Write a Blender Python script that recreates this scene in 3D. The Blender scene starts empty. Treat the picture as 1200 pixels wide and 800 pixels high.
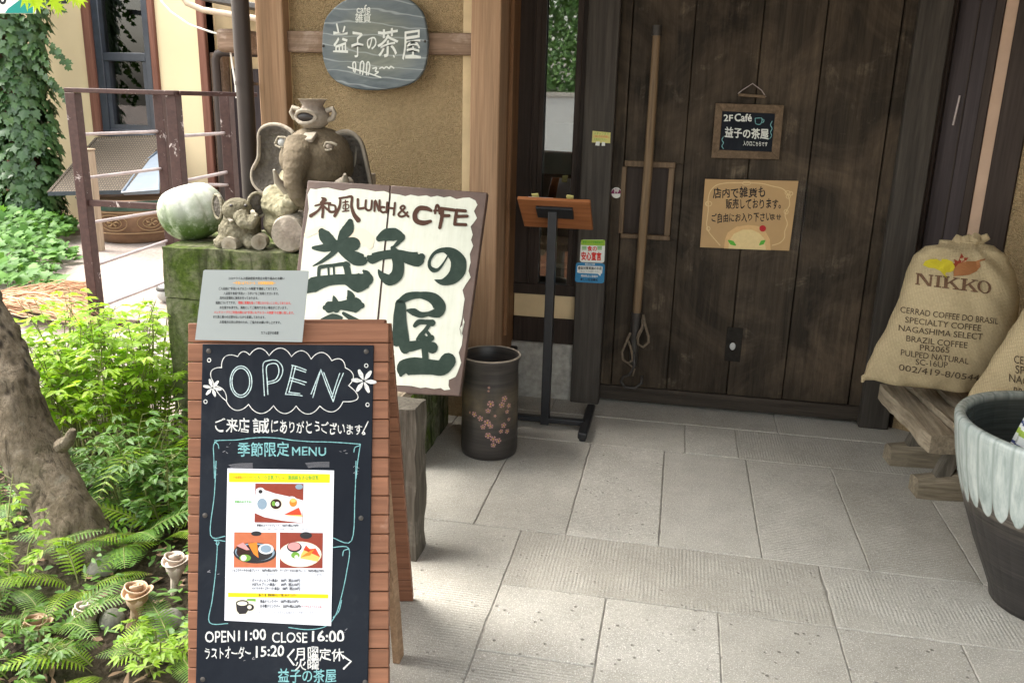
import bpy, bmesh, math, random
from mathutils import Vector, Matrix, Quaternion, noise, geometry

R = math.radians
S = bpy.context.scene
COL = S.collection
random.seed(7)

# ------------------------------------------------------------------ camera
CAM_H = 1.5
YAW, PITCH, ROLL, FPX = R(-10.7507), R(15.923), R(-1.5167), 998.3
def cam_axes():
    cy, sy = math.cos(YAW), math.sin(YAW); cp, sp = math.cos(PITCH), math.sin(PITCH)
    cr, sr = math.cos(ROLL), math.sin(ROLL)
    f = Vector((sy*cp, cy*cp, -sp)); rt = Vector((cy, -sy, 0)); dn = f.cross(rt)
    return rt*cr + dn*sr, -rt*sr + dn*cr, f
CX, CY_, CF = cam_axes()
EYE = Vector((0, 0, CAM_H))
cam_data = bpy.data.cameras.new('camera')
cam = bpy.data.objects.new('camera', cam_data); COL.objects.link(cam)
mw = Matrix((CX, -CY_, -CF)).transposed().to_4x4(); mw.translation = EYE
cam.matrix_world = mw
cam_data.sensor_fit = 'HORIZONTAL'; cam_data.sensor_width = 36.0
cam_data.lens = FPX/1200*36.0
cam_data.clip_start = 0.05; cam_data.clip_end = 400
S.camera = cam

# ------------------------------------------------------------------ light
SUN_DIR = Vector((-1.0, 0.12, 1.7)).normalized()      # towards the sun: over the garden on the left
world = bpy.data.worlds.new('World'); S.world = world; world.use_nodes = True
wn = world.node_tree.nodes; wl = world.node_tree.links
sky = wn.new('ShaderNodeTexSky'); sky.sky_type = 'NISHITA'; sky.sun_disc = False
sky.sun_elevation = math.asin(SUN_DIR.z); sky.sun_rotation = math.atan2(SUN_DIR.x, SUN_DIR.y)
sky.air_density = 1.4; sky.dust_density = 4.0; sky.ozone_density = 1.0
bg = wn['Background']; bg.inputs['Strength'].default_value = 0.15
hs = wn.new('ShaderNodeHueSaturation'); hs.inputs['Saturation'].default_value = 0.35      # hazy, mostly overcast sky
tint = wn.new('ShaderNodeMix'); tint.data_type = 'RGBA'; tint.blend_type = 'MULTIPLY'; tint.inputs[0].default_value = 1.0
tint.inputs[7].default_value = (1.03, 1.0, 0.94, 1)
wl.new(sky.outputs[0], hs.inputs['Color']); wl.new(hs.outputs[0], tint.inputs[6]); wl.new(tint.outputs[2], bg.inputs['Color'])
sun_data = bpy.data.lights.new('sun', 'SUN'); sun_data.energy = 0.8; sun_data.angle = R(34)
sun_data.color = (1.0, 0.98, 0.945)
sun = bpy.data.objects.new('sun', sun_data); COL.objects.link(sun)
sun.rotation_euler = (-SUN_DIR).to_track_quat('-Z', 'Y').to_euler()
S.view_settings.view_transform = 'Standard'; S.view_settings.look = 'None'
S.view_settings.gamma = 1.0; S.view_settings.use_curve_mapping = False
S.view_settings.exposure = 2.5
try:
    S.cycles.max_bounces = 8; S.cycles.diffuse_bounces = 5; S.cycles.use_denoising = True
except Exception: pass

# ------------------------------------------------------------------ measuring helpers (photo pixel + a real plane -> point in the place)
def ray(px, py): return CX*((px-600)/FPX) + CY_*((py-400)/FPX) + CF
def onZ(px, py, z=0.0):
    d = ray(px, py); return EYE + d*((z-CAM_H)/d.z)
def onY(px, py, y):
    d = ray(px, py); return EYE + d*(y/d.y)
def onD(px, py, dist): return EYE + ray(px, py)*dist
class Fr:
    """a plane in the place: origin, two axes in it, normal towards the viewer's side"""
    def __init__(s, o, u, v):
        s.o = Vector(o); s.u = Vector(u).normalized(); n = s.u.cross(Vector(v)).normalized()
        s.n = n; s.v = n.cross(s.u)
    def at(s, px, py):
        d = ray(px, py); t = (s.o-EYE).dot(s.n)/d.dot(s.n); q = EYE + d*t - s.o
        return Vector((q.dot(s.u), q.dot(s.v)))
    def mat(s):
        m = Matrix((s.u, s.v, s.n)).transposed().to_4x4(); m.translation = s.o; return m
    def world(s, a, b, z=0): return s.o + s.u*a + s.v*b + s.n*z

# ------------------------------------------------------------------ mesh builder
class MB:
    def __init__(s): s.v = []; s.f = []; s.m = []; s.uvs = None
    def add(s, vs, fs, mi=0):
        b = len(s.v); s.v += [tuple(p) for p in vs]
        for f in fs: s.f.append(tuple(b+i for i in f)); s.m.append(mi)
        return s
    def box(s, x0, x1, y0, y1, z0, z1, mi=0, jit=0.0):
        r = (lambda: random.uniform(-jit, jit)) if jit else (lambda: 0)
        vs = [(x+r(), y+r(), z+r()) for z in (z0, z1) for y in (y0, y1) for x in (x0, x1)]
        return s.add(vs, [(0,2,3,1),(4,5,7,6),(0,1,5,4),(2,6,7,3),(0,4,6,2),(1,3,7,5)], mi)
    def obox(s, c, ax, ay, az, hx, hy, hz, mi=0):
        c = Vector(c); ax, ay, az = Vector(ax).normalized(), Vector(ay).normalized(), Vector(az).normalized()
        vs = [c+ax*hx*i+ay*hy*j+az*hz*k for k in (-1,1) for j in (-1,1) for i in (-1,1)]
        return s.add(vs, [(0,2,3,1),(4,5,7,6),(0,1,5,4),(2,6,7,3),(0,4,6,2),(1,3,7,5)], mi)
    def bar(s, p, q, w, h, up=(0,0,1), mi=0):
        p, q = Vector(p), Vector(q); az = (q-p); L = az.length; az.normalize()
        ax = az.cross(Vector(up))
        if ax.length < 1e-4: ax = az.cross(Vector((0,1,0)))
        ax.normalize(); ay = ax.cross(az)
        return s.obox((p+q)/2, ax, ay, az, w/2, h/2, L/2, mi)
    def prism(s, pts, z0, z1, mi=0):
        n = len(pts); vs = [(p[0], p[1], z0) for p in pts]+[(p[0], p[1], z1) for p in pts]
        fs = [tuple(range(n-1, -1, -1)), tuple(range(n, 2*n))]
        fs += [(i, (i+1) % n, n+(i+1) % n, n+i) for i in range(n)]
        return s.add(vs, fs, mi)
    def poly(s, pts, z, mi=0):
        P = [Vector((p[0], p[1], 0)) for p in pts]
        tr = geometry.tessellate_polygon([P])
        fs = []
        for t in tr:
            a, b, c = (P[i] for i in t)
            fs.append(t if (b-a).cross(c-a).z > 0 else (t[0], t[2], t[1]))
        return s.add([(p[0], p[1], z) for p in pts], fs, mi)
    def tube(s, pts, rad, n=10, mi=0, caps=True, ell=1.0):
        pts = [Vector(p) for p in pts]; k = len(pts)
        rad = [rad]*k if isinstance(rad, (int, float)) else list(rad)
        t0 = (pts[1]-pts[0]).normalized()
        ref = Vector((0,0,1)) if abs(t0.z) < 0.9 else Vector((1,0,0))
        a = t0.cross(ref).normalized(); vs = []
        for i, p in enumerate(pts):
            t = (pts[min(i+1, k-1)]-pts[max(i-1, 0)]).normalized()
            a = (a - t*a.dot(t)).normalized(); b = t.cross(a)
            for j in range(n):
                w = 2*math.pi*j/n; vs.append(p + a*math.cos(w)*rad[i] + b*math.sin(w)*rad[i]*ell)
        fs = [(i*n+j, i*n+(j+1) % n, (i+1)*n+(j+1) % n, (i+1)*n+j) for i in range(k-1) for j in range(n)]
        if caps: fs += [tuple(range(n-1, -1, -1)), tuple((k-1)*n+j for j in range(n))]
        return s.add(vs, fs, mi)
    def lathe(s, prof, n=48, c=(0,0,0), mi=0, wob=None):
        vs = []; k = len(prof)
        for (r, z) in prof:
            for j in range(n):
                w = 2*math.pi*j/n; rr = r if wob is None else r*wob(w, z)
                vs.append((c[0]+rr*math.cos(w), c[1]+rr*math.sin(w), c[2]+z))
        fs = [(i*n+j, i*n+(j+1) % n, (i+1)*n+(j+1) % n, (i+1)*n+j) for i in range(k-1) for j in range(n)]
        if prof[0][0] > 1e-6: fs.append(tuple(range(n-1, -1, -1)))
        return s.add(vs, fs, mi)
    def ell(s, c, r, rot=None, n=14, mi=0):
        c = Vector(c); q = rot if rot is not None else Matrix.Identity(3); vs = []
        for i in range(n+1):
            t = math.pi*i/n
            for j in range(2*n):
                w = math.pi*j/n
                vs.append(c + q @ Vector((r[0]*math.sin(t)*math.cos(w), r[1]*math.sin(t)*math.sin(w), -r[2]*math.cos(t))))
        m = 2*n
        fs = [(i*m+j, i*m+(j+1) % m, (i+1)*m+(j+1) % m, (i+1)*m+j) for i in range(n) for j in range(m)]
        return s.add(vs, fs, mi)
    def ribbon(s, pts, wid, z=0.0, dz=0.00012, mi=0, smooth=True, sub=5):
        """flat brush stroke along 2D points with a width per point"""
        P = [Vector((p[0], p[1])) for p in pts]
        W = [wid]*len(P) if isinstance(wid, (int, float)) else list(wid)
        if smooth and len(P) > 2:
            Q = []; V = []
            for i in range(len(P)-1):
                p0 = P[max(i-1, 0)]; p1 = P[i]; p2 = P[i+1]; p3 = P[min(i+2, len(P)-1)]
                for k in range(sub):
                    t = k/sub
                    Q.append(0.5*((2*p1)+(p2-p0)*t+(2*p0-5*p1+4*p2-p3)*t*t+(3*p1-p0-3*p2+p3)*t**3))
                    V.append(W[i]*(1-t)+W[i+1]*t)
            Q.append(P[-1]); V.append(W[-1]); P, W = Q, V
        n = len(P); L = []; Rr = []
        for i in range(n):
            t = P[min(i+1, n-1)]-P[max(i-1, 0)]
            if t.length < 1e-9: t = Vector((1, 0))
            t.normalize(); nn = Vector((-t.y, t.x))*W[i]/2; zz = z + dz*i/max(1, n-1)
            L.append((P[i].x+nn.x, P[i].y+nn.y, zz)); Rr.append((P[i].x-nn.x, P[i].y-nn.y, zz))
        s.add(L+Rr, [(n+i, n+i+1, i+1, i) for i in range(n-1)], mi)
        for (e, d) in ((0, -1), (n-1, 1)):                     # rounded ends
            t = (P[min(e+1, n-1)]-P[max(e-1, 0)])
            if t.length < 1e-9: continue
            t.normalize(); t *= d; nn = Vector((-t.y, t.x)); zz = z + (0 if e == 0 else dz)
            vs = [(P[e].x+(nn.x*math.cos(a)+t.x*math.sin(a))*W[e]/2, P[e].y+(nn.y*math.cos(a)+t.y*math.sin(a))*W[e]/2, zz)
                  for a in [math.pi*k/6 for k in range(7)]]
            s.add(vs, [tuple(range(6, -1, -1))], mi)
        return s
    def xf(s, m):
        s.v = [tuple(m @ Vector(p)) for p in s.v]; return s
    def warp(s, fn):
        s.v = [tuple(fn(Vector(p))) for p in s.v]; return s

WM = {}
def wmat(o): return WM.get(o.name, Matrix.Identity(4))
def add_obj(o, parent=None, m=None):
    COL.objects.link(o)
    if parent is not None: o.parent = parent
    if m is not None: o.matrix_local = m if parent is not None else m
    WM[o.name] = (wmat(parent) if parent is not None else Matrix.Identity(4)) @ (m if m is not None else Matrix.Identity(4))
    return o
def thing(name, label, cat, m=None, loc=None, rz=0, group=None):
    o = bpy.data.objects.new(name, None); o.empty_display_size = 0.1
    if m is None: m = Matrix.Translation(Vector(loc or (0,0,0))) @ Matrix.Rotation(rz, 4, 'Z')
    add_obj(o, None, Matrix.Identity(4)); o.matrix_basis = m; WM[o.name] = m.copy()
    o['label'] = label; o['category'] = cat
    if group: o['group'] = group
    return o
def tag(o, label, cat, group=None, kind=None):
    if label: o['label'] = label
    if cat: o['category'] = cat
    if group: o['group'] = group
    if kind: o['kind'] = kind
    return o
def part(name, mb, mats, parent=None, world=False, smooth=40, bevel=0, seg=2, label=None):
    """one mesh object; world=True: the builder holds place coordinates and is brought into the parent's frame"""
    if not isinstance(mats, (list, tuple)): mats = [mats]
    vs = mb.v
    if world and parent is not None:
        inv = wmat(parent).inverted(); vs = [tuple(inv @ Vector(p)) for p in vs]
    me = bpy.data.meshes.new(name); me.from_pydata(vs, [], mb.f)
    for m in mats: me.materials.append(m)
    if len(mats) > 1: me.polygons.foreach_set('material_index', mb.m)
    if smooth:
        me.shade_smooth()
        if smooth < 180: me.set_sharp_from_angle(angle=R(smooth))
    me.update()
    o = bpy.data.objects.new(name, me); add_obj(o, parent, Matrix.Identity(4))
    if bevel:
        b = o.modifiers.new('bevel', 'BEVEL'); b.width = bevel; b.segments = seg; b.limit_method = 'ANGLE'; b.angle_limit = R(35)
    if label: o['label'] = label
    return o
def struct(name, mb, mats, **k):
    o = part(name, mb, mats, **k); o['kind'] = 'structure'; return o
def blob(name, mb, mats, parent, voxel=0.008, it=6, fac=0.6, world=False, disp=None, label=None):
    """fuse overlapping solids into one continuous skin"""
    t = part('tmp', mb, mats, None, smooth=0)
    r = t.modifiers.new('r', 'REMESH'); r.mode = 'VOXEL'; r.voxel_size = voxel
    s_ = t.modifiers.new('s', 'SMOOTH'); s_.iterations = it; s_.factor = fac
    dg = bpy.context.evaluated_depsgraph_get(); dg.update()
    me = bpy.data.meshes.new_from_object(t.evaluated_get(dg)); bpy.data.objects.remove(t)
    if disp:
        for v in me.vertices: v.co = v.co + v.normal*disp(v.co)
    if world and parent is not None: me.transform(wmat(parent).inverted())
    me.shade_smooth(); me.name = name
    if not me.materials:
        for m in (mats if isinstance(mats, (list, tuple)) else [mats]): me.materials.append(m)
    o = bpy.data.objects.new(name, me); add_obj(o, parent, Matrix.Identity(4))
    if label: o['label'] = label
    return o

# ------------------------------------------------------------------ lettering
_tc = {}
def glyphs(s, bold=0.0, shear=0.0, res=3):
    k = (s, bold, shear, res)
    if k in _tc: return _tc[k]
    cu = bpy.data.curves.new('txt', 'FONT'); cu.body = s; cu.size = 1.0; cu.offset = bold; cu.shear = shear
    cu.resolution_u = res; cu.fill_mode = 'FRONT' if hasattr(cu, 'fill_mode') else cu.fill_mode
    o = bpy.data.objects.new('txt', cu); COL.objects.link(o)
    dg = bpy.context.evaluated_depsgraph_get(); dg.update()
    me = bpy.data.meshes.new_from_object(o.evaluated_get(dg))
    vs = [(v.co.x, v.co.y) for v in me.vertices]; fs = [tuple(p.vertices) for p in me.polygons]
    bpy.data.objects.remove(o); bpy.data.curves.remove(cu); bpy.data.meshes.remove(me)
    out = []
    for f in fs:
        a, b, c = vs[f[0]], vs[f[1]], vs[f[2]]
        out.append(f if (b[0]-a[0])*(c[1]-a[1])-(b[1]-a[1])*(c[0]-a[0]) > 0 else tuple(reversed(f)))
    _tc[k] = (vs, out); return _tc[k]
def text(mb, fr, s, p0, p1, h, z=0.0006, bold=0.0, wob=0.0, mi=0, shear=0.0, res=3):
    """write s along the baseline between two photo pixels on the plane fr, letter height h pixels"""
    cjk = True
    vs, fs = glyphs(s, 0.0 if cjk else bold, shear, res)
    if not vs: return mb
    xs = [v[0] for v in vs]; ys = [v[1] for v in vs]; x0, x1 = min(xs), max(xs); y0, y1 = min(ys), max(ys)
    a = fr.at(*p0); b = fr.at(*p1); c = fr.at((p0[0]+p1[0])/2, (p0[1]+p1[1])/2-h)
    d = b-a; up = c-(a+b)/2; sx = random.uniform(0, 50)
    offs = [(0, 0)] if not cjk or bold == 0 else [(-bold, 0), (bold, 0), (0, bold), (0, -bold), (bold*.7, bold*.7), (-bold*.7, -bold*.7), (bold*.7, -bold*.7), (-bold*.7, bold*.7)]
    for k, (ox, oy) in enumerate(offs):
        out = []
        for (x, y) in vs:
            u = (x-x0)/max(1e-6, x1-x0); v = (y-y0)/max(1e-6, y1-y0)
            if wob:
                u += wob*0.035*noise.noise((x*1.3+sx, y*1.1, 1))/max(1, len(s)*.35); v += wob*0.22*noise.noise((x*1.1+sx, y*1.6, 7))
            u += ox*.8/max(.3, x1-x0); v += oy*.8/max(.3, y1-y0)
            p = a + d*u + up*v
            out.append((p.x, p.y, z+k*.00003))
        mb.add(out, fs, mi)
    return mb
def stroke(mb, fr, pts, w, z=0.0006, mi=0, smooth=True, dz=0.00012):
    """brush stroke through photo pixels on the plane fr; width(s) in pixels"""
    q = [fr.at(*p) for p in pts]
    c = pts[len(pts)//2]; k = (fr.at(c[0]+5, c[1])-fr.at(c[0]-5, c[1])).length/10
    W = w*k if isinstance(w, (int, float)) else [x*k for x in w]
    stroke.n = getattr(stroke, 'n', 0)+1
    return mb.ribbon(q, W, z + (stroke.n % 12)*0.00004, dz=dz, mi=mi, smooth=smooth)
# ------------------------------------------------------------------ materials
class NT:
    def __init__(s, name):
        s.m = bpy.data.materials.new(name); s.m.use_nodes = True
        s.t = s.m.node_tree; s.n = s.t.nodes; s.bs = s.n['Principled BSDF']; s.out = s.n['Material Output']
    def new(s, kind, **k):
        o = s.n.new('ShaderNode'+kind)
        for a, b in k.items(): setattr(o, a, b)
        return o
    def set(s, sock, v):
        if hasattr(v, 'outputs'): v = v.outputs[0]
        if isinstance(v, bpy.types.NodeSocket): s.t.links.new(v, sock)
        else:
            if isinstance(v, tuple) and len(v) == 3 and sock.type == 'RGBA': v = (*v, 1)
            sock.default_value = v
    def p(s, **k):
        for a, v in k.items(): s.set(s.bs.inputs[a.replace('_', ' ')], v)
        return s
    def coord(s, scale=(1,1,1), rot=(0,0,0), loc=(0,0,0), kind='Object'):
        tc = s.new('TexCoord'); mp = s.new('Mapping')
        s.t.links.new(tc.outputs[kind], mp.inputs[0])
        mp.inputs['Scale'].default_value = scale; mp.inputs['Rotation'].default_value = rot; mp.inputs['Location'].default_value = loc
        return mp.outputs[0]
    def noise(s, v, scale, detail=6, rough=0.6, dist=0.0):
        o = s.new('TexNoise'); s.set(o.inputs['Vector'], v); o.inputs['Scale'].default_value = scale
        o.inputs['Detail'].default_value = detail; o.inputs['Roughness'].default_value = rough; o.inputs['Distortion'].default_value = dist
        return o.outputs[0]
    def voro(s, v, scale, feature='F1', rand=1.0):
        o = s.new('TexVoronoi', feature=feature); s.set(o.inputs['Vector'], v); o.inputs['Scale'].default_value = scale
        o.inputs['Randomness'].default_value = rand
        return o.outputs['Distance']
    def wave(s, v, scale, dist=0, det=2, dscale=1, direction='X', prof='SIN'):
        o = s.new('TexWave', bands_direction=direction, wave_profile=prof); s.set(o.inputs['Vector'], v)
        o.inputs['Scale'].default_value = scale; o.inputs['Distortion'].default_value = dist
        o.inputs['Detail'].default_value = det; o.inputs['Detail Scale'].default_value = dscale
        return o.outputs['Fac']
    def ramp(s, f, stops):
        stops = sorted(stops, key=lambda q: q[0])
        o = s.new('ValToRGB'); s.set(o.inputs[0], f); e = o.color_ramp.elements
        while len(e) < len(stops): e.new(0.5)
        for i, (p, c) in enumerate(stops):
            e[i].position = p; e[i].color = (*c, 1) if len(c) == 3 else c
        return o.outputs[0]
    def fac(s, f, a, b): return s.ramp(f, [(a, (0,0,0)), (b, (1,1,1))])
    def mix(s, f, a, b, mode='MIX'):
        o = s.new('Mix', data_type='RGBA', blend_type=mode)
        s.set(o.inputs[0], f); s.set(o.inputs[6], a); s.set(o.inputs[7], b); return o.outputs[2]
    def math(s, op, a, b=0.0, c=0.0):
        o = s.new('Math', operation=op); s.set(o.inputs[0], a); s.set(o.inputs[1], b); s.set(o.inputs[2], c); return o.outputs[0]
    def bump(s, h, st=0.3, d=0.01, nrm=None):
        o = s.new('Bump'); o.inputs['Strength'].default_value = st; o.inputs['Distance'].default_value = d
        s.set(o.inputs['Height'], h)
        if nrm is not None: s.set(o.inputs['Normal'], nrm)
        return o.outputs[0]
    def sep(s, v):
        o = s.new('SeparateXYZ'); s.set(o.inputs[0], v); return o.outputs
    def island(s): return s.new('NewGeometry').outputs['Random Per Island']

def plain(name, c, rough=0.6, var=0.12, scale=12, bump=0.0, metallic=0.0, spec=0.5):
    n = NT(name); v = n.coord(); f = n.noise(v, scale, 5)
    d = tuple(max(0, x*(1-var)) for x in c); l = tuple(min(1, x*(1+var)) for x in c)
    n.p(Base_Color=n.ramp(f, [(0.3, d), (0.7, l)]), Roughness=n.ramp(n.noise(v, scale*0.6, 4), [(0.3, (rough*0.85,)*3), (0.7, (min(1, rough*1.15),)*3)]),
        Metallic=metallic, Specular_IOR_Level=spec)
    if bump: n.p(Normal=n.bump(n.noise(v, scale*5, 4), bump, 0.004))
    return n.m
def wood(name, dark, mid, light, axis='Z', s=9.0, rough=0.65, bump=0.35, stretch=0.05, worn=0.0, worncol=(0.3,0.27,0.22), spec=0.15, perisland=0.12, gs=1.0, blotch=0.0, bcol=(0.1,0.07,0.05)):
    n = NT(name); sc = [s, s, s]; sc['XYZ'.index(axis)] = s*stretch
    geo = n.island()
    off = n.new('CombineXYZ'); n.set(off.inputs[0], n.math('MULTIPLY', geo, 37.0)); n.set(off.inputs[1], n.math('MULTIPLY', geo, 91.0)); n.set(off.inputs[2], n.math('MULTIPLY', geo, 53.0))
    tc = n.new('TexCoord'); ad = n.new('VectorMath', operation='ADD')
    n.set(ad.inputs[0], tc.outputs['Object']); n.set(ad.inputs[1], off.outputs[0])
    mp = n.new('Mapping'); n.set(mp.inputs[0], ad.outputs[0]); mp.inputs['Scale'].default_value = sc; v = mp.outputs[0]
    big = n.noise(v, 0.9*gs, 5, 0.6, 1.2); ring = n.noise(v, 2.6*gs, 5, 0.55, 2.2); fib = n.noise(v, 7.0*gs, 6, 0.7, 0.2)
    col = n.ramp(big, [(0.25, dark), (0.5, mid), (0.78, light)])
    col = n.mix(0.45, col, n.ramp(ring, [(0.32, dark), (0.68, light)]))
    if blotch:
        bl = n.noise(tc.outputs['Object'], 2.3, 6, 0.65, 0.8); col = n.mix(n.math('MULTIPLY', n.fac(bl, 0.42, 0.72), blotch), col, bcol)
    col = n.mix(0.7, col, n.ramp(fib, [(0.25, (0.45,)*3), (0.75, (1.35,)*3)]), 'MULTIPLY')
    pi = n.ramp(geo, [(0, (1-perisland,)*3), (1, (1+perisland,)*3)])
    col = n.mix(1.0, col, pi, 'MULTIPLY')
    if worn:
        w = n.fac(n.noise(tc.outputs['Object'], 6.0, 8, 0.7, 0.4), 0.62-worn*0.25, 0.80-worn*0.2)
        w = n.math('MULTIPLY', w, n.fac(fib, 0.35, 0.65))
        col = n.mix(w, col, worncol)
    n.p(Base_Color=col, Roughness=n.ramp(fib, [(0.2, (min(1, rough*1.2),)*3), (0.8, (rough*0.8,)*3)]), Specular_IOR_Level=spec,
        Normal=n.bump(n.math('ADD', fib, n.math('MULTIPLY', ring, 0.35)), bump, 0.006))
    return n.m
def paper(name, c, var=0.03): return plain(name, c, 0.55, var, 8, 0.0)
def ink(name, c, mott=0.0, other=(0.1,0.1,0.1), rough=0.7, sc=60, spec=0.12):
    n = NT(name); v = n.coord(); f = n.noise(v, sc, 6, 0.75)
    n.p(Base_Color=n.mix(n.math('MULTIPLY', n.fac(f, 0.42, 0.68), mott), c, other) if mott else n.ramp(f, [(0.3, tuple(x*0.92 for x in c)), (0.7, tuple(min(1, x*1.06) for x in c))]), Roughness=rough, Specular_IOR_Level=spec)
    return n.m
def leafmat(name, dark, light, trans=0.45, rough=0.45, gloss=0.4):
    n = NT(name); g = n.island(); v = n.coord()
    col = n.ramp(g, [(0.0, dark), (0.55, tuple((a+b)/2 for a, b in zip(dark, light))), (1.0, light)])
    col = n.mix(0.35, col, n.ramp(n.noise(v, 14, 3), [(0.3, tuple(x*0.7 for x in dark)), (0.7, light)]))
    n.p(Base_Color=col, Roughness=rough, Specular_IOR_Level=gloss)
    tr = n.new('BsdfTranslucent'); n.set(tr.inputs[0], n.mix(1.0, col, (1.25, 1.3, 0.6), 'MULTIPLY'))
    mx = n.new('MixShader'); mx.inputs[0].default_value = trans
    n.t.links.new(n.bs.outputs[0], mx.inputs[1]); n.t.links.new(tr.outputs[0], mx.inputs[2]); n.t.links.new(mx.outputs[0], n.out.inputs[0])
    return n.m

M = {}
# --- stone paving: per slab tone and tooling come from the slab's own attribute (R tone, G groove direction, B pits)
def mk_floor():
    n = NT('paving_stone'); at = n.new('Attribute', attribute_name='slab'); rgb = n.sep(at.outputs['Vector'])
    v = n.coord(); fine = n.noise(v, 90, 6, 0.75); med = n.noise(v, 9, 5, 0.6); spk = n.noise(v, 260, 2, 0.5); blot = n.noise(v, 2.2, 4, 0.6)
    col = n.ramp(fine, [(0.25, (0.25, 0.245, 0.225)), (0.52, (0.44, 0.43, 0.40)), (0.8, (0.60, 0.59, 0.55))])
    col = n.mix(0.5, col, n.ramp(med, [(0.3, (0.36, 0.35, 0.32)), (0.7, (0.53, 0.515, 0.475))]))
    col = n.mix(n.fac(spk, 0.57, 0.66), col, (0.76, 0.75, 0.72))
    col = n.mix(0.35, col, n.ramp(blot, [(0.3, (0.72, 0.70, 0.66)), (0.7, (1.12, 1.12, 1.12))]), 'MULTIPLY')
    tone = n.ramp(rgb[0], [(0, (0.86, 0.85, 0.83)), (1, (1.10, 1.10, 1.10))]); col = n.mix(1.0, col, tone, 'MULTIPLY')
    dirt = n.noise(v, 1.1, 7, 0.7, 0.6); col = n.mix(n.math('MULTIPLY', n.fac(dirt, 0.48, 0.74), 0.28), col, (0.27, 0.25, 0.205))
    # pits
    pit = n.voro(n.coord(), 31); pitn = n.noise(v, 10, 4)
    pm = n.math('MULTIPLY', n.fac(pit, 0.20, 0.10), n.fac(pitn, 0.48, 0.56)); pm = n.math('MULTIPLY', pm, rgb[2])
    col = n.mix(n.math('MULTIPLY', pm, 0.72), col, (0.13, 0.12, 0.105))
    # chisel grooves across or along
    gx = n.mix(0.5, n.wave(n.coord((1, 0.3, 1)), 26.0, 2.6, 4, 1.6, 'X'), n.noise(n.coord((1, 0.10, 1)), 70, 3)); gy = n.mix(0.5, n.wave(n.coord((0.3, 1, 1)), 26.0, 2.6, 4, 1.6, 'Y'), n.noise(n.coord((0.10, 1, 1)), 70, 3))
    ga = n.fac(rgb[1], 0.70, 0.72); gb = n.math('MULTIPLY', n.fac(rgb[1], 0.30, 0.32), n.math('SUBTRACT', 1.0, ga))
    gr = n.math('ADD', n.math('MULTIPLY', gx, ga), n.math('MULTIPLY', gy, gb))
    fade = n.fac(n.noise(v, 5.0, 5, 0.7), 0.38, 0.60)
    gr = n.math('MULTIPLY', gr, fade)
    col = n.mix(n.math('MULTIPLY', n.math('POWER', gr, 2.5), 0.45), col, (0.66, 0.65, 0.615))
    col = n.mix(0.85, col, (0.94, 0.93, 0.90), 'MULTIPLY')
    h = n.math('ADD', n.math('MULTIPLY', fine, 0.5), n.math('MULTIPLY', gr, 0.65)); h = n.math('SUBTRACT', h, n.math('MULTIPLY', pm, 1.2))
    n.p(Base_Color=col, Roughness=0.72, Specular_IOR_Level=0.35, Normal=n.bump(h, 0.55, 0.006))
    return n.m
M['floor'] = mk_floor()
M['mortar'] = plain('mortar', (0.34, 0.325, 0.29), 0.95, 0.25, 30, 0.5)
def mk_stucco(name, c, s=150, bump=1.0, d=0.012):
    n = NT(name); v = n.coord(); a = n.voro(v, s); b = n.noise(v, s*0.55, 5, 0.7); c2 = n.noise(v, 3, 5, 0.6)
    col = n.ramp(b, [(0.25, tuple(x*0.72 for x in c)), (0.75, tuple(min(1, x*1.18) for x in c))])
    col = n.mix(0.5, col, n.ramp(c2, [(0.3, (0.74, 0.71, 0.66)), (0.7, (1.12, 1.12, 1.12))]), 'MULTIPLY'); sp = n.noise(v, s*1.4, 2, 0.5); col = n.mix(n.math('MULTIPLY', n.fac(sp, 0.58, 0.70), 0.6), col, tuple(x*0.45 for x in c))
    n.p(Base_Color=col, Roughness=0.95, Specular_IOR_Level=0.15, Normal=n.bump(n.math('ADD', n.math('SUBTRACT', 1.0, a), b), bump, d))
    return n.m
M['stucco'] = mk_stucco('coarse_stucco', (0.44, 0.325, 0.185), 150, 1.0, 0.008)
M['cream_edge'] = plain('cream_plaster', (0.60, 0.46, 0.27), 0.8, 0.1, 8)
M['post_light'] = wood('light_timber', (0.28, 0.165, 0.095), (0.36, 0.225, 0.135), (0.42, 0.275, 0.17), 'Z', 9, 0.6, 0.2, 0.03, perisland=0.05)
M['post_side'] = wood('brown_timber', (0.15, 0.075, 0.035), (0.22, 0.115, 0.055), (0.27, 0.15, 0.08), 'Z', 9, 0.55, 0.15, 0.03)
M['beam'] = wood('beam_timber', (0.15, 0.095, 0.06), (0.22, 0.145, 0.10), (0.31, 0.22, 0.16), 'X', 10, 0.8, 0.4, 0.05, 0.5, (0.52, 0.42, 0.35))
M['door'] = wood('old_door_wood', (0.015, 0.012, 0.0095), (0.030, 0.024, 0.018), (0.062, 0.047, 0.033), 'Z', 8, 0.55, 0.55, 0.06, 0.15, (0.20, 0.16, 0.115), 0.10, 0.32, blotch=0.8, bcol=(0.125, 0.092, 0.063))
M['doorx'] = wood('old_door_rail_wood', (0.022, 0.018, 0.014), (0.042, 0.034, 0.027), (0.075, 0.060, 0.047), 'X', 8, 0.55, 0.5, 0.06, 0.1, (0.16, 0.125, 0.09))
M['door_trim'] = wood('worn_trim_wood', (0.085, 0.055, 0.032), (0.14, 0.095, 0.058), (0.20, 0.14, 0.09), 'Z', 9, 0.5, 0.4, 0.06)
M['door_post'] = wood('grey_brown_post', (0.034, 0.030, 0.026), (0.058, 0.051, 0.044), (0.092, 0.080, 0.068), 'Z', 7, 0.6, 0.3, 0.05)
M['dark_frame'] = wood('dark_window_wood', (0.022, 0.015, 0.012), (0.036, 0.025, 0.020), (0.052, 0.037, 0.030), 'Z', 9, 0.45, 0.2, 0.05)
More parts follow.
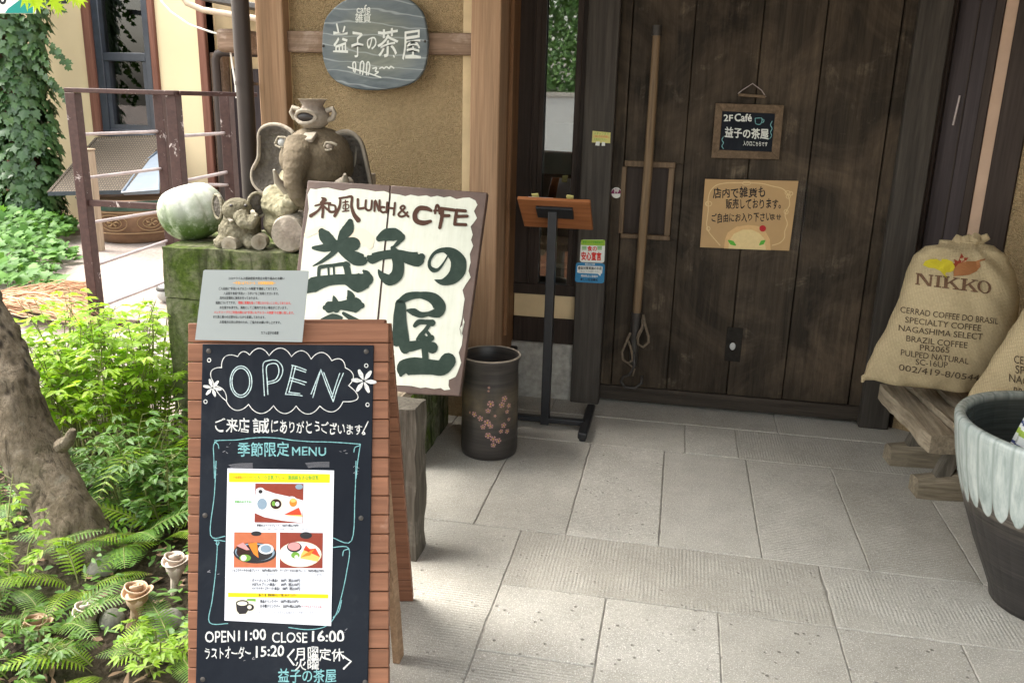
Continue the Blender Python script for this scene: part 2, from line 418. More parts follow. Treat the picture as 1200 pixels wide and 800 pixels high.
M['purple_panel'] = wood('dark_plum_panel', (0.028, 0.020, 0.021), (0.042, 0.032, 0.034), (0.06, 0.047, 0.05), 'Z', 7, 0.4, 0.15, 0.04)
M['strip'] = plain('pale_strip', (0.50, 0.34, 0.24), 0.6, 0.08)
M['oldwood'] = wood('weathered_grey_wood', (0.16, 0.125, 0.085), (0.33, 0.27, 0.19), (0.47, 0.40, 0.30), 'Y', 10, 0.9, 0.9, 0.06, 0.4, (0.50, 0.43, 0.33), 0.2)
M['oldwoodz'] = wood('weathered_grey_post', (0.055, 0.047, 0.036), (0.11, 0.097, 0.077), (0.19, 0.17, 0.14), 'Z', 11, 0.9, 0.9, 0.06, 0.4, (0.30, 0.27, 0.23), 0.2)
M['oldwoodx'] = wood('weathered_grey_foot', (0.14, 0.115, 0.08), (0.27, 0.225, 0.16), (0.40, 0.34, 0.25), 'X', 10, 0.9, 0.8, 0.06, 0.3, (0.45, 0.38, 0.29), 0.2)
def mk_pipe():
    n = NT('brown_pipe'); v = n.coord((1, 1, 0.2)); f = n.noise(v, 6, 5)
    n.p(Base_Color=n.ramp(f, [(0.3, (0.036, 0.027, 0.024)), (0.7, (0.056, 0.043, 0.038))]), Roughness=0.45, Specular_IOR_Level=0.3); return n.m
M['pipe'] = mk_pipe()
M['black_metal'] = plain('black_metal', (0.016, 0.017, 0.020), 0.38, 0.25, 20)
M['orange_wood'] = wood('orange_board', (0.26, 0.095, 0.035), (0.33, 0.125, 0.05), (0.40, 0.165, 0.07), 'X', 7, 0.35, 0.08, 0.05)
M['glass_dark'] = None
def mk_glass(name, tint, ior=2.1, alpha=0.35):
    n = NT(name); n.p(Base_Color=tint, Roughness=0.02, IOR=ior, Specular_IOR_Level=0.5)
    gl = n.new('BsdfGlossy'); gl.inputs['Roughness'].default_value = 0.015
    tr = n.new('BsdfTransparent'); n.set(tr.inputs[0], tint)
    fr = n.new('Fresnel'); fr.inputs[0].default_value = ior
    mx = n.new('MixShader'); n.t.links.new(fr.outputs[0], mx.inputs[0]); n.t.links.new(tr.outputs[0], mx.inputs[1]); n.t.links.new(gl.outputs[0], mx.inputs[2])
    n.t.links.new(mx.outputs[0], n.out.inputs[0]); return n.m
M['glass'] = mk_glass('window_glass', (0.75, 0.8, 0.78), 3.2)
M['glass_far'] = mk_glass('far_window_glass', (0.6, 0.65, 0.66), 1.9)
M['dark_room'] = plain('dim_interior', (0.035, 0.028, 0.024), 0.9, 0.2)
M['screen_paper'] = plain('translucent_paper_screen', (0.42, 0.43, 0.42), 0.5, 0.05)
def mk_moss():
    n = NT('mossy_tuff_stone'); v = n.coord(); z = n.sep(v)[2]
    a = n.noise(v, 6, 8, 0.7, 0.5); b = n.noise(v, 40, 6, 0.7); st = n.noise(n.coord((6, 6, 0.8)), 3, 5, 0.6, 0.5)
    stone = n.ramp(b, [(0.3, (0.10, 0.105, 0.06)), (0.7, (0.25, 0.245, 0.165))])
    moss = n.ramp(b, [(0.3, (0.030, 0.052, 0.010)), (0.7, (0.11, 0.155, 0.030))])
    col = n.mix(n.fac(a, 0.40, 0.60), moss, stone)
    col = n.mix(n.math('MULTIPLY', n.fac(st, 0.48, 0.66), 0.8), col, (0.022, 0.025, 0.013))
    n.p(Base_Color=col, Roughness=0.97, Specular_IOR_Level=0.1, Normal=n.bump(n.math('ADD', b, n.math('MULTIPLY', a, 0.8)), 0.8, 0.015)); return n.m
M['moss'] = mk_moss()
def mk_clay(name, c0, c1, c2, sc=26, bump=0.5, worn=(0.45,0.41,0.33)):
    n = NT(name); v = n.coord(); a = n.noise(v, 5, 6, 0.65); b = n.noise(v, sc*2.5, 5, 0.7); p = n.voro(v, sc*3)
    col = n.ramp(a, [(0.28, c0), (0.5, c1), (0.74, c2)]); col = n.mix(0.5, col, n.ramp(b, [(0.3, (0.6,)*3), (0.7, (1.25,)*3)]), 'MULTIPLY')
    g = n.new('NewGeometry'); pt = n.fac(g.outputs['Pointiness'], 0.52, 0.60); col = n.mix(n.math('MULTIPLY', pt, 0.6), col, worn)
    n.p(Base_Color=col, Roughness=0.85, Specular_IOR_Level=0.25, Normal=n.bump(n.math('ADD', b, n.math('MULTIPLY', p, 0.6)), bump, 0.011)); return n.m
M['clay_dark'] = mk_clay('brown_unglazed_clay', (0.095, 0.073, 0.047), (0.155, 0.123, 0.082), (0.225, 0.18, 0.125), 26, 0.35)
M['clay_ear'] = mk_clay('dark_pitted_clay', (0.060, 0.052, 0.045), (0.095, 0.083, 0.070), (0.14, 0.122, 0.10), 22, 1.0)
M['clay_pale'] = mk_clay('pale_mottled_clay', (0.17, 0.155, 0.09), (0.30, 0.275, 0.18), (0.42, 0.38, 0.28), 16, 0.8, (0.5, 0.46, 0.36))
M['clay_small'] = mk_clay('weathered_small_clay', (0.105, 0.092, 0.060), (0.19, 0.17, 0.115), (0.29, 0.265, 0.19), 22, 0.9, (0.42, 0.38, 0.3))
M['clay_pot'] = mk_clay('grey_pink_clay', (0.16, 0.125, 0.10), (0.26, 0.215, 0.175), (0.36, 0.31, 0.26), 26, 0.3)
M['eye'] = plain('pale_glazed_eye', (0.42, 0.42, 0.41), 0.25, 0.05)
M['hole_eye_dark'] = plain('painted_hollow_and_eye', (0.02, 0.014, 0.012), 0.4, 0.1)  # near-black: painted shade of the jar's hole, also the small eyes
def mk_melon():
    n = NT('weathered_melon_glaze'); v = n.coord(); z = n.sep(v)[2]
    a = n.noise(v, 7, 7, 0.7, 0.6); b = n.noise(v, 30, 5, 0.7)
    col = n.ramp(a, [(0.28, (0.20, 0.27, 0.14)), (0.42, (0.42, 0.46, 0.37)), (0.62, (0.62, 0.635, 0.59))])
    gm = n.math('MULTIPLY', n.fac(z, 0.19, 0.06), n.fac(n.noise(v, 13, 6, 0.7), 0.36, 0.54)); col = n.mix(gm, col, (0.075, 0.13, 0.028))
    n.p(Base_Color=col, Roughness=0.55, Specular_IOR_Level=0.4, Normal=n.bump(b, 0.25, 0.004)); return n.m
M['melon'] = mk_melon()
def mk_slate():
    n = NT('painted_slate_glaze'); v = n.coord((1, 3.2, 1)); w = n.noise(v, 3.0, 6, 0.6, 1.2); u = n.sep(n.coord())
    r = n.math('ADD', n.math('POWER', n.math('MULTIPLY', u[0], 4.6), 2.0), n.math('POWER', n.math('MULTIPLY', u[1], 6.2), 2.0))
    col = n.ramp(w, [(0.3, (0.085, 0.100, 0.092)), (0.55, (0.16, 0.175, 0.145)), (0.75, (0.27, 0.285, 0.235))])
    col = n.mix(n.fac(r, 0.25, 1.25), col, n.ramp(w, [(0.3, (0.060, 0.080, 0.095)), (0.7, (0.17, 0.195, 0.20))]))
    st = n.wave(n.coord((0.35, 1, 1), (0, 0, 0.22)), 6.0, 6.5, 3, 1.3, 'Y'); col = n.mix(n.math('MULTIPLY', n.fac(st, 0.955, 0.995), 0.45), col, (0.42, 0.46, 0.46))
    n.p(Base_Color=col, Roughness=0.5, Specular_IOR_Level=0.35); return n.m
M['slate'] = mk_slate()
M['chalk'] = ink('chalk_white', (0.66, 0.66, 0.64), 0.75, (0.15, 0.165, 0.175), sc=110)
M['chalk_blue'] = ink('chalk_blue', (0.20, 0.43, 0.45), 0.75, (0.05, 0.10, 0.115), sc=110)
M['chalk_pale'] = ink('chalk_pale_blue', (0.48, 0.60, 0.61), 0.75, (0.10, 0.135, 0.15), sc=110)
M['paint_white'] = ink('white_paint_lettering', (0.66, 0.68, 0.64))
M['board'] = None
def mk_board():
    n = NT('navy_chalkboard'); v = n.coord(); a = n.noise(v, 3, 6, 0.65, 0.8); b = n.noise(v, 40, 4)
    sm = n.noise(n.coord((1, 0.6, 1), (0, 0, 0.5)), 5, 7, 0.7, 1.0)
    n.p(Base_Color=n.mix(n.math('MULTIPLY', n.fac(sm, 0.52, 0.80), 0.35), n.ramp(a, [(0.3, (0.008, 0.010, 0.015)), (0.75, (0.017, 0.021, 0.028))]), (0.055, 0.060, 0.066)), Roughness=n.ramp(b, [(0.3, (0.42,)*3), (0.7, (0.55,)*3)]), Specular_IOR_Level=0.06); return n.m
M['board'] = mk_board()
M['siding'] = wood('red_brown_siding', (0.17, 0.073, 0.040), (0.205, 0.092, 0.052), (0.24, 0.112, 0.066), 'X', 8, 0.55, 0.10, 0.05, 0.06, (0.34, 0.22, 0.17), 0.2, 0.10)
M['strut'] = wood('bare_strut_wood', (0.20, 0.12, 0.07), (0.30, 0.19, 0.115), (0.38, 0.26, 0.16), 'Z', 9, 0.7, 0.3, 0.05)
M['cream_paint'] = None
def mk_cream():
    n = NT('old_cream_paint'); v = n.coord(); a = n.noise(v, 5, 6, 0.65); b = n.noise(n.coord((8, 0.7, 1)), 8, 6, 0.7); c = n.noise(v, 22, 7, 0.75)
    col = n.ramp(a, [(0.3, (0.50, 0.525, 0.44)), (0.7, (0.61, 0.625, 0.55))]); col = n.mix(0.35, col, n.ramp(b, [(0.35, (0.74, 0.73, 0.66)), (0.65, (1.05,)*3)]), 'MULTIPLY')
    col = n.mix(n.math('MULTIPLY', n.fac(c, 0.63, 0.74), 0.35), col, (0.40, 0.36, 0.27))
    n.p(Base_Color=col, Roughness=0.6, Normal=n.bump(b, 0.15, 0.003)); return n.m
M['cream_paint'] = mk_cream()
M['signbrown'] = plain('sign_brown_paint', (0.090, 0.056, 0.043), 0.6, 0.3, 10, 0.4)
M['ink_green'] = ink('dark_green_brush_paint', (0.018, 0.032, 0.024), 0.25, (0.06, 0.085, 0.07), 0.45, 30)
M['ink_brown'] = ink('brown_brush_paint', (0.060, 0.028, 0.018), 0.2, (0.12, 0.06, 0.04), 0.5, 30)
M['ink_blush'] = ink('faded_pink_mark', (0.66, 0.55, 0.43), 0.4, (0.60, 0.57, 0.45))
M['white_paper'] = paper('white_paper', (0.62, 0.64, 0.70))
M['ink'] = ink('black_print', (0.02, 0.02, 0.022)); M['ink_grey'] = ink('grey_print', (0.20, 0.20, 0.22)); M['ink_red'] = ink('red_print', (0.62, 0.045, 0.035))
M['ink_orange'] = ink('orange_print', (0.85, 0.42, 0.08)); M['ink_yellow'] = ink('yellow_print', (0.82, 0.56, 0.015)); M['ink_leaf'] = ink('green_print', (0.10, 0.38, 0.05))
def lamin():
    n = NT('laminated_sheet'); n.p(Base_Color=(0.40, 0.435, 0.435), Roughness=0.22, Specular_IOR_Level=0.5)
    tr = n.new('BsdfTranslucent'); n.set(tr.inputs[0], (0.36, 0.40, 0.40)); mx = n.new('MixShader'); mx.inputs[0].default_value = 0.35
    n.t.links.new(n.bs.outputs[0], mx.inputs[1]); n.t.links.new(tr.outputs[0], mx.inputs[2]); n.t.links.new(mx.outputs[0], n.out.inputs[0]); return n.m
M['laminate'] = lamin()
M['kraft'] = plain('kraft_paper', (0.42, 0.265, 0.115), 0.6, 0.08, 7)
M['kraft_line'] = ink('cream_paint_line', (0.62, 0.46, 0.24)); M['bread'] = ink('toast_paint', (0.62, 0.40, 0.19)); M['bread_in'] = ink('pale_bread_paint', (0.68, 0.53, 0.27))
M['berry'] = ink('red_berry_paint', (0.42, 0.03, 0.035))
M['sticker_blue'] = ink('blue_sticker', (0.045, 0.22, 0.42), 0, rough=0.3); M['sticker_white'] = ink('white_sticker', (0.72, 0.74, 0.70), rough=0.35); M['sticker_lime'] = ink('lime_sticker', (0.30, 0.50, 0.05), rough=0.35)
M['sticker_yellow'] = ink('yellow_note', (0.62, 0.58, 0.22)); M['sticker_wine'] = ink('wine_sticker', (0.20, 0.035, 0.10))
def mk_jute(name, c):
    n = NT(name); v = n.coord(); a = n.noise(v, 4, 5, 0.6); wx = n.wave(v, 62, 1.6, 3, 4, 'X'); wy = n.wave(v, 62, 1.6, 3, 4, 'Y'); f = n.noise(v, 120, 3)
    col = n.ramp(a, [(0.3, tuple(x*0.82 for x in c)), (0.7, tuple(x*1.1 for x in c))]); w = n.math('MULTIPLY', wx, wy)
    col = n.mix(0.65, col, n.ramp(n.math('ADD', n.math('MULTIPLY', w, 0.6), n.math('MULTIPLY', f, 0.4)), [(0.2, (0.6,)*3), (0.7, (1.2,)*3)]), 'MULTIPLY')
    n.p(Base_Color=col, Roughness=0.95, Specular_IOR_Level=0.1, Normal=n.bump(n.math('ADD', w, f), 0.75, 0.005)); return n.m
M['jute'] = mk_jute('jute_cloth', (0.60, 0.485, 0.295))
M['jute_ink'] = ink('sack_print', (0.060, 0.042, 0.030), 0.7, (0.27, 0.205, 0.12), 0.9, 160); M['jute_logo'] = ink('sack_logo_brown', (0.095, 0.047, 0.029), 0.6, (0.27, 0.19, 0.11), 0.9, 160)
M['ginkgo'] = ink('ginkgo_yellow', (0.50, 0.42, 0.03)); M['leafbrown'] = ink('leaf_russet', (0.27, 0.115, 0.045)); M['leafred'] = ink('leaf_red', (0.25, 0.045, 0.025))
def mk_bigpot():
    n = NT('celadon_over_iron_glaze'); v = n.coord(); x, y, z = n.sep(v)[0], n.sep(v)[1], n.sep(v)[2]
    ang = n.math('ARCTAN2', y, x); nz = n.noise(v, 9, 4)
    k = n.math('MULTIPLY', ang, 18.0); t = n.math('ABSOLUTE', n.math('SINE', k))
    edge = n.math('SUBTRACT', 0.415, n.math('MULTIPLY', n.math('POWER', t, 0.45), 0.075)); edge = n.math('ADD', edge, n.math('MULTIPLY', n.math('SUBTRACT', n.noise(n.coord(), 9, 3), 0.5), 0.07))
    m = n.fac(n.math('SUBTRACT', z, edge), -0.003, 0.004)
    m2 = n.fac(z, 0.33, 0.43)
    streak = n.noise(n.coord((12, 12, 0.8)), 4, 5, 0.6)
    cel = n.ramp(streak, [(0.3, (0.25, 0.30, 0.285)), (0.7, (0.47, 0.51, 0.49))]); groove = n.fac(t, 0.0, 0.4); cel = n.mix(groove, (0.23, 0.275, 0.26), cel)
    hs = n.noise(n.coord((1.2, 1.2, 26)), 3.5, 6, 0.65, 0.4)
    iron = n.ramp(hs, [(0.32, (0.016, 0.015, 0.015)), (0.55, (0.060, 0.052, 0.046)), (0.78, (0.15, 0.13, 0.11))])
    iron = n.mix(1.0, iron, (0.42, 0.42, 0.45), 'MULTIPLY'); up = n.fac(z, 0.29, 0.40); iron = n.mix(n.math('MULTIPLY', up, n.fac(hs, 0.3, 0.6)), iron, (0.15, 0.128, 0.10))
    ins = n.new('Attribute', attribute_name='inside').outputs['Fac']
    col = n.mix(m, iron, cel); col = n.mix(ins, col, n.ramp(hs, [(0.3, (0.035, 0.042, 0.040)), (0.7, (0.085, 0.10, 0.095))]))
    n.p(Base_Color=col, Roughness=n.mix(m, (0.42,)*3, (0.25,)*3), Specular_IOR_Level=0.5, Normal=n.bump(n.math('ADD', hs, n.math('MULTIPLY', t, 0.8)), 0.25, 0.006)); return n.m
M['bigpot'] = mk_bigpot()
def mk_vase():
    n = NT('dark_iron_glaze_tan_patch'); v = n.coord(); z = n.sep(v)[2]; a = n.noise(v, 7, 5, 0.6); hs = n.noise(n.coord((1, 1, 18)), 5, 5)
    band = n.math('MULTIPLY', n.fac(z, 0.13, 0.22), n.fac(z, 0.34, 0.25)); band = n.math('MULTIPLY', band, n.fac(a, 0.36, 0.60))  # patches of brownish yellow glaze round the middle
    col = n.ramp(hs, [(0.3, (0.018, 0.016, 0.015)), (0.7, (0.050, 0.043, 0.038))]); col = n.mix(n.math('MULTIPLY', band, 0.8), col, (0.16, 0.125, 0.072))
    n.p(Base_Color=col, Roughness=0.42, Specular_IOR_Level=0.45, Normal=n.bump(hs, 0.2, 0.004)); return n.m
M['vase'] = mk_vase()
M['petal'] = ink('petal_pink', (0.42, 0.245, 0.225), 0.3, (0.28, 0.15, 0.14))
def mk_stripe():
    n = NT('striped_umbrella_cloth'); v = n.coord(); z = n.sep(v)[2]; f = n.math('FRACT', n.math('MULTIPLY', z, 9.0))
    o = n.new('ValToRGB'); n.set(o.inputs[0], f); cr = o.color_ramp; cr.interpolation = 'CONSTANT'
    st = [(0, (0.66, 0.68, 0.66)), (0.22, (0.33, 0.46, 0.06)), (0.38, (0.66, 0.68, 0.66)), (0.5, (0.03, 0.05, 0.16)), (0.58, (0.60, 0.66, 0.66)), (0.72, (0.20, 0.40, 0.50)), (0.82, (0.66, 0.68, 0.66)), (0.92, (0.05, 0.07, 0.2))]
    while len(cr.elements) < len(st): cr.elements.new(0.5)
    for e, (p, c) in zip(cr.elements, st): e.position = p; e.color = (*c, 1)
    n.p(Base_Color=o.outputs[0], Roughness=0.7); return n.m
M['stripe'] = mk_stripe()
M['pole'] = wood('smooth_pole_wood', (0.085, 0.055, 0.032), (0.165, 0.110, 0.064), (0.25, 0.175, 0.105), 'Z', 10, 0.4, 0.1, 0.04)
M['iron'] = plain('dark_iron', (0.035, 0.030, 0.026), 0.55, 0.3, 30, 0.3)
M['plate'] = plain('blackened_lock_plate', (0.022, 0.019, 0.016), 0.7, 0.3, 30, 0.3, spec=0.1)
M['rope'] = plain('old_rope', (0.15, 0.115, 0.08), 0.9, 0.3, 60, 0.8)
M['rust_rail'] = None
def mk_rail():
    n = NT('chipped_brown_steel'); v = n.coord(); a = n.noise(v, 9, 8, 0.75, 0.6); b = n.noise(v, 30, 4)
    col = n.ramp(b, [(0.3, (0.046, 0.025, 0.022)), (0.7, (0.074, 0.040, 0.035))]); col = n.mix(n.fac(a, 0.60, 0.64), col, (0.50, 0.44, 0.42))
    n.p(Base_Color=col, Roughness=0.5, Specular_IOR_Level=0.25); return n.m
M['rust_rail'] = mk_rail()
M['rail_bar'] = plain('pale_worn_bar', (0.40, 0.34, 0.33), 0.35, 0.2, 20, 0, 0.3)
M['far_wall'] = plain('yellow_ochre_wall', (0.70, 0.575, 0.36), 0.9, 0.05, 1.6, 0.12)
M['far_post'] = wood('red_brown_post', (0.13, 0.055, 0.038), (0.18, 0.08, 0.055), (0.23, 0.105, 0.075), 'Z', 5, 0.6, 0.15, 0.04)
M['far_frame'] = plain('blue_black_frame', (0.030, 0.036, 0.048), 0.35, 0.2)
M['roof'] = plain('dark_roof', (0.07, 0.065, 0.062), 0.6, 0.2); M['roof_in'] = wood('soffit_wood', (0.10, 0.062, 0.035), (0.14, 0.09, 0.052), (0.18, 0.12, 0.07), 'X', 6, 0.7, 0.2, 0.05)
M['gutter'] = plain('pale_gutter', (0.46, 0.36, 0.26), 0.5, 0.1)
def mk_lid():
    n = NT('woven_bamboo_lid'); v = n.coord(); a = n.wave(v, 10, 0.4, 2, 2, 'X'); b = n.wave(v, 10, 0.4, 2, 2, 'Y')
    n.p(Base_Color=n.mix(n.fac(n.math('MULTIPLY', a, b), 0.2, 0.8), (0.060, 0.046, 0.032), (0.17, 0.13, 0.09)), Roughness=0.8, Normal=n.bump(n.math('MULTIPLY', a, b), 0.5, 0.01)); return n.m
M['lid'] = mk_lid()
M['trough'] = plain('brown_stoneware', (0.21, 0.12, 0.068), 0.5, 0.25, 8); M['trough_fig'] = ink('ochre_relief', (0.33, 0.22, 0.12)); M['water'] = plain('green_water', (0.05, 0.10, 0.075), 0.15, 0.2)
M['tray'] = plain('grey_plastic', (0.20, 0.24, 0.29), 0.4, 0.06); M['bare_post'] = wood('pale_post', (0.30, 0.22, 0.15), (0.40, 0.30, 0.21), (0.48, 0.38, 0.28), 'Z', 7, 0.8, 0.3, 0.05)
M['broom'] = plain('twig', (0.50, 0.31, 0.19), 0.8, 0.35, 3); M['cable'] = plain('white_cable', (0.7, 0.68, 0.62), 0.5, 0.03)
def mk_soil():
    n = NT('dark_soil'); v = n.coord(); a = n.noise(v, 25, 8, 0.75); b = n.voro(v, 45); c = n.noise(v, 3, 4)
    col = n.ramp(a, [(0.3, (0.028, 0.021, 0.014)), (0.55, (0.060, 0.046, 0.032)), (0.8, (0.12, 0.095, 0.065))]); col = n.mix(n.math('MULTIPLY', n.fac(c, 0.5, 0.7), 0.5), col, (0.05, 0.06, 0.022))
    n.p(Base_Color=col, Roughness=0.95, Specular_IOR_Level=0.15, Normal=n.bump(n.math('ADD', a, b), 0.9, 0.03)); return n.m
M['soil'] = mk_soil()
def mk_path():
    n = NT('pale_packed_path'); v = n.coord(); a = n.noise(v, 30, 7, 0.7); b = n.noise(v, 1.5, 5)
    col = n.ramp(a, [(0.3, (0.21, 0.17, 0.148)), (0.7, (0.37, 0.315, 0.28))]); col = n.mix(0.4, col, n.ramp(b, [(0.3, (0.75, 0.72, 0.68)), (0.7, (1.1, 1.1, 1.1))]), 'MULTIPLY')
    n.p(Base_Color=col, Roughness=0.9, Normal=n.bump(a, 0.4, 0.01)); return n.m
M['path'] = mk_path()
def mk_bark():
    n = NT('grey_brown_bark'); v = n.coord(); a = n.noise(n.coord((3, 3, 1.2)), 4, 8, 0.7, 0.8); b = n.noise(v, 55, 7, 0.8); c = n.voro(n.coord((5, 5, 1.6)), 7); li = n.noise(v, 8, 6, 0.7)
    z = n.sep(v)[2]; rough_up = n.fac(z, 0.42, 0.62)
    col = n.ramp(a, [(0.3, (0.13, 0.102, 0.066)), (0.5, (0.24, 0.195, 0.138)), (0.75, (0.37, 0.315, 0.24))]); col = n.mix(0.75, col, n.ramp(b, [(0.32, (0.5,)*3), (0.68, (1.35,)*3)]), 'MULTIPLY'); col = n.mix(n.math('MULTIPLY', n.fac(li, 0.56, 0.66), 0.55), col, (0.34, 0.32, 0.25))
    cr = n.noise(n.coord((26, 26, 5)), 1.0, 6, 0.7, 0.8); col = n.mix(n.math('MULTIPLY', n.fac(cr, 0.45, 0.36), 0.75), col, (0.045, 0.036, 0.026))
    col = n.mix(n.math('MULTIPLY', rough_up, n.fac(c, 0.45, 0.2)), col, (0.055, 0.045, 0.035))
    col = n.mix(n.math('MULTIPLY', n.fac(n.noise(v, 5, 5), 0.52, 0.68), 0.35), col, (0.10, 0.11, 0.05))
    n.p(Base_Color=col, Roughness=0.95, Specular_IOR_Level=0.15, Normal=n.bump(n.math('ADD', n.math('ADD', n.math('MULTIPLY', cr, 1.5), n.math('MULTIPLY', b, 1.2)), n.math('MULTIPLY', c, rough_up)), 1.0, 0.02)); return n.m
M['bark'] = mk_bark()
M['stem'] = plain('green_stem', (0.17, 0.19, 0.055), 0.6, 0.2); M['stem_brown'] = plain('brown_stem', (0.11, 0.075, 0.035), 0.7, 0.2)
M['fern'] = leafmat('fern_leaf', (0.055, 0.135, 0.022), (0.16, 0.29, 0.045), 0.45)
M['fern_b'] = leafmat('bright_fern_leaf', (0.16, 0.31, 0.02), (0.33, 0.48, 0.05), 0.5)
M['bright'] = leafmat('bright_young_leaf', (0.22, 0.40, 0.03), (0.42, 0.58, 0.06), 0.55)
M['mid'] = leafmat('mid_green_leaf', (0.055, 0.15, 0.025), (0.17, 0.31, 0.06), 0.4)
M['ivy'] = leafmat('dark_ivy_leaf', (0.022, 0.065, 0.022), (0.10, 0.19, 0.06), 0.25, 0.35, 0.5)
M['cover'] = leafmat('ground_cover_leaf', (0.040, 0.12, 0.022), (0.14, 0.29, 0.055), 0.30, 0.5, 0.25)
M['maple'] = leafmat('maple_leaf', (0.30, 0.46, 0.02), (0.45, 0.60, 0.05), 0.6)
M['hedge'] = leafmat('hedge_leaf', (0.05, 0.13, 0.03), (0.16, 0.28, 0.08), 0.3)
M['dead'] = plain('dry_leaf', (0.16, 0.10, 0.06), 0.9, 0.4, 3); M['rose'] = mk_clay('rose_biscuit_clay', (0.25, 0.145, 0.075), (0.36, 0.225, 0.125), (0.46, 0.31, 0.19), 20, 0.2, (0.66, 0.5, 0.36)); M['rose_pale'] = mk_clay('pale_rose_clay', (0.30, 0.23, 0.18), (0.40, 0.32, 0.26), (0.50, 0.42, 0.35), 20, 0.2, (0.7, 0.62, 0.52))
M['rock'] = plain('grey_rock', (0.17, 0.165, 0.14), 0.9, 0.4, 14, 0.8); M['teal'] = ink('teal_sign', (0.015, 0.20, 0.17), rough=0.3)
# ------------------------------------------------------------------ ground, paving, path
def grid(x0, x1, y0, y1, nx, ny, fn):
    b = MB(); vs = [(x0+(x1-x0)*i/nx, y0+(y1-y0)*j/ny, fn(x0+(x1-x0)*i/nx, y0+(y1-y0)*j/ny)) for j in range(ny+1) for i in range(nx+1)]
    b.add(vs, [(j*(nx+1)+i, j*(nx+1)+i+1, (j+1)*(nx+1)+i+1, (j+1)*(nx+1)+i) for j in range(ny) for i in range(nx)]); return b
g = MB(); g.add([(-60,-60,-.16),(60,-60,-.16),(60,60,-.16),(-60,60,-.16)], [(0,1,2,3)])
struct('ground', g, M['path'], smooth=0)
def soil_z(x, y):
    e = min(1.0, max(0.0, (-1.0-x)/0.35))
    return -0.06 + e*(0.045*noise.noise((x*1.7, y*1.7, 0)) + 0.02*noise.noise((x*6, y*6, 3)) + 0.008*noise.noise((x*19, y*19, 5)))
struct('soil_bed', grid(-4.6, -0.98, 0.4, 3.75, 130, 120, soil_z), M['soil'], smooth=180)
struct('path', grid(-9.5, -1.75, 3.55, 8.85, 60, 50, lambda x, y: -0.045+0.012*noise.noise((x*1.2, y*1.2, 2))), M['path'], smooth=180)

SLABS = []   # x0,x1,y0,y1, groove(0 none, .5 across, 1 along), pits
def row(y0, y1, xs, gs, ps):
    for i in range(len(xs)-1): SLABS.append((xs[i], xs[i+1], y0, y1, gs[i % len(gs)], ps[i % len(ps)]))
row(3.962, 4.45, [-1.75, -0.55, 0.55, 1.30, 2.4], [0.5, 0.5, 1, 1], [.1])
row(3.608, 3.962, [-1.75, -0.98, 0.114, 0.348, 1.22, 2.4], [.5, 0, 0, 1, 0], [.2, .5, .3, .1, 0])
row(2.742, 3.608, [-1.75, -1.0, -0.645, -0.306, 0.024, 0.377, 0.731, 1.082, 1.43, 2.4], [.5, .5, .5, .5, 0, .5, .5, .5, 0], [.2, .2, .3, .9, .3, .2, .1, .1, .1])
row(1.75, 2.742, [-1.10, -0.83, -0.465], [.5, .5], [.4, .7])
row(2.375, 2.742, [-0.465, 0.562, 1.62, 2.4], [1, 1, 1], [.5, .35, .2])
row(2.028, 2.375, [-0.465, -0.127], [0], [1.0])
row(1.30, 2.028, [-0.465, -0.127], [.5], [.8])
row(1.62, 2.375, [-0.127, 0.215, 0.563, 0.909, 1.26, 2.4], [0, 0, 0, 0, 0], [1, 1, .8, .2, .2])
row(0.6, 1.75, [-1.10, -0.465], [.5], [.5])
row(0.6, 1.30, [-0.465, -0.127], [0], [.5]); row(0.6, 1.62, [-0.127, 0.563, 1.26, 2.4], [.5, 0, 1], [.5])
row(-3.0, 0.6, [-1.10, -0.1, 0.9, 2.4], [.5], [.3])
b = MB(); attr = []
for (x0, x1, y0, y1, gd, pt) in SLABS:
    rr = random.Random(hash((x0, y0)) & 0xffff); gp = 0.0022; h = rr.uniform(-.0015, .0015)
    x0 += gp; x1 -= gp; y0 += gp; y1 -= gp; out = []
    for (ax, ay, bx, by) in ((x0,y0,x1,y0),(x1,y0,x1,y1),(x1,y1,x0,y1),(x0,y1,x0,y0)):
        L = math.hypot(bx-ax, by-ay); k = max(2, int(L/0.05))
        for i in range(k):
            t = i/k; j = rr.uniform(-.0014, .0014); nx, ny = (by-ay)/L, -(bx-ax)/L
            if i and rr.random() < .05: j -= rr.uniform(.002, .005)
            out.append((ax+(bx-ax)*t+nx*j, ay+(by-ay)*t+ny*j))
    cx, cy = (x0+x1)/2, (y0+y1)/2; n = len(out)
    top = [(x+(cx-x)*0.003/abs(x1-x0)*1.6, y+(cy-y)*0.003/abs(y1-y0)*1.6, h) for x, y in out]
    mid = [(x, y, h-0.002) for x, y in out]; low = [(x, y, -0.03) for x, y in out]
    fs = [tuple(range(n))]
    for k in range(2): fs += [(k*n+i, (k+1)*n+i, (k+1)*n+(i+1) % n, k*n+(i+1) % n) for i in range(n)]
    nf = len(b.f); b.add(top+mid+low, fs); attr += [(rr.random(), gd, pt, 1)]*(len(b.f)-nf)
fl = struct('paving_floor', b, M['floor'], smooth=0)
ca = fl.data.color_attributes.new('slab', 'FLOAT_COLOR', 'CORNER')
for p, a in zip(fl.data.polygons, attr):
    for li in p.loop_indices: ca.data[li].color = a
m = MB(); m.add([(-1.75,3.5,-.0045),(2.4,3.5,-.0045),(2.4,4.45,-.0045),(-1.75,4.45,-.0045)], [(0,1,2,3)]); m.add([(-1.1,-3,-.0045),(2.4,-3,-.0045),(2.4,3.5,-.0045),(-1.1,3.5,-.0045)], [(0,1,2,3)])
m.add([(-1.75,2.8,-.0045),(-1.1,2.8,-.0045),(-1.1,3.5,-.0045),(-1.75,3.5,-.0045)], [(0,1,2,3)])
struct('paving_mortar', m, M['mortar'], smooth=0)

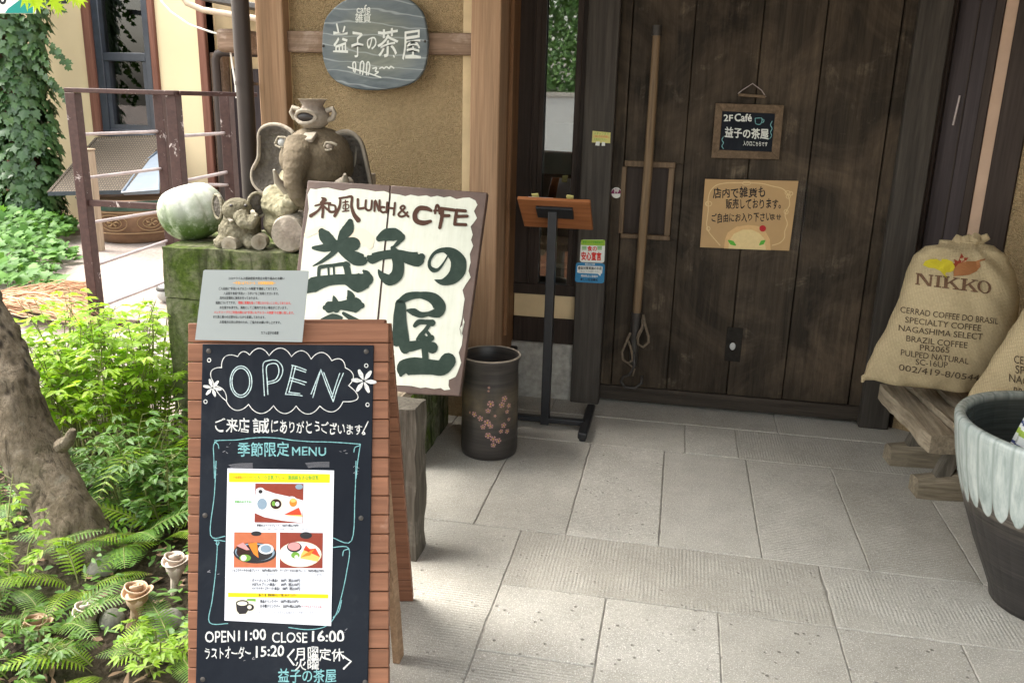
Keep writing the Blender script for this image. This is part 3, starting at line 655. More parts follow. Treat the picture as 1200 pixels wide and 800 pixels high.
# ------------------------------------------------------------------ the cafe building
YW, YD = 3.79, 4.19                       # stucco face, door face
DOOR = Fr((0, YD, 0), (1,0,0), (0,0,1)); WALL = Fr((0, YW, 0), (1,0,0), (0,0,1))
cafe = thing('cafe_building', 'old cafe front with ochre stucco wall, timber posts and dark wooden sliding door', 'building', loc=(0, 4.0, 0))
def P(name, b, m, parent=cafe, **k): return part(name, b, m, parent, world=True, **k)
b = MB(); b.box(-1.80, -0.90, YW, YW+0.20, -0.1, 2.70); P('stucco_wall', b, M['stucco'])
xs = [onY(337, 150, YW-.005).x, onY(344.5, 150, YW-.005).x]; b = MB(); b.box(xs[0]-.03, xs[1], YW-.008, YW+.05, 0.3, 2.7); P('plaster_edge', b, M['cream_edge'])
xs = [onY(542, 150, YW-.005).x, onY(551, 150, YW-.005).x]; b = MB(); b.box(xs[0], xs[1]+.02, YW-.008, YW+.05, 0.3, 2.7); P('plaster_edge', b, M['cream_edge'])
y = 3.72; x0, x1 = onY(301, 60, y).x, onY(333, 60, y).x
b = MB(); b.box(x0, x1, y, YW+.25, -0.1, 2.7); P('timber_post', b, M['post_light'], bevel=.006)
XL = x1
x0, x1 = onY(550.5, 150, y).x, onY(584.5, 150, y).x
b = MB(); b.box(x0, x1, y, YW+.10, 0.0, 2.7); P('timber_post', b, M['post_light'], bevel=.006)
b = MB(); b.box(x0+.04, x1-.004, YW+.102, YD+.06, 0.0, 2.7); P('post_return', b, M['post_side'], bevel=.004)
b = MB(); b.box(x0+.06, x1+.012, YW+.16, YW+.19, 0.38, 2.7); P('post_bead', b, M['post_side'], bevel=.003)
b = MB(); b.box(x0+.03, x1+.03, YW+.12, YD+.0, -0.02, 0.27); P('post_foot', b, M['dark_frame'], bevel=.006)
z0, z1 = onY(440, 63, 3.75).z, onY(440, 37.5, 3.75).z
b = MB(); b.box(XL, x0, 3.755, YW+.02, z0, z1); P('cross_beam', b, M['beam'], bevel=.004)
XR = x1
# narrow window left of the door
gx0, gx1 = onY(637, 120, YD).x, onY(673, 120, YD).x; px0, px1 = onY(686, 120, YD).x, onY(719.5, 150, 4.13).x
win = part('window', MB().box(XR-.01, gx0, YD-.005, YD+.05, 0.60, 2.4).box(gx1, px0+.01, YD-.005, YD+.05, 0.60, 2.4).box(XR-.01, px0+.01, YD-.012, YD+.05, 0.545, 0.60).box(XR-.01, px0+.01, YD-.012, YD+.05, 2.4, 2.7), M['dark_frame'], cafe, world=True, bevel=.003)
part('window_bead', MB().box(gx0-.055, gx0-.045, YD-.016, YD-.004, .60, 2.4).box(gx0-.02, gx0+.004, YD-.012, YD, .60, 2.4).box(gx1+.022, gx1+.030, YD-.014, YD-.004, .60, 2.4), M['dark_frame'], win, world=True, bevel=.002)
part('pane', MB().box(gx0, gx1, YD+.020, YD+.026, .60, 2.4), M['glass'], win, world=True, smooth=0)
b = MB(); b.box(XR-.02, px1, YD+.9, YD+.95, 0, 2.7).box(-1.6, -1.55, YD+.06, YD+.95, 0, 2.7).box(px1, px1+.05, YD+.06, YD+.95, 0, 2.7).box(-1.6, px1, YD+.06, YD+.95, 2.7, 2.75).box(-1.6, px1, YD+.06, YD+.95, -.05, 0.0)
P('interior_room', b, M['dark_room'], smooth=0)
q0, q1 = onY(631.5, 143, YD+.03), onY(672, 205, YD+.03)
b = MB(); b.box(q0.x, q1.x, YD+.032, YD+.034, q1.z, q0.z); P('window_screen', b, M['screen_paper'], smooth=0)
q0, q1 = onY(638, 286, YD+.25), onY(668, 300, YD+.25); b = MB(); b.box(q0.x-.05, q1.x+.04, YD+.18, YD+.42, q1.z-.03, q0.z+.02); P('interior_shelf', b, M['post_light'], bevel=.01)
q0, q1 = onY(636, 306, YD+.2), onY(668, 314, YD+.2); b = MB(); b.box(q0.x-.05, q1.x+.04, YD+.18, YD+.4, q1.z, q0.z-.01); P('interior_shelf', b, M['gutter'], bevel=.004)
b = MB(); b.box(XR-.0, px0+.01, YD-.004, YD+.05, .425, .543); P('plaster_band', b, M['cream_edge'], bevel=.002)
b = MB(); b.box(XR-.0, px0+.01, YD-.016, YD+.05, .295, .425); P('sill_board', b, M['dark_frame'], bevel=.004)
b = MB(); b.box(XR-.02, px0+.03, YD-.03, YD+.05, -.02, .295); P('stone_base', b, M['mortar'], bevel=.008)
b = MB(); b.box(px0, px1, 4.13, 4.30, 0.0, 2.7); P('door_post', b, M['door_post'], bevel=.006)
# sliding door
dl, dr = onY(720.5, 150, YD).x, onY(1057, 150, YD).x; DT = 2.45
door = part('door', MB(), M['door'], cafe)
bx = [dl+.055] + [onY(p, 300, YD).x for p in (793, 867, 936)] + [dr-.062]
b = MB()
wx0, wx1 = onY(737, 235, YD).x, onY(781, 235, YD).x; wz0, wz1 = onY(760, 275, YD).z, onY(760, 196, YD).z
for i in range(4):
    a, c = bx[i]+.0024, bx[i+1]-.0024; o = (-.001, .0035, .0005, .004)[i]
    if i == 0:
        b.box(a, c, YD+o, YD+.03, .095, wz0-.02); b.box(a, c, YD+o, YD+.03, wz1+.02, DT)
    else: b.box(a, c, YD+o, YD+.03, .095, DT)
bb = part('plank_panel', b, M['door'], door, world=True, bevel=.0025)
b = MB(); b.box(dl+.01, dr-.01, YD+.032, YD+.05, .03, DT); part('backing', b, M['door'], door, world=True, smooth=0)
b = MB(); b.box(dl, dl+.053, YD-.006, YD+.034, .0955, DT); part('stile', b, M['door'], door, world=True, bevel=.004)
b = MB(); b.box(dr-.060, dr, YD-.008, YD+.034, .0955, DT); part('stile', b, M['door'], door, world=True, bevel=.004)
b = MB(); b.box(dl, dr, YD-.010, YD+.034, .018, .094); part('bottom_rail', b, M['doorx'], door, world=True, bevel=.004)
b = MB(); b.box(dl+.02, dl+.95, YD-.013, YD-.0105, .060, .066); part('rail_groove', b, M['doorx'], door, world=True, smooth=0)
b = MB(); w = .016
b.box(bx[0]+.002, wx1+.03, YD-.012, YD+.03, wz1, wz1+.028); b.box(bx[0]+.002, wx1+.03, YD-.012, YD+.03, wz0-.022, wz0)
b.box(wx1, wx1+.028, YD-.010, YD+.03, wz0, wz1); b.box(bx[0]-.01, bx[0]+.014, YD-.010, YD+.03, wz0, wz1)
hatch = part('hatch_frame', b, M['door_trim'], door, world=True, bevel=.003)
b = MB(); b.box(bx[0]+.014, wx1, YD+.022, YD+.03, wz0, wz1); part('hatch_board', b, M['dark_frame'], hatch, world=True, smooth=0)
b = MB(); b.box(wx1+.030, bx[1]-.002, YD+.001, YD+.03, wz0-.02, wz1+.02); part('plank_panel', b, M['door'], door, world=True, bevel=.002)
q0, q1 = onY(852.5, 383, YD), onY(867, 424, YD); b = MB(); b.box(q0.x, q1.x, YD-.003, YD+.002, q1.z, q0.z); part('lock_plate', b, M['plate'], door, world=True, bevel=.001)
q = onY(858.5, 405.5, YD); b = MB(); b.ell((q.x, YD-.003, q.z), (.014, .003, .019)); part('keyhole_cover', b, M['screen_paper'], door, world=True)
# right post, lintel, angled side wall
rx0, rx1 = onY(1058, 140, 4.15).x, onY(1097, 140, 4.15).x
b = MB(); b.box(rx0, rx1, 4.14, 4.30, 0.0, 2.7); P('door_post', b, M['door_post'], bevel=.006)
b = MB(); b.box(XR+.01, rx1, YD+.052, 4.32, 2.3, 2.7); P('lintel', b, M['doorx'], bevel=.006)
SW = Fr((rx1+.001, 4.20, 0), (.87, -.49, 0), (0,0,1))
a = [SW.at(px, 100).x for px in (1100, 1109, 1152, 1160, 1163, 1178, 1196)]
def swbox(a0, a1, z0, z1, d0, d1):
    b = MB(); b.add([tuple(SW.world(x, z, d)) for z in (z0, z1) for d in (d0, d1) for x in (a0, a1)], [(0,1,3,2),(4,6,7,5),(0,4,5,1),(2,3,7,6),(0,2,6,4),(1,5,7,3)]); return b
P('side_jamb', swbox(a[0], a[1], 0, 2.7, -.06, .01), M['dark_frame'], bevel=.003)
sp = P('plum_panel', swbox(a[1], a[2], .38, 2.7, -.06, -.02), M['purple_panel'], bevel=.003)
part('panel_bead', swbox(a[1]+(a[2]-a[1])*.52, a[1]+(a[2]-a[1])*.56, .38, 2.05, -.019, -.014), M['dark_frame'], sp, world=True)
q = [SW.at(1117, 147), SW.at(1122, 112)]; b = MB(); mid = [tuple(SW.world(q[0].x-.004, q[0].y, -.015)), tuple(SW.world(q[0].x+.004, q[1].y, -.015))]
b.tube(mid, .005, 8); part('pull_handle', b, M['rail_bar'], sp, world=True)
P('side_jamb', swbox(a[2], a[4], .38, 2.7, -.06, .012), M['dark_frame'], bevel=.003)
P('pale_strip', swbox(a[4], a[5], .38, 2.7, -.06, .004), M['strip'], bevel=.002)
P('side_board', swbox(a[5], a[6]+.05, .38, 2.7, -.06, .015), M['dark_frame'], bevel=.003)
P('stucco_side_wall', swbox(a[0]-.0, 1.02, -.05, .378, -.10, .0), M['stucco'])
P('stucco_side_wall', swbox(a[6]+.052, 1.3, .378, 2.7, -.10, .005), M['stucco'])
e = SW.world(1.02, 0, 0)
b = MB(); b.box(1.93, 2.05, 1.3, 3.72, -.05, 2.7); P('stucco_side_wall', b, M['stucco'])  # unseen wall, added to block light from the right
b = MB(); b.box(-1.90, 2.3, 0.2, 5.3, 2.72, 2.86); P('porch_roof', b, M['roof_in'], bevel=.01)  # out of view; its reach is shaped to set the floor's shade
for i in range(9): P('rafter', MB().box(-1.88+i*.5, -1.80+i*.5, 0.3, 4.2, 2.60, 2.719), M['roof_in'], bevel=.004)
b = MB(); b.box(-1.88, 2.3, 5.2, 5.3, -.1, 2.72).box(1.4, 2.3, 4.4, 4.45, 0, 2.72); P('back_wall', b, M['dark_room'], smooth=0)

# drain pipe in front of the corner
p0 = onY(281, 0, 3.62); pp = thing('drain_pipe', 'dark brown round drainpipe running down the corner of the stucco wall', 'pipe', loc=(p0.x, 3.62, 0))
part('pipe', MB().tube([(0,0,-.1),(0,0,2.72)], .0375, 28), M['pipe'], pp)
zc = onY(284, 98, 3.62).z; part('collar', MB().tube([(0,0,zc-.008),(0,0,zc+.008)], .041, 28).bar((0,0,zc), (0,.12,zc), .012, .012), M['pipe'], pp)

# ------------------------------------------------------------------ ochre house behind
FY = 8.8; FAR = Fr((0, FY, 0), (1,0,0), (0,0,1))
house = thing('ochre_house', 'yellow ochre plastered house with tall dark framed window behind the railing', 'house', loc=(-6.0, FY, 0))
def H(name, b, m, parent=house, **k): return part(name, b, m, parent, world=True, **k)
def fx(px, py): return onY(px, py, FY).x
def fz(px, py): return onY(px, py, FY).z
w0, w1 = fx(113, 60), fx(178, 60); wz = fz(150, 155); xr = fx(247, 100)
b = MB(); b.box(-12, w0, FY, FY+.2, -.2, 5).box(w1, xr, FY, FY+.2, -.2, 5).box(w0, w1, FY, FY+.2, -.2, wz).box(w0, w1, FY, FY+.2, 3.1, 5); H('wall', b, M['far_wall'])
b = MB(); b.box(fx(103, 60), w0-.002, FY-.06, FY+.05, wz-.05, 5); H('wall_post', b, M['far_post'], bevel=.01)
b = MB(); b.box(w1+.002, w1+.075, FY-.04, FY+.05, wz-.05, 5); H('wall_post', b, M['far_post'], bevel=.01)
b = MB(); b.box(fx(238, 100), xr, FY-.05, FY+.15, -.2, 5); H('wall_post', b, M['far_post'], bevel=.01)
b = MB(); b.box(fx(2, 100)-.34, fx(2, 100), FY-.05, FY+.15, -.2, 5); H('wall_post', b, M['far_post'], bevel=.01)
zt = fz(150, 62); t = .09
wf = H('window', MB().box(w0, w0+t, FY-.03, FY+.1, wz, 3.1).box(w1-t*.8, w1, FY-.03, FY+.1, wz, 3.1).box(w0+t, w1-t*.8, FY-.025, FY+.1, zt-.09, zt).box(w0+t, w1-t*.8, FY-.03, FY+.1, wz, wz+.03), M['far_frame'], bevel=.008)
part('sash_frame', MB().box(w0+t, w0+t+.05, FY-.01, FY+.06, wz+.03, zt-.09).box(w1-t*.8-.05, w1-t*.8, FY-.01, FY+.06, wz+.03, zt-.09).box(w0+t+.05, w1-t*.8-.05, FY-.01, FY+.06, wz+.03, wz+.08), M['far_frame'], wf, world=True)
part('pane', MB().box(w0+t, w1-t*.8, FY+.04, FY+.05, wz, 3.1), M['glass_far'], wf, world=True, smooth=0)
part('sill', MB().box(w0-.02, w1+.02, FY-.12, FY+.0, wz-.05, wz-.003), M['far_frame'], wf, world=True, bevel=.01)
b = MB(); b.box(w0-.3, w1+.8, FY+1.3, FY+1.35, 0, 4).box(w0-.6, w0-.55, FY+.2, FY+1.3, 0, 4).box(w1+.8, w1+.85, FY+.2, FY+1.3, 0, 4); H('back_room', b, M['far_wall'], smooth=0)
b = MB(); b.box(w0+.32, w0+.45, FY+1.15, FY+1.29, 0, 4).box(w0-.2, w1+.6, FY+1.1, FY+1.28, zt+.34, zt+.52).box(w0+.72, w0+.76, FY+.5, FY+.56, zt, 4); H('room_timber', b, M['far_post'])
for dz in (.38, .85): H('room_shelf', MB().box(w0+.1, w1-.1, FY+.45, FY+.7, zt-dz, zt-dz+.05), M['far_post'])
fl_ = thing('flower_vase', 'small bouquet of pink and orange flowers standing inside the far window', 'flowers', loc=(w0+.42, FY+.28, wz+.02))
part('vase', MB().lathe([(.03,0),(.05,.06),(.03,.14),(.035,.16)], 16), M['tray'], fl_)
b = MB(); c = MB()
for i in range(26):
    u = random.uniform(0, 6.28); r = random.uniform(0, .12); z = random.uniform(.2, .42)
    (b if z > .30 else c).ell((r*math.cos(u), r*math.sin(u)*.6, z), (.035, .03, .03), n=5)
part('pink_flowers', b, M['petal'], fl_); part('orange_flowers', c, M['ink_orange'], fl_)
# right hand recess with its awning, downpipe and door
b = MB(); b.box(xr-.05, -2.0, FY+.16, FY+.26, -.2, 5); H('recess_wall', b, M['cream_edge'])
q = onY(268, 200, FY+.1); b = MB(); b.box(q.x-.10, q.x+.06, FY+.02, FY+.158, -.2, fz(268, 62)); H('door_jamb', b, M['beam'], bevel=.01)
b = MB(); b.box(q.x+.10, q.x+.75, FY+.10, FY+.157, -.2, fz(268, 80)); H('dark_door', b, M['purple_panel'], bevel=.01)
z = fz(268, 64); b = MB(); b.tube([(q.x+.02, FY-.06, -.2), (q.x+.02, FY-.06, z-.06), (q.x+.05, FY-.06, z+.0), (q.x+.12, FY-.06, z+.02), (q.x+.5, FY-.06, z+.02)], .045, 16); H('downpipe', b, M['pipe'])
a0 = onY(232, 4, FY-.5); a1 = onY(290, 20, FY-.5)
b = MB(); b.prism([(0,0),(1.8,-.24),(1.8,-.20),(0,.06)], 0, 1.2)
b.warp(lambda p: Vector((a0.x+p.x, FY-.75+p.z, a0.z+p.y+.03))); H('awning_roof', b, M['roof'], bevel=.008)
b = MB(); pts = [(a0.x-.02, FY-.80, a0.z+.08), (a0.x+.06, FY-.80, a0.z-.03), (a0.x+.22, FY-.80, a0.z-.09), (a0.x+1.2, FY-.80, a0.z-.22)]; b.tube(pts, .03, 10); H('gutter', b, M['gutter'])
b = MB(); b.box(a0.x+.22, a0.x+.5, FY-.6, FY+.0, a0.z-.46, a0.z-.24); H('awning_bracket', b, M['beam'], bevel=.04)
cb = thing('hanging_cable', 'thin white cable sagging from the eaves past the ochre wall', 'cable', loc=tuple(onY(187, 0, 8.2)))
pts = [onY(*p) for p in ((184, -4, 8.3), (200, 14, 8.3), (222, 29, 8.3), (248, 38, 8.3), (264, 42, 8.3), (269, 52, 8.3), (272, 75, 8.3), (276, 100, 8.3), (277, 115, 8.3))]
part('cable', MB().tube(pts, .010, 8), M['cable'], cb, world=True)
# ------------------------------------------------------------------ mossy stone wall and the pottery on it
PF = 3.14                                    # its front face
def dn(p, s=30, a=.006): return a*noise.noise(Vector(p)*s)
sx0, sx1 = onY(189, 290, PF).x, -1.0; szt = onY(250, 292, PF).z
tuff = thing('stone_wall', 'low moss covered wall of big tuff stone blocks carrying the clay elephants', 'stone wall', loc=(sx0, PF, 0))
def block(x0, x1, y0, y1, z0, z1):
    b = MB(); k = 10; vs = []; idx = {}
    def vid(i, j, l):
        if (i, j, l) not in idx:
            p = Vector((x0+(x1-x0)*i/k, y0+(y1-y0)*j/k, z0+(z1-z0)*l/k))
            p += Vector((dn(p, 9, .010)+dn(p, 40, .003), dn(p+Vector((5,5,5)), 9, .010)+dn(p+Vector((3,1,1)), 40, .003), dn(p+Vector((9,2,2)), 9, .006)))
            idx[(i, j, l)] = len(vs); vs.append(p)
        return idx[(i, j, l)]
    fs = []
    for a_ in range(k):
        for c in range(k):
            fs += [(vid(a_,0,c), vid(a_+1,0,c), vid(a_+1,0,c+1), vid(a_,0,c+1)), (vid(a_+1,k,c), vid(a_,k,c), vid(a_,k,c+1), vid(a_+1,k,c+1)),
                   (vid(0,a_+1,c), vid(0,a_,c), vid(0,a_,c+1), vid(0,a_+1,c+1)), (vid(k,a_,c), vid(k,a_+1,c), vid(k,a_+1,c+1), vid(k,a_,c+1)),
                   (vid(a_,c,k), vid(a_+1,c,k), vid(a_+1,c+1,k), vid(a_,c+1,k)), (vid(a_,c+1,0), vid(a_+1,c+1,0), vid(a_+1,c,0), vid(a_,c,0))]
    b.add(vs, fs); return b
zs = [-.15, .16, .66, szt]
for i in range(3):
    cut = sx0 + (.70 if i % 2 else .88); ins = .025 if i == 0 else 0.0
    part('stone_block', block(sx0+ins, cut-.004, PF+random.uniform(0, .012), 3.68, zs[i]+.002, zs[i+1]-.002), M['moss'], tuff, world=True, smooth=50)
    part('stone_block', block(cut+.004, sx1, PF+random.uniform(0, .012), 3.68, zs[i]+.002, zs[i+1]-.002), M['moss'], tuff, world=True, smooth=50)

c = onY(228, 288, 3.36); mel = thing('melon_ornament', 'pale green ribbed ceramic melon at the left end of the mossy stone wall', 'ornament', loc=(c.x, 3.36, szt))
b = MB(); n1, n2 = 72, 26; vs = []
for i in range(n2+1):
    t = math.pi*i/n2
    for j in range(n1):
        w = 2*math.pi*j/n1; rib = 1-0.085*(1-abs(math.sin(w*5)))**2; r = max(0, math.sin(t))**0.8*rib
        x, y, z = .145*r*math.cos(w), .135*r*math.sin(w), -.122*math.cos(t)*(1-.14*math.exp(-(t-math.pi)**2*5))
        vs.append((x, y, z))
b.add(vs, [(i*n1+j, i*n1+(j+1) % n1, (i+1)*n1+(j+1) % n1, (i+1)*n1+j) for i in range(n2) for j in range(n1)])
b.xf(Matrix.Translation((0,0,.118)) @ Matrix.Rotation(R(-12), 4, 'Y') @ Matrix.Rotation(R(10), 4, 'X'))
part('body', b, M['melon'], mel, smooth=180)

# big elephant: local frame, x right, y away from the viewer, z up
c = onY(362, 292, 3.36); EL = Vector((c.x, 3.36, szt))
el = thing('elephant_sculpture', 'large brown clay elephant with spread ears sitting behind the white cafe sign', 'sculpture', loc=tuple(EL))
def ex(px, py, y): return onY(px, py, EL.y+y)-EL
def rotm(ax, ang): return Matrix.Rotation(R(ang), 3, ax)
hd = ex(371, 186, -.02)
b = MB(); b.ell(hd, (.150, .15, .112)); b.ell(hd+Vector((.015,-.035,-.045)), (.125, .11, .078)); b.ell(hd+Vector((0,.02,.03)), (.135, .13, .10))
tr = [ex(354, 174, -.10), ex(349, 188, -.165), ex(345, 202, -.20), ex(344, 215, -.215), ex(349, 229, -.21), ex(361, 239, -.175), ex(376, 245, -.165), ex(390, 246, -.15)]
b.tube(tr, [.075, .060, .046, .038, .034, .032, .031, .028], 20); b.ell(ex(398, 196, -.0), (.05, .10, .07))
blob('head', b, M['clay_dark'], el, .006, 7, .6, disp=lambda p: .003*noise.noise(p*11)+.0010*noise.noise(p*45)+.0008*math.sin(p.z*170)*(1 if p.y < -.16 else 0))
b = MB(); b.ell((.0,.03,.17), (.16,.13,.19)); b.ell(ex(322, 238, -.05), (.055,.06,.075)); b.ell(ex(412, 245, -.05), (.055,.06,.08)); b.ell((.06,-.02,.10), (.15,.12,.10)); b.ell((-.06,-.02,.09), (.12,.12,.09))
b.tube([ex(318, 236, -.07), ex(336, 246, -.16), ex(343, 232, -.19)], [.05, .042, .034], 14)
blob('body', b, M['clay_pale'], el, .008, 8, disp=lambda p: .005*noise.noise(p*24)+.004*noise.noise(p*70))
def ear(outline, y0, tilt, cx, th=.030):
    P3 = [ex(px, py, y0) for px, py in outline]; ctr = sum(P3, Vector())/len(P3)
    b = MB(); n = len(P3); N = 4*n; ring = []
    for i in range(N):
        t = i/4; k = int(t); f = t-k; p0, p1, p2, p3 = (P3[(k+o) % n] for o in (-1, 0, 1, 2))
        ring.append(0.5*((2*p1)+(p2-p0)*f+(2*p0-5*p1+4*p2-p3)*f*f+(p0*-1+3*p1-3*p2+p3)*f**3))
    layers = []
    for s_, dy in ((.0, .010), (.5, .008), (.86, -.012), (.95, -.026), (1.0, -.014), (1.0, .012), (.93, .026), (.0, .032)):
        layers.append([ctr+(q-ctr)*max(s_, .001)+Vector((0, dy+tilt*(q.x-ctr.x)*s_ + .004*noise.noise(q*30)*s_, 0)) for q in ring])
    vs = [p for L in layers for p in L]; fs = [(l*N+i, l*N+(i+1) % N, (l+1)*N+(i+1) % N, (l+1)*N+i) for l in range(len(layers)-1) for i in range(N)]
    b.add(vs, fs); ear.rim = MB().tube([p+Vector((0,-.004,0)) for p in layers[4]]+[layers[4][0]+Vector((0,-.004,0))], .0085, 8); return b
part('ear', ear([(350,158),(337,148),(320,146),(306,153),(304,170),(303,186),(295,200),(296,214),(306,224),(322,229),(336,224),(345,205),(345,180)], .02, -.25, 0), M['clay_ear'], el, smooth=180); part('ear_rim', ear.rim, M['clay_pot'], el, smooth=180)
part('ear', ear([(392,166),(399,156),(411,154),(421,163),(426,178),(430,200),(433,220),(430,250),(414,252),(404,225),(398,195)], .03, .45, 0), M['clay_ear'], el, smooth=180); part('ear_rim', ear.rim, M['clay_pot'], el, smooth=180)
for (px, py, a_, b_) in ((334, 166.5, .020, .019), (390, 171, .015, .014)):
    q = ex(px, py, -.085)
    rr = min(.15, (Vector((q.x, 0, q.z))-Vector((hd.x, 0, hd.z))).length)
    dy = -math.sqrt(max(.0, 1-((q.x-hd.x)/.152)**2-((q.z-hd.z)/.145)**2))*.15
    o = Vector((q.x, hd.y+dy-.0, q.z)); part('eye', MB().ell(o, (a_, .018, b_)), M['eye' if px < 360 else 'clay_pot'], el)
    part('eyelid', MB().tube([o+Vector((-a_*1.6,-.002,-.006)), o+Vector((-a_*.6,-.012,b_*1.05)), o+Vector((a_*.7,-.012,b_*1.05)), o+Vector((a_*2.1,-.004,.006))], .005, 8), M['clay_dark'], el)
    part('eyelid', MB().tube([o+Vector((-a_*1.5,-.004,-.012)), o+Vector((-a_*.3,-.014,-b_*1.05)), o+Vector((a_*.9,-.010,-b_*.7))], .004, 8), M['clay_dark'], el)
q0 = ex(362, 158, -.10)
b = MB(); b.obox(ex(362, 161, -.125), (1,.0,.08), (0,.8,.45), (0,-.45,.9), .026, .028, .008); part('forehead_tile', b, M['clay_pot'], el, bevel=.004)
for pts in (((335, 222), (325, 212), (321, 199)), ((398, 216), (405, 210), (404, 204))):
    b = MB(); q = [ex(*p, -.15-.02*i) for i, p in enumerate(pts)]; b.tube([q[0]+Vector((.02,.05,0)), q[0], q[1], q[2]], [.026, .022, .015, .005], 12); part('tusk', b, M['clay_pot'], el)
o = ex(336, 275, -.22); b = MB(); b.tube([o+Vector((.02,.12,.01)), o+Vector((0,.01,0)), o, o+Vector((0,-.004,0))], [.075, .074, .066, .01], 26); part('foot_sole', b, M['clay_pot'], el)
o = ex(400, 278, -.2); b = MB(); b.tube([o+Vector((-.02,.12,.01)), o+Vector((0,.01,0)), o, o+Vector((0,-.004,0))], [.075, .074, .066, .01], 26); part('foot_sole', b, M['clay_pot'], el)

# little jar standing on its head
jz = hd.z+.124; jx = hd.x+.0
jar = thing('clay_jar', 'little two handled clay jar with a round hole balanced on the elephant head', 'jar', loc=(EL.x+ex(371, 150, 0).x, EL.y-.03, EL.z+jz-.003))
part('body', MB().lathe([(.0,0),(.035,0),(.058,.018),(.068,.042),(.062,.066),(.045,.080),(.041,.090),(.052,.108),(.060,.114),(.052,.114),(.036,.095),(.036,.08),(.0,.078)], 36), M['clay_pot'], jar, smooth=60)
part('mouth_rim', MB().tube([(-.006+.041*math.cos(a_), -.0715+abs(math.cos(a_))**2*.016, .045+.0245*math.sin(a_)) for a_ in [2*math.pi*k/24 for k in range(25)]], .008, 8), M['clay_pot'], jar)
part('hole', MB().ell((-.006,-.056,.045), (.036,.0145,.021)), M['hole_eye_dark'], jar)  # no opening: a dark solid with the hole's shade as its colour
for s_ in (-1, 1): part('handle', MB().tube([(s_*.058,0,.07),(s_*.085,0,.078),(s_*.092,0,.060),(s_*.082,0,.040),(s_*.062,0,.035)], .011, 10), M['clay_pot'], jar)

# small elephant
c = onY(281, 293, 3.27); SE = Vector((c.x, 3.27, szt)); se = thing('small_elephant_sculpture', 'small pale clay elephant with raised trunk sitting beside the ceramic melon', 'sculpture', loc=tuple(SE))
def sx(px, py, y): return onY(px, py, SE.y+y)-SE
b = MB(); b.ell(sx(280, 272, .0), (.085, .08, .075)); b.ell(sx(283, 258, .0), (.075,.07,.06)); b.ell(sx(262, 284, -.05), (.035,.05,.032)); b.ell(sx(297, 284, -.04), (.035,.05,.032))
blob('body', b, M['clay_small'], se, .005, 6, disp=lambda p: .003*noise.noise(p*50)+.0035*noise.noise(p*120))
b = MB(); b.ell(sx(278, 246, -.04), (.06,.065,.05)); b.tube([sx(282, 252, -.09), sx(287, 262, -.12), sx(294, 264, -.12), sx(299, 256, -.10), sx(298, 250, -.09)], [.034,.028,.022,.018,.017], 12)
blob('head', b, M['clay_small'], se, .005, 6, disp=lambda p: .0015*noise.noise(p*60))
for q, w in ((sx(257, 242, .0), -35), (sx(301, 240, .01), 40)):
    b = MB(); m = rotm('Z', w); b.ell(q, (.040,.014,.052), m); b2 = MB()
    part('ear', b, M['clay_ear'], se); part('ear_rim', MB().tube([q+m @ Vector((.038*math.cos(a_), -.008, .050*math.sin(a_))) for a_ in [2*math.pi*k/20 for k in range(21)]], .006, 8), M['clay_small'], se)
for px, w in ((271, 0), (288, 0)): part('eye', MB().ell(sx(px, 241, -.095), (.008,.006,.006)), M['hole_eye_dark'], se)
for px, py in ((268, 254), (296, 248)): part('tusk', MB().tube([sx(px, py, -.07), sx(px+3, py+5, -.10), sx(px+5, py+4, -.12)], [.010,.008,.003], 8), M['clay_pot'], se)
o = sx(268, 287, -.10); part('foot_sole', MB().tube([o+Vector((0,.05,0)), o, o+Vector((0,-.003,0))], [.033,.033,.004], 20), M['clay_dark'], se)
o = sx(303, 284, -.08); part('foot_sole', MB().tube([o+Vector((-.01,.05,0)), o, o+Vector((.002,-.003,0))], [.032,.032,.004], 20), M['clay_dark'], se)
q = onY(434, 212, 3.45); ch = thing('clay_block', 'small rough clay block beside the right ear of the big elephant', 'ornament', loc=(q.x, 3.45, szt))
part('block', MB().box(-.012,.014,-.02,.03,0,q.z-szt+.03).box(-.05,.012,-.02,.03,0,q.z-szt-.06), M['clay_pot'], ch, bevel=.004)

# wooden bench under the white sign
lb = thing('wooden_bench', 'weathered grey wooden bench holding up the white cafe sign beside the chalkboard', 'bench', loc=(-.95, 2.9, 0))
def roughbox(x0, x1, y0, y1, z0, z1, s=7, a=.010, k=8):
    b = block(x0, x1, y0, y1, z0, z1)
    b.warp(lambda p: p+Vector((a*noise.noise(p*s), a*noise.noise(p*s+Vector((7,7,7))), a*.6*noise.noise(p*s+Vector((3,9,1)))))); return b
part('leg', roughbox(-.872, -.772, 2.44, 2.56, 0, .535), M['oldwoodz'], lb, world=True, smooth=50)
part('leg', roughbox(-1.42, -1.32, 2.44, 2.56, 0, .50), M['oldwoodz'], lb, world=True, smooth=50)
part('top_plank', roughbox(-1.46, -.875, 2.60, 2.80, .480, .513), M['oldwood'], lb, world=True, smooth=50)

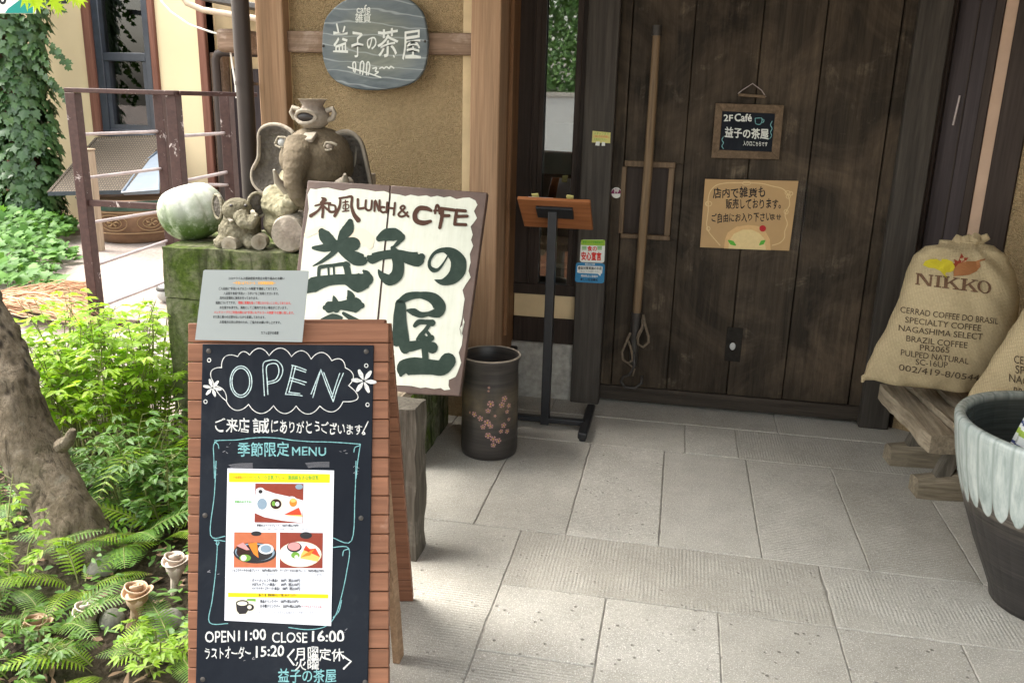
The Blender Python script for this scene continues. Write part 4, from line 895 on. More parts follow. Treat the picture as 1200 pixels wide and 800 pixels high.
# umbrella vase
vz = thing('umbrella_vase', 'tall dark ceramic umbrella vase painted with pink cherry blossoms', 'vase', loc=(-.738, 3.412, 0))
VR = [(.112,0),(.120,.006),(.1235,.03),(.1225,.12),(.1215,.22),(.1215,.33),(.119,.385),(.120,.41),(.126,.432),(.129,.440),(.127,.446),(.119,.446),(.113,.435),(.112,.38),(.112,.05),(.0,.045)]
part('body', MB().lathe([(.0,0)]+VR, 72, wob=lambda w, z: 1+.004*math.sin(w*2+z*9)), M['vase'], vz, smooth=50)
part('rim_edge', MB().tube([(.1245*math.cos(a_), .1245*math.sin(a_), .4455) for a_ in [2*math.pi*k/60 for k in range(61)]], .0042, 8), M['clay_pot'], vz)
def vpos(px, py, r=.1228):
    d = ray(px, py); o = EYE-Vector((-.738, 3.412, 0)); A = d.x**2+d.y**2; B = 2*(o.x*d.x+o.y*d.y); C = o.x**2+o.y**2-r*r
    D = B*B-4*A*C
    if D < 0: return None
    q = o+d*((-B-math.sqrt(D))/(2*A)); return math.atan2(q.y, q.x), q.z
b = MB(); c2 = MB()
FL = [(575,473,1.2),(572,481,.9),(591,467,1.1),(588,474,1.1),(596,475,.9),(594,482,.8),(556,485,1.0),(563,490,1.0),(571,495,1.2),(566,500,.9),(575,499,.9),(590,498,1.0),(594,505,.9),(587,505,.8),(572,510,1.1),(578,514,1.1),(584,516,1.0),(578,521,.9),(573,454,.45),(572.5,458,.4),(580,487,.5),(596,491,.7),(551,483,.5)]
for (px, py, s_) in FL:
    q = vpos(px, py)
    if not q: continue
    th, z0 = q; a0 = random.uniform(0, 6.28)
    for k in range(5):
        a1 = a0+k*2*math.pi/5; pts = []
        for (r, d) in ((.002,0),(.008,-.45),(.0125,-.40),(.0125,-.12),(.0108,0),(.0125,.12),(.0125,.40),(.008,.45)):
            u = r*s_*math.cos(a1+d); v = r*s_*math.sin(a1+d); t = th+u/.1228; rad = .1242+.0002*k
            pts.append((rad*math.cos(t), rad*math.sin(t), z0+v))
        b.add(pts, [tuple(range(8))])
    t = th; c2.ell((.1248*math.cos(t), .1248*math.sin(t), z0), (.0022*s_,.0022*s_,.0022*s_), n=5)
part('blossom_painting', b, M['petal'], vz, smooth=0); part('blossom_hearts', c2, M['ink_yellow'], vz)

# menu lectern
lx = -.545; le = thing('menu_stand', 'black steel menu stand with a tilted orange wooden board beside the door', 'stand', loc=(lx, 3.87, 0))
q = [onY(606, 234.5, 3.70), onY(691.5, 236.5, 3.70)]
top = Fr(((q[0]+q[1])/2), (1,0,0), (0,.80,-.60)); hw = (q[1]-q[0]).length/2
b = MB(); b.box(-hw, hw, 0, .245, 0, .016); TB = part('board', b, M['orange_wood'], le, bevel=.003); TB.parent = le
TB.data.transform(wmat(le).inverted() @ top.mat())
b = MB(); b.box(-.082, .082, .045, .13, -.014, -.0005); o = part('mount_plate', b, M['black_metal'], le, bevel=.002); o.data.transform(wmat(le).inverted() @ top.mat())
pc = top.world(0, .09, -.004)
b = MB(); b.box(-.020, .020, -.020, .020, .0, pc.z-.0); part('post', b, M['black_metal'], le, bevel=.003).location = (0, pc.y-3.87, .012)
b = MB(); b.box(-.19, .19, -.018, .018, .022, .048); part('cross_bar', b, M['black_metal'], le, bevel=.004).location = (0, pc.y-3.87, 0)
for s_ in (-1, 1):
    b = MB(); b.box(s_*.195-.021, s_*.195+.021, -.26, .14, .012, .046); f = part('foot', b, M['black_metal'], le, bevel=.008)
    b = MB(); b.lathe([(.016,0),(.016,.013)], 14, (s_*.195,-.235,0)); part('rubber_pad', b, M['black_metal'], f); b = MB(); b.lathe([(.016,0),(.016,.013)], 14, (s_*.195,.12,0)); part('rubber_pad', b, M['black_metal'], f)
mb_ = thing('menu_book', 'folded menu lying on the orange stand board with yellow page corners showing', 'menu', m=top.mat())
b = MB(); b.box(-.115, -.005, .012, .2, .0165, .023); b.box(.0, .11, .012, .2, .0165, .022); part('pages', b, M['white_paper'], mb_, bevel=.001)
b = MB(); b.prism([(-.10,-.002),(-.07,-.006),(-.07,.05),(-.10,.05)], .028, .031); part('page_tab', b, M['sticker_yellow'], mb_, smooth=0); b = MB(); b.prism([(.055,-.006),(.085,-.0),(.08,.05),(.05,.05)], .028, .031); part('page_tab', b, M['sticker_yellow'], mb_, smooth=0)

# carrying pole hung on the door
po = thing('carrying_pole', 'smooth wooden shoulder pole with a dark end cap hanging upright on the door', 'pole', loc=tuple(onY(748, 300, YD-.05)))
pt = [onY(*p, YD-.045) for p in ((769.5, 40), (766, 100), (760, 190), (752, 290), (746, 368))]
part('shaft', MB().tube(pt, [.017, .0195, .0215, .0215, .0205], 20), M['pole'], po, world=True)
pt2 = [onY(*p, YD-.045) for p in ((746, 366), (743.5, 395), (741.5, 428))]; part('iron_sleeve', MB().tube(pt2, [.0255, .024, .019], 16), M['iron'], po, world=True)
q = [onY(*p, YD-.045) for p in ((770.2, 30), (769.3, 42))]; part('end_cap', MB().tube(q, [.022, .0235], 16), M['iron'], po, world=True)
q = onY(752, 376, YD-.05); part('hanger_pin', MB().tube([q+Vector((-.02,.05,0)), q+Vector((0,-.01,0))], .005, 8), M['iron'], po, world=True)
def loop(pts, r, y=YD-.072): return MB().tube([onY(745+(px-745)*1.25, 410+(py-410)*1.12, y-.006*math.sin(i*1.3)) for i, (px, py) in enumerate(pts)], r, 8)
ropes = thing('hanging_rope', 'knotted old rope loops with an iron hook dangling from the pole end', 'rope', loc=tuple(onY(745, 410, YD-.05)))
part('rope_loop', loop([(752,373),(754,385),(757,396),(757,402),(752,407),(747,404),(747,397),(751,388),(752,374)], .0065), M['rope'], ropes, world=True, smooth=180)
part('rope_loop', loop([(752,384),(748,392),(746,399)], .006), M['rope'], ropes, world=True, smooth=180)
part('rope_loop', loop([(740,392),(736,402),(732,412),(733,420),(738,424),(742,420),(741,410),(738,400)], .0065), M['rope'], ropes, world=True, smooth=180)
part('rope_loop', loop([(738,424),(744,430),(742,437)], .005), M['rope'], ropes, world=True, smooth=180)
part('iron_hook', loop([(743,412),(744,426),(739,436),(733,438),(731,443),(735,449),(744,450),(750,445),(751,437)], .0075), M['iron'], ropes, world=True, smooth=180)

# ------------------------------------------------------------------ right hand corner
rb = thing('log_bench', 'rough driftwood bench of split planks carrying the upright coffee sack', 'bench', loc=(1.2, 3.6, 0))
BD = Vector((.10, -.99, 0)).normalized(); BN = Vector((BD.y*-1, BD.x, 0))
bo = Vector((.985, 3.97, 0))
def bw(u, v, z): return bo + BD*u + Vector((.99,.10,0))*v + Vector((0,0,z))
def plank(u0, u1, v0, v1, z0, z1, seed, end=.02):
    k, l = 14, 4; vs = []; ring = []
    for i in range(k+1):
        u = u0+(u1-u0)*i/k
        for (a_, c_) in ((0,0),(.5,-.1),(1,0),(1,1),(.66,1.05),(.33,1.02),(0,1)):
            p = bw(u + end*noise.noise((a_*3+seed, c_*3, i//k)) * (1 if i in (0, k) else 0), v0+(v1-v0)*a_, z0+(z1-z0)*c_)
            p += Vector(((.010*noise.noise((u*7, a_*4, seed))), 0, .016*noise.noise((u*4, a_*3+seed, 2))+.005*noise.noise((u*20, a_*9+seed, 5)))); vs.append(p)
    fs = [(i*7+j, i*7+(j+1) % 7, (i+1)*7+(j+1) % 7, (i+1)*7+j) for i in range(k) for j in range(7)]+[tuple(range(6, -1, -1)), tuple(k*7+j for j in range(7))]
    return MB().add(vs, fs)
for i, (v0, v1, z0, z1, u0, u1) in enumerate(((-.055,.045,.250,.318,.10,.72),(.055,.140,.272,.338,.03,.79),(.152,.245,.285,.348,.05,.77),(.256,.35,.285,.345,.04,.75),(.362,.46,.285,.345,.05,.74))):
    part('plank', plank(u0, u1, v0, v1, z0, z1, i*3.7), M['oldwood'], rb, world=True, smooth=45)
for u, s_ in ((.23, 1), (.55, 2)):
    bs = MB(); f = bw(u, -.02, 0)
    vs = []; k = 10
    for i in range(k+1):
        v = -.02+.60*i/k
        for (a_, h) in ((-1,0),(1,0),(1,.8),(.5,1),(-.5,1),(-1,.8)):
            hh = (.075+.035*min(1, i/3))*h; p = bw(u+a_*.050, v, hh*(1+.06*noise.noise((v*8, h, s_)))) + Vector((.010*noise.noise((v*5, a_, s_*3+h)), .012*noise.noise((v*6, a_+h, s_)), 0)); vs.append(p)
    fs = [(i*6+j, i*6+(j+1) % 6, (i+1)*6+(j+1) % 6, (i+1)*6+j) for i in range(k) for j in range(6)]+[tuple(range(5, -1, -1)), tuple(k*6+j for j in range(6))]
    part('foot', bs.add(vs, fs), M['oldwoodx'], rb, world=True, smooth=45)
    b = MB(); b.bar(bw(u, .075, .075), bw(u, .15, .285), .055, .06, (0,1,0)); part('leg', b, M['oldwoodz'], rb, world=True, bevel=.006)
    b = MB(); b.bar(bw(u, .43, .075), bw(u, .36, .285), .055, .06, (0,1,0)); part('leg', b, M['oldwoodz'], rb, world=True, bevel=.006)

def lerp_tab(tab, y):
    tab = sorted(tab)
    if y <= tab[0][0]: return tab[0][1]
    for (a, va), (b, vb) in zip(tab, tab[1:]):
        if y <= b:
            t = (y-a)/(b-a); t = t*t*(3-2*t)*.5+t*.5; return va*(1-t)+vb*t
    return tab[-1][1]
class Sack:
    """filled cloth bag: outline left/right by height in the sack's own plane, bulging front and back"""
    def __init__(s, fr, left, right, depth, seed):
        s.fr = fr; s.L = sorted((fr.at(*p).y, fr.at(*p).x) for p in left); s.Rt = sorted((fr.at(*p).y, fr.at(*p).x) for p in right)
        s.b0 = min(s.L[0][0], s.Rt[0][0]); s.b1 = max(s.L[-1][0], s.Rt[-1][0]); s.D = depth; s.sd = seed
    def row(s, b):
        return lerp_tab(s.L, b), lerp_tab(s.Rt, b)
    def dep(s, t): return s.D*(0.42+0.58*math.sin(math.pi*min(1, max(0, .06+t*.90)))**.8)*(1 if t < .93 else 1-(t-.93)/.07*.45)
    def wr(s, x, b, t):
        q = .010*noise.noise((x*5, b*5, s.sd))+.008*noise.noise((x*13+b*8, b*7, s.sd+3))+.004*noise.noise((x*30+b*14, b*20, s.sd+5))+.005*max(0, noise.noise((x*3+b*9, b*11-x*4, s.sd+8)))
        tx = s.tie[0]; k = max(0, (t-.62)/.38)                       # folds that gather at the tie
        q += .022*k*math.sin(math.atan2(x-tx, max(.02, s.tie[1]-b))*9+s.sd)*min(1, abs(x-tx)*9)
        k2 = max(0, (.10-t)/.10); q += .008*k2*math.sin(x*55+s.sd)
        return q
    def front(s, x, b):
        t = (b-s.b0)/(s.b1-s.b0); l, r = s.row(b); u = (x-(l+r)/2)/max(.01, (r-l)/2); u = max(-.995, min(.995, u))
        return s.dep(t)*(1-abs(u)**2.6)**(1/2.2)+s.wr(x, b, t)
    def build(s, name, mat, parent):
        B = MB(); nt, na = 60, 84; vs = []
        for i in range(nt+1):
            t = i/nt; b = s.b0+(s.b1-s.b0)*t; l, r = s.row(b); c, h = (l+r)/2, max(.012, (r-l)/2)
            for j in range(na):
                a = 2*math.pi*j/na; ca, sa = math.cos(a), math.sin(a); u = math.copysign(abs(ca)**.75, ca); x = c+h*u
                d = s.dep(t)*(max(0, 1-abs(u)**2.6))**(1/2.2)
                z = (d+s.wr(x, b, t)) if sa >= 0 else -d*.8
                bb = b - (.010*math.sin(u*3.1)**2 if i == 0 else 0)
                vs.append((x, bb, z))
        fs = [(i*na+j, i*na+(j+1) % na, (i+1)*na+(j+1) % na, (i+1)*na+j) for i in range(nt) for j in range(na)]+[tuple(range(na-1, -1, -1)), tuple(nt*na+j for j in range(na))]
        B.add(vs, fs); return part(name, B, mat, parent, smooth=180)
    def lift(s, mb, h=.003):
        mb.v = [(p[0], p[1], s.front(p[0], p[1])+h+p[2]*.4) for p in mb.v]; return mb
def fine(mb, L=.02):
    """split long faces so that print can follow the cloth"""
    me = bpy.data.meshes.new('t'); me.from_pydata(mb.v, [], mb.f); bm = bmesh.new(); bm.from_mesh(me)
    bmesh.ops.triangulate(bm, faces=bm.faces)
    for _ in range(4):
        e = [x for x in bm.edges if x.calc_length() > L]
        if not e: break
        bmesh.ops.subdivide_edges(bm, edges=e, cuts=1); bmesh.ops.triangulate(bm, faces=[f for f in bm.faces if len(f.verts) > 3])
    bm.verts.ensure_lookup_table(); bm.verts.index_update()
    mb.v = [tuple(v.co) for v in bm.verts]; mb.f = [tuple(v.index for v in f.verts) for f in bm.faces]; mb.m = [0]*len(mb.f); bm.free(); bpy.data.meshes.remove(me); return mb
c0 = onY(1090, 437, 3.60)
SF = Fr(c0, (.99, -.14, 0), (.03, .16, .98))
s1 = Sack(SF, [(1012,441),(1015,430),(1024,410),(1040,381),(1055,345),(1061,322),(1070,300),(1084,288),(1100,286.5)], [(1150,449),(1168,438),(1180,415),(1190,380),(1194,350),(1190,322),(1178,300),(1163,288),(1146,284)], .155, 2.0)
s1.tie = tuple(SF.at(1133, 287))
sk = thing('coffee_sack', 'full tan jute coffee sack with printed brown logo standing on the driftwood bench', 'sack', m=SF.mat())
s1.build('bag', M['jute'], sk)
b = MB(); q = SF.at(1133, 290); z = s1.front(q.x, q.y)*.5
for k, (dx, dy, r) in enumerate(((-.045,.035,.020),(-.015,.045,.022),(.02,.050,.022),(.05,.048,.018),(.0,.03,.026))):
    b.tube([(q.x, q.y-.03, z), (q.x+dx*.35, q.y+.0, z), (q.x+dx*.8, q.y+dy*.7, z+.008*(k % 3)), (q.x+dx*1.25, q.y+dy, z+.01*(k % 2))], [.030,.016,r,r*.75], 9, ell=.55)
part('tied_neck', b, M['jute'], sk, smooth=60)
o = [SF.at(1012, 441), SF.at(1016, 436)]; b = MB(); b.tube([(o[0].x+.03, o[0].y+.012, .02), (o[0].x-.002, o[0].y-.004, .02), (o[0].x-.004, o[0].y-.022, .022)], [.022,.012,.006], 8); part('corner_ear', b, M['jute'], sk)
b = MB()
LN = [("CERRAD COFFEE DO BRASIL",(1052.5,364.5),(1160.5,377),6.7),("SPECIALTY COFFEE",(1057,375.5),(1141,384.5),6.7),("NAGASHIMA SELECT",(1050,385),(1143,394.5),6.7),("BRAZIL COFFEE",(1058,396.5),(1126,404),6.7),("PR2065",(1073,406.5),(1106,409.5),6.7),("PULPED NATURAL",(1052,412.5),(1128,422.5),6.7),("SC-16UP",(1068.5,423),(1105,427),6.7),("002/419-8/0544",(1050,430),(1142,443),7.2)]
for t_, p0, p1, h in LN: text(b, SF, t_, p0, p1, h, z=0, bold=.012)
b.v = [(p[0], p[1], 0) for p in b.v]; part('print', s1.lift(fine(b, .03), .0022), M['jute_ink'], sk, smooth=0)
b = MB()
def serif(mb, ch, x0, x1, yb0, h, sl):
    """slab lettering of the sack logo: polygons in a unit box, sheared along the printed slope"""
    w = x1-x0; G = {'N': [[(0,0),(.28,0),(.28,.1),(.2,.1),(.2,.9),(.28,.9),(.28,1),(0,1),(0,.9),(.07,.9),(.07,.1),(0,.1)], [(.07,1),(.33,1),(.93,.0),(.72,.0)], [(.72,1),(1,1),(1,.9),(.93,.9),(.93,0),(.80,0),(.80,.9),(.72,.9)]],
        'I': [[(0,0),(1,0),(1,.1),(.72,.1),(.72,.9),(1,.9),(1,1),(0,1),(0,.9),(.28,.9),(.28,.1),(0,.1)]],
        'K': [[(0,0),(.40,0),(.40,.1),(.31,.1),(.31,.9),(.40,.9),(.40,1),(0,1),(0,.9),(.1,.9),(.1,.1),(0,.1)], [(.31,.50),(.31,.36),(.86,.92),(.70,.92)], [(.60,1),(.98,1),(.98,.92),(.60,.92)], [(.42,.50),(.58,.62),(1,.08),(.76,.08)], [(.62,0),(1.04,0),(1.04,.085),(.62,.085)]]}
    if ch == 'O':
        n = 28; out = [(.5+.5*math.cos(a), .5+.52*math.sin(a)) for a in [2*math.pi*k/n for k in range(n)]]; inn = [(.5+.30*math.cos(a), .5+.44*math.sin(a)) for a in [2*math.pi*k/n for k in range(n)]]
        f = lambda p: SF.at(x0+w*p[0], yb0+sl*(w*p[0])-h*p[1]); vs = [f(p) for p in out]+[f(p) for p in inn]
        mb.add([(p.x, p.y, 0) for p in vs], [(i, (i+1) % n, n+(i+1) % n, n+i) for i in range(n)]); return
    for k, pg in enumerate(G[ch]):
        mb.poly([SF.at(x0+w*p[0]+h*.12*p[1], yb0+sl*(w*p[0])-h*p[1]) for p in pg], .00002*k)
X0, Y0 = 1069, 332.5
for ch, a_, w in (('N',0,18),('I',19.5,8),('K',28.5,19),('K',48.5,19.5),('O',68,16.5)): serif(b, ch, X0+a_, X0+a_+w, Y0+.125*a_, 13.2+a_*.01, .125)
part('logo_lettering', s1.lift(fine(b, .025), .0026), M['jute_logo'], sk, smooth=0)
def blobpoly(pts, mat, name, h): b = MB().poly([SF.at(*p) for p in pts], 0); return part(name, s1.lift(fine(b, .02), h), M[mat], sk, smooth=0)
blobpoly([(1078.5,310.5),(1081,306),(1087,303.5),(1094,303.5),(1098,306.5),(1099,303.5),(1104,303.5),(1110,306.5),(1113,312),(1112,316.5),(1107,318.5),(1103,318.5),(1101.5,321),(1104.5,323.5),(1103,325),(1100,321.5),(1096,317),(1090,314),(1084,313.5)], 'ginkgo', 'ginkgo_leaf_print', .0030)
blobpoly([(1106,308),(1113,308.5),(1112,303.5),(1117,306),(1121,297),(1124,302),(1129,302),(1126,305),(1119,309),(1112,314),(1107,311)], 'leafred', 'red_leaf_print', .0022)
blobpoly([(1111,323),(1111.5,315),(1117,309),(1126,306),(1137,306),(1142,304),(1148,303),(1147.5,304.5),(1141,306.5),(1142,312),(1137,317.5),(1128,321.5),(1118,322.5)], 'leafbrown', 'brown_leaf_print', .0038)
c0 = onY(1170, 470, 3.22); SG = Fr(c0, (.96, -.26, 0), (.10, .30, .95))
s2 = Sack(SG, [(1117,500),(1121,488),(1135,462),(1160,424),(1180,392),(1196,368),(1216,338),(1236,328)], [(1262,520),(1282,500),(1296,460),(1302,420),(1300,380),(1292,350),(1276,328)], .12, 9.0); s2.tie = tuple(SG.at(1256, 334))
sk2 = thing('coffee_sack', 'second tan jute sack slumped against the first one behind the big planter pot', 'sack', m=SG.mat()); s2.build('bag', M['jute'], sk2)
b = MB()
for t_, p0, p1, h in (("CERRAD COFFEE",(1184,427),(1256,440),9),("SPECIALTY",(1185.5,438.5),(1240,449),9),("NAGASHIMA",(1178.5,448),(1240,462),9),("BRAZIL COFFEE",(1183.5,463),(1252,478),9)): text(b, SG, t_, p0, p1, h, z=0, bold=.012)
b.v = [(p[0], p[1], 0) for p in b.v]; part('print', s2.lift(fine(b, .03), .0022), M['jute_ink'], sk2, smooth=0)

# big glazed planter pot with a striped umbrella in it
bp = thing('planter_pot', 'big ceramic pot with celadon drip glaze over dark brown at the right edge', 'pot', loc=(1.235, 2.66, 0))
prof = [(.0,0),(.150,0),(.158,.006),(.162,.03),(.185,.085),(.232,.19),(.275,.30),(.305,.39),(.325,.47),(.338,.545),(.343,.575),(.343,.590),(.337,.600),(.325,.601),(.314,.594),(.309,.575),(.300,.50),(.280,.38),(.235,.24),(.16,.12),(.0,.11)]
po_ = part('body', MB().lathe(prof, 96), M['bigpot'], bp, smooth=60)
ia = po_.data.attributes.new('inside', 'FLOAT', 'POINT')
for i in range(len(po_.data.vertices)): ia.data[i].value = 1.0 if i//96 >= 15 else 0.0
um = thing('striped_umbrella', 'folded umbrella with green navy and white stripes leaning inside the planter pot', 'umbrella', loc=(1.235, 2.66, .14))
b = MB(); n1 = 40; vs = []
for i in range(22):
    t = i/21; r = .050+.075*t
    for j in range(n1):
        w = 2*math.pi*j/n1; rr = r*(1+.22*math.sin(w*8+t*2.5)); vs.append((rr*math.cos(w), rr*math.sin(w), .16+.55*t))
b.add(vs, [(i*n1+j, i*n1+(j+1) % n1, (i+1)*n1+(j+1) % n1, (i+1)*n1+j) for i in range(21) for j in range(n1)]+[tuple(21*n1+j for j in range(n1))])
tilt = Matrix.Rotation(R(24), 4, 'Y') @ Matrix.Rotation(R(-3), 4, 'X')
part('canopy', b, M['stripe'], um, smooth=60); part('shaft', MB().tube([(0,0,.17),(0,0,.86)], .007, 10), M['black_metal'], um); part('handle', MB().tube([(0,0,.84),(0,0,.92),(.02,0,.95),(.045,0,.95),(.06,0,.92)], .012, 10), M['pole'], um)
um.matrix_basis = Matrix.Translation((.995, 2.63, .20)) @ tilt
# ------------------------------------------------------------------ signs and writing
def zz(ox, oy, k): return lambda x, y: (ox+x/k, oy+y/k)
def disc(mb, fr, c, rx, ry, z, n=26, rot=0):
    pts = []
    for i in range(n):
        a = 2*math.pi*i/n; x, y = rx*math.cos(a), ry*math.sin(a)
        pts.append(fr.at(c[0]+x*math.cos(rot)-y*math.sin(rot), c[1]+x*math.sin(rot)+y*math.cos(rot)))
    pts.reverse()
    return mb.poly(pts, z)
def pgon(mb, fr, pts, z): return mb.poly([fr.at(*p) for p in pts], z)
def smoothloop(P, k=4):
    out = []; n = len(P)
    for i in range(n):
        p0, p1, p2, p3 = (Vector(P[(i+o) % n]) for o in (-1, 0, 1, 2))
        for j in range(k):
            t = j/k; out.append(0.5*((2*p1)+(p2-p0)*t+(2*p0-5*p1+4*p2-p3)*t*t+(p3-p0+3*p1-3*p2)*t**3))
    return out
def tx(fr, z, items, bold=0, wob=0, mb=None, zoff=.0008, res=3):
    mb = mb or MB()
    for (s, p0, p1, h) in items: text(mb, fr, s, z(*p0), z(*p1), h/z.k, z=zoff, bold=bold, wob=wob, res=res)
    return mb
def Z(ox, oy, k):
    f = zz(ox, oy, k); 
    class _F:
        def __call__(s, x, y): return f(x, y)
    o = _F(); o.k = k; return o
def sts(fr, z, lst, w, mb=None, zoff=.0008, smooth=True):
    mb = mb or MB()
    for pts in lst: stroke(mb, fr, [z(*p) for p in pts], w, z=zoff, smooth=smooth)
    return mb

# round slate sign on the stucco wall
z = Z(320, 0, 4.0); RS = Fr(onY(440, 52, 3.725), (1,0,0), (0,0,1)); RS.o.y = 3.725
ol = [RS.at(*z(*p)) for p in ((240,100),(229,200),(235,285),(268,358),(335,403),(440,424),(560,416),(655,388),(706,330),(725,240),(722,150),(698,55),(620,-12),(540,-26),(440,-26),(350,-4),(285,38))]
rs = thing('cafe_sign', 'rounded slate grey cafe sign with white brush lettering hung high on the stucco wall', 'sign', m=RS.mat())
b = MB(); b.prism(list(reversed(smoothloop(ol, 3))), -.022, 0); part('board', b, M['slate'], rs, bevel=.005, smooth=60)
b = tx(RS, z, [("cafe",(392,62),(456,58),34),("雑貨",(386,108),(458,106),44)], bold=.012, wob=.6)
part('small_lettering', b, M['paint_white'], rs, smooth=0)
b = tx(RS, z, [("益",(282,248),(352,248),125),("子",(368,268),(424,262),108),("の",(440,238),(486,232),62),("茶",(490,264),(586,258),130),("屋",(606,274),(692,272),130)], bold=.011, wob=1.2)
part('main_lettering', b, M['paint_white'], rs, smooth=0)
b = sts(RS, z, [[(352,315),(400,330),(450,345),(505,364)], [(378,335),(374,300),(384,292),(388,310),(384,340)], [(408,345),(410,300),(420,288),(426,305),(420,350)], [(438,352),(440,300),(448,292),(454,312),(446,352)], [(468,322),(486,318),(480,335),(494,338),(478,350)], [(500,322),(512,316),(520,322),(532,314),(545,322),(552,312),(566,320)], [(565,262),(568,268)]], 1.5)
part('sketch', b, M['paint_white'], rs, smooth=0)
for q in ((712, 195), (236, 216)): part('screw', MB().ell((*RS.at(*z(*q)), .001), (.006,.006,.004), n=6), M['iron'], rs)

# big white lunch and cafe sign
lean = R(21); o = onZ(538, 464, .515); LS = Fr(o, (1,0,0), (0, math.sin(lean), math.cos(lean)))
ls = thing('lunch_cafe_sign', 'big cream painted sign with ragged brown border and bold green brush characters', 'sign', m=LS.mat())
z = Z(340, 200, 4.0); y = Z(430, 350, 3.811)
TL, TR_, BR = LS.at(360.5, 211.5), LS.at(571, 225.5), LS.at(538.5, 464)
bl = LS.at(331, 452)
sp = LS.at(457.5, 217), LS.at(434, 459)
b = MB(); b.prism([bl, sp[1]+Vector((-.001,0)), sp[0]+Vector((-.001,0)), TL], -.028, 0); part('board', b, M['signbrown'], ls, bevel=.003)
b = MB(); b.prism([sp[1]+Vector((.001,0)), BR, TR_, sp[0]+Vector((.001,0))], -.030, -.001); part('board', b, M['signbrown'], ls, bevel=.003)
top_ = [z(*p) for p in ((95,84),(120,88),(150,82),(180,80),(200,86),(230,92),(250,95),(285,84),(330,86),(370,92),(400,98),(440,96),(460,103))]
top2 = [z(*p) for p in ((478,108),(510,112),(540,120),(565,113),(600,120),(640,116),(660,124),(690,118),(720,126),(750,121),(780,134),(810,128),(840,126),(868,140),(878,160),(862,190),(876,222),(862,242),(846,262),(856,300),(848,325),(858,352),(842,390),(846,430),(836,470),(846,500),(822,535),(808,560),(818,600),(812,640),(806,690),(794,740),(802,780))]
bot2 = [y(*p) for p in ((432,62),(430,85),(436,105),(416,130),(428,165),(424,205),(410,240),(421,285),(404,330),(396,348),(366,362),(364,388),(372,405),(345,408),(330,398),(300,402),(262,395),(240,398),(200,389),(150,386))]
left = [(441,452),(436,451),(400,446),(345,438),(344,400),(351,330),(356,280),(362,245),(360.5,228)]
seam_t, seam_b = z(468, 105), (436, 452)
b = MB(); b.poly([LS.at(*p) for p in reversed(top_ + [(456.2, 226.6), (434.5, 450)] + left[2:])], .0006)
b2 = MB(); b2.poly([LS.at(*p) for p in reversed([(458.4, 226.8)] + top2 + bot2[0:] + [(437.0, 451)])], .0002)
part('cream_field', b, M['cream_paint'], ls, smooth=0); part('cream_field', b2, M['cream_paint'], ls, smooth=0)
b = sts(LS, z, [[(80,300),(110,285),(145,275)]], 7, zoff=.0012); sts(LS, z, [[(290,300),(330,300),(365,330),(375,350)]], [8,15,16,8], b, .0012)
part('faded_leaves', b, M['ink_blush'], ls, smooth=0)
b = MB()
SC = 1.0
def S4(pts, w, zz_=z, k=4.0): stroke(b, LS, [zz_(*p) for p in pts], [q*SC/k for q in w] if not isinstance(w, (int, float)) else w*SC/k, z=.0020)
SC = 1.16
# 益
S4([(148,285),(162,305),(185,330),(205,340)], [26,48,50,34]); S4([(282,240),(272,275),(250,300),(228,322)], [24,50,42,10])
S4([(108,362),(160,362),(220,350),(285,342),(300,345)], [12,32,40,50,52]); S4([(225,362),(195,392),(150,425),(108,447)], [26,20,14,4]); S4([(225,355),(262,385),(310,412),(345,418),(352,412)], [24,40,54,44,14])
S4([(134,500),(136,465),(145,452),(200,444),(250,438),(270,442)], [12,14,16,13,16,22]); S4([(180,455),(182,492)], 8); S4([(205,452),(207,492)], 8); S4([(262,440),(270,470),(274,505)], [26,26,28])
S4([(70,560),(110,535),(180,515),(260,510),(320,525),(362,510)], [30,62,42,40,78,50]); S4([(345,470),(362,490),(360,540)], [10,30,20])
# 子
S4([(418,318),(450,302),(490,300),(526,310)], [26,50,52,24]); S4([(528,316),(500,345),(475,368)], [20,16,6]); S4([(480,362),(500,400),(508,445),(500,490),(465,512),(430,490),(415,466)], [16,44,46,50,46,26,6])
S4([(368,405),(385,412),(430,398),(500,392),(560,410),(600,415),(616,405)], [16,44,36,36,50,60,30])
# の
S4([(738,402),(722,430),(696,462),(672,466),(654,448),(656,418),(680,385),(720,372),(760,388),(788,425),(786,470),(758,505),(715,522),(678,512)], [6,7,12,20,14,12,14,20,44,62,64,50,26,3])
# 茶
S4([(205,590),(212,615),(218,650)], [8,26,28]); S4([(272,562),(285,590),(282,640)], [6,34,28]); S4([(164,642),(180,640),(240,632),(310,630),(336,632)], [20,46,34,60,24])
S4([(150,700),(200,685),(240,690)], [14,26,14]); S4([(250,668),(300,700),(340,725)], [12,24,30])
# 屋
S4([(500,800),(506,740),(510,680),(515,620)], [40,42,44,34]); S4([(505,625),(550,592),(610,583),(670,598),(700,635),(690,665),(640,672)], [22,34,26,44,52,44,12]); S4([(552,655),(580,662),(620,676),(690,660)], [12,30,24,10])
T = lambda pts, w: S4(pts, w, y, 3.811)
T([(150,30),(152,100),(160,170),(172,222)], [42,44,48,40]); T([(215,120),(232,105),(262,104),(292,108)], [16,22,18,26]); T([(282,112),(262,140),(240,165),(225,182)], [16,16,18,10]); T([(226,178),(270,178),(288,175)], [10,20,24]); T([(262,138),(278,160),(285,180)], [8,14,20])
T([(165,222),(200,212),(250,205),(292,218)], [30,40,30,44]); T([(252,175),(258,215),(262,270)], [26,26,24]); T([(152,340),(165,310),(215,300),(290,305),(335,308),(362,278)], [14,62,66,56,58,62]); T([(340,255),(365,262),(380,285)], [6,22,22])
part('brush_lettering', b, M['ink_green'], ls, smooth=0)
b = MB()
SC = 1.3      # 和風 LUNCH & CAFE in brown
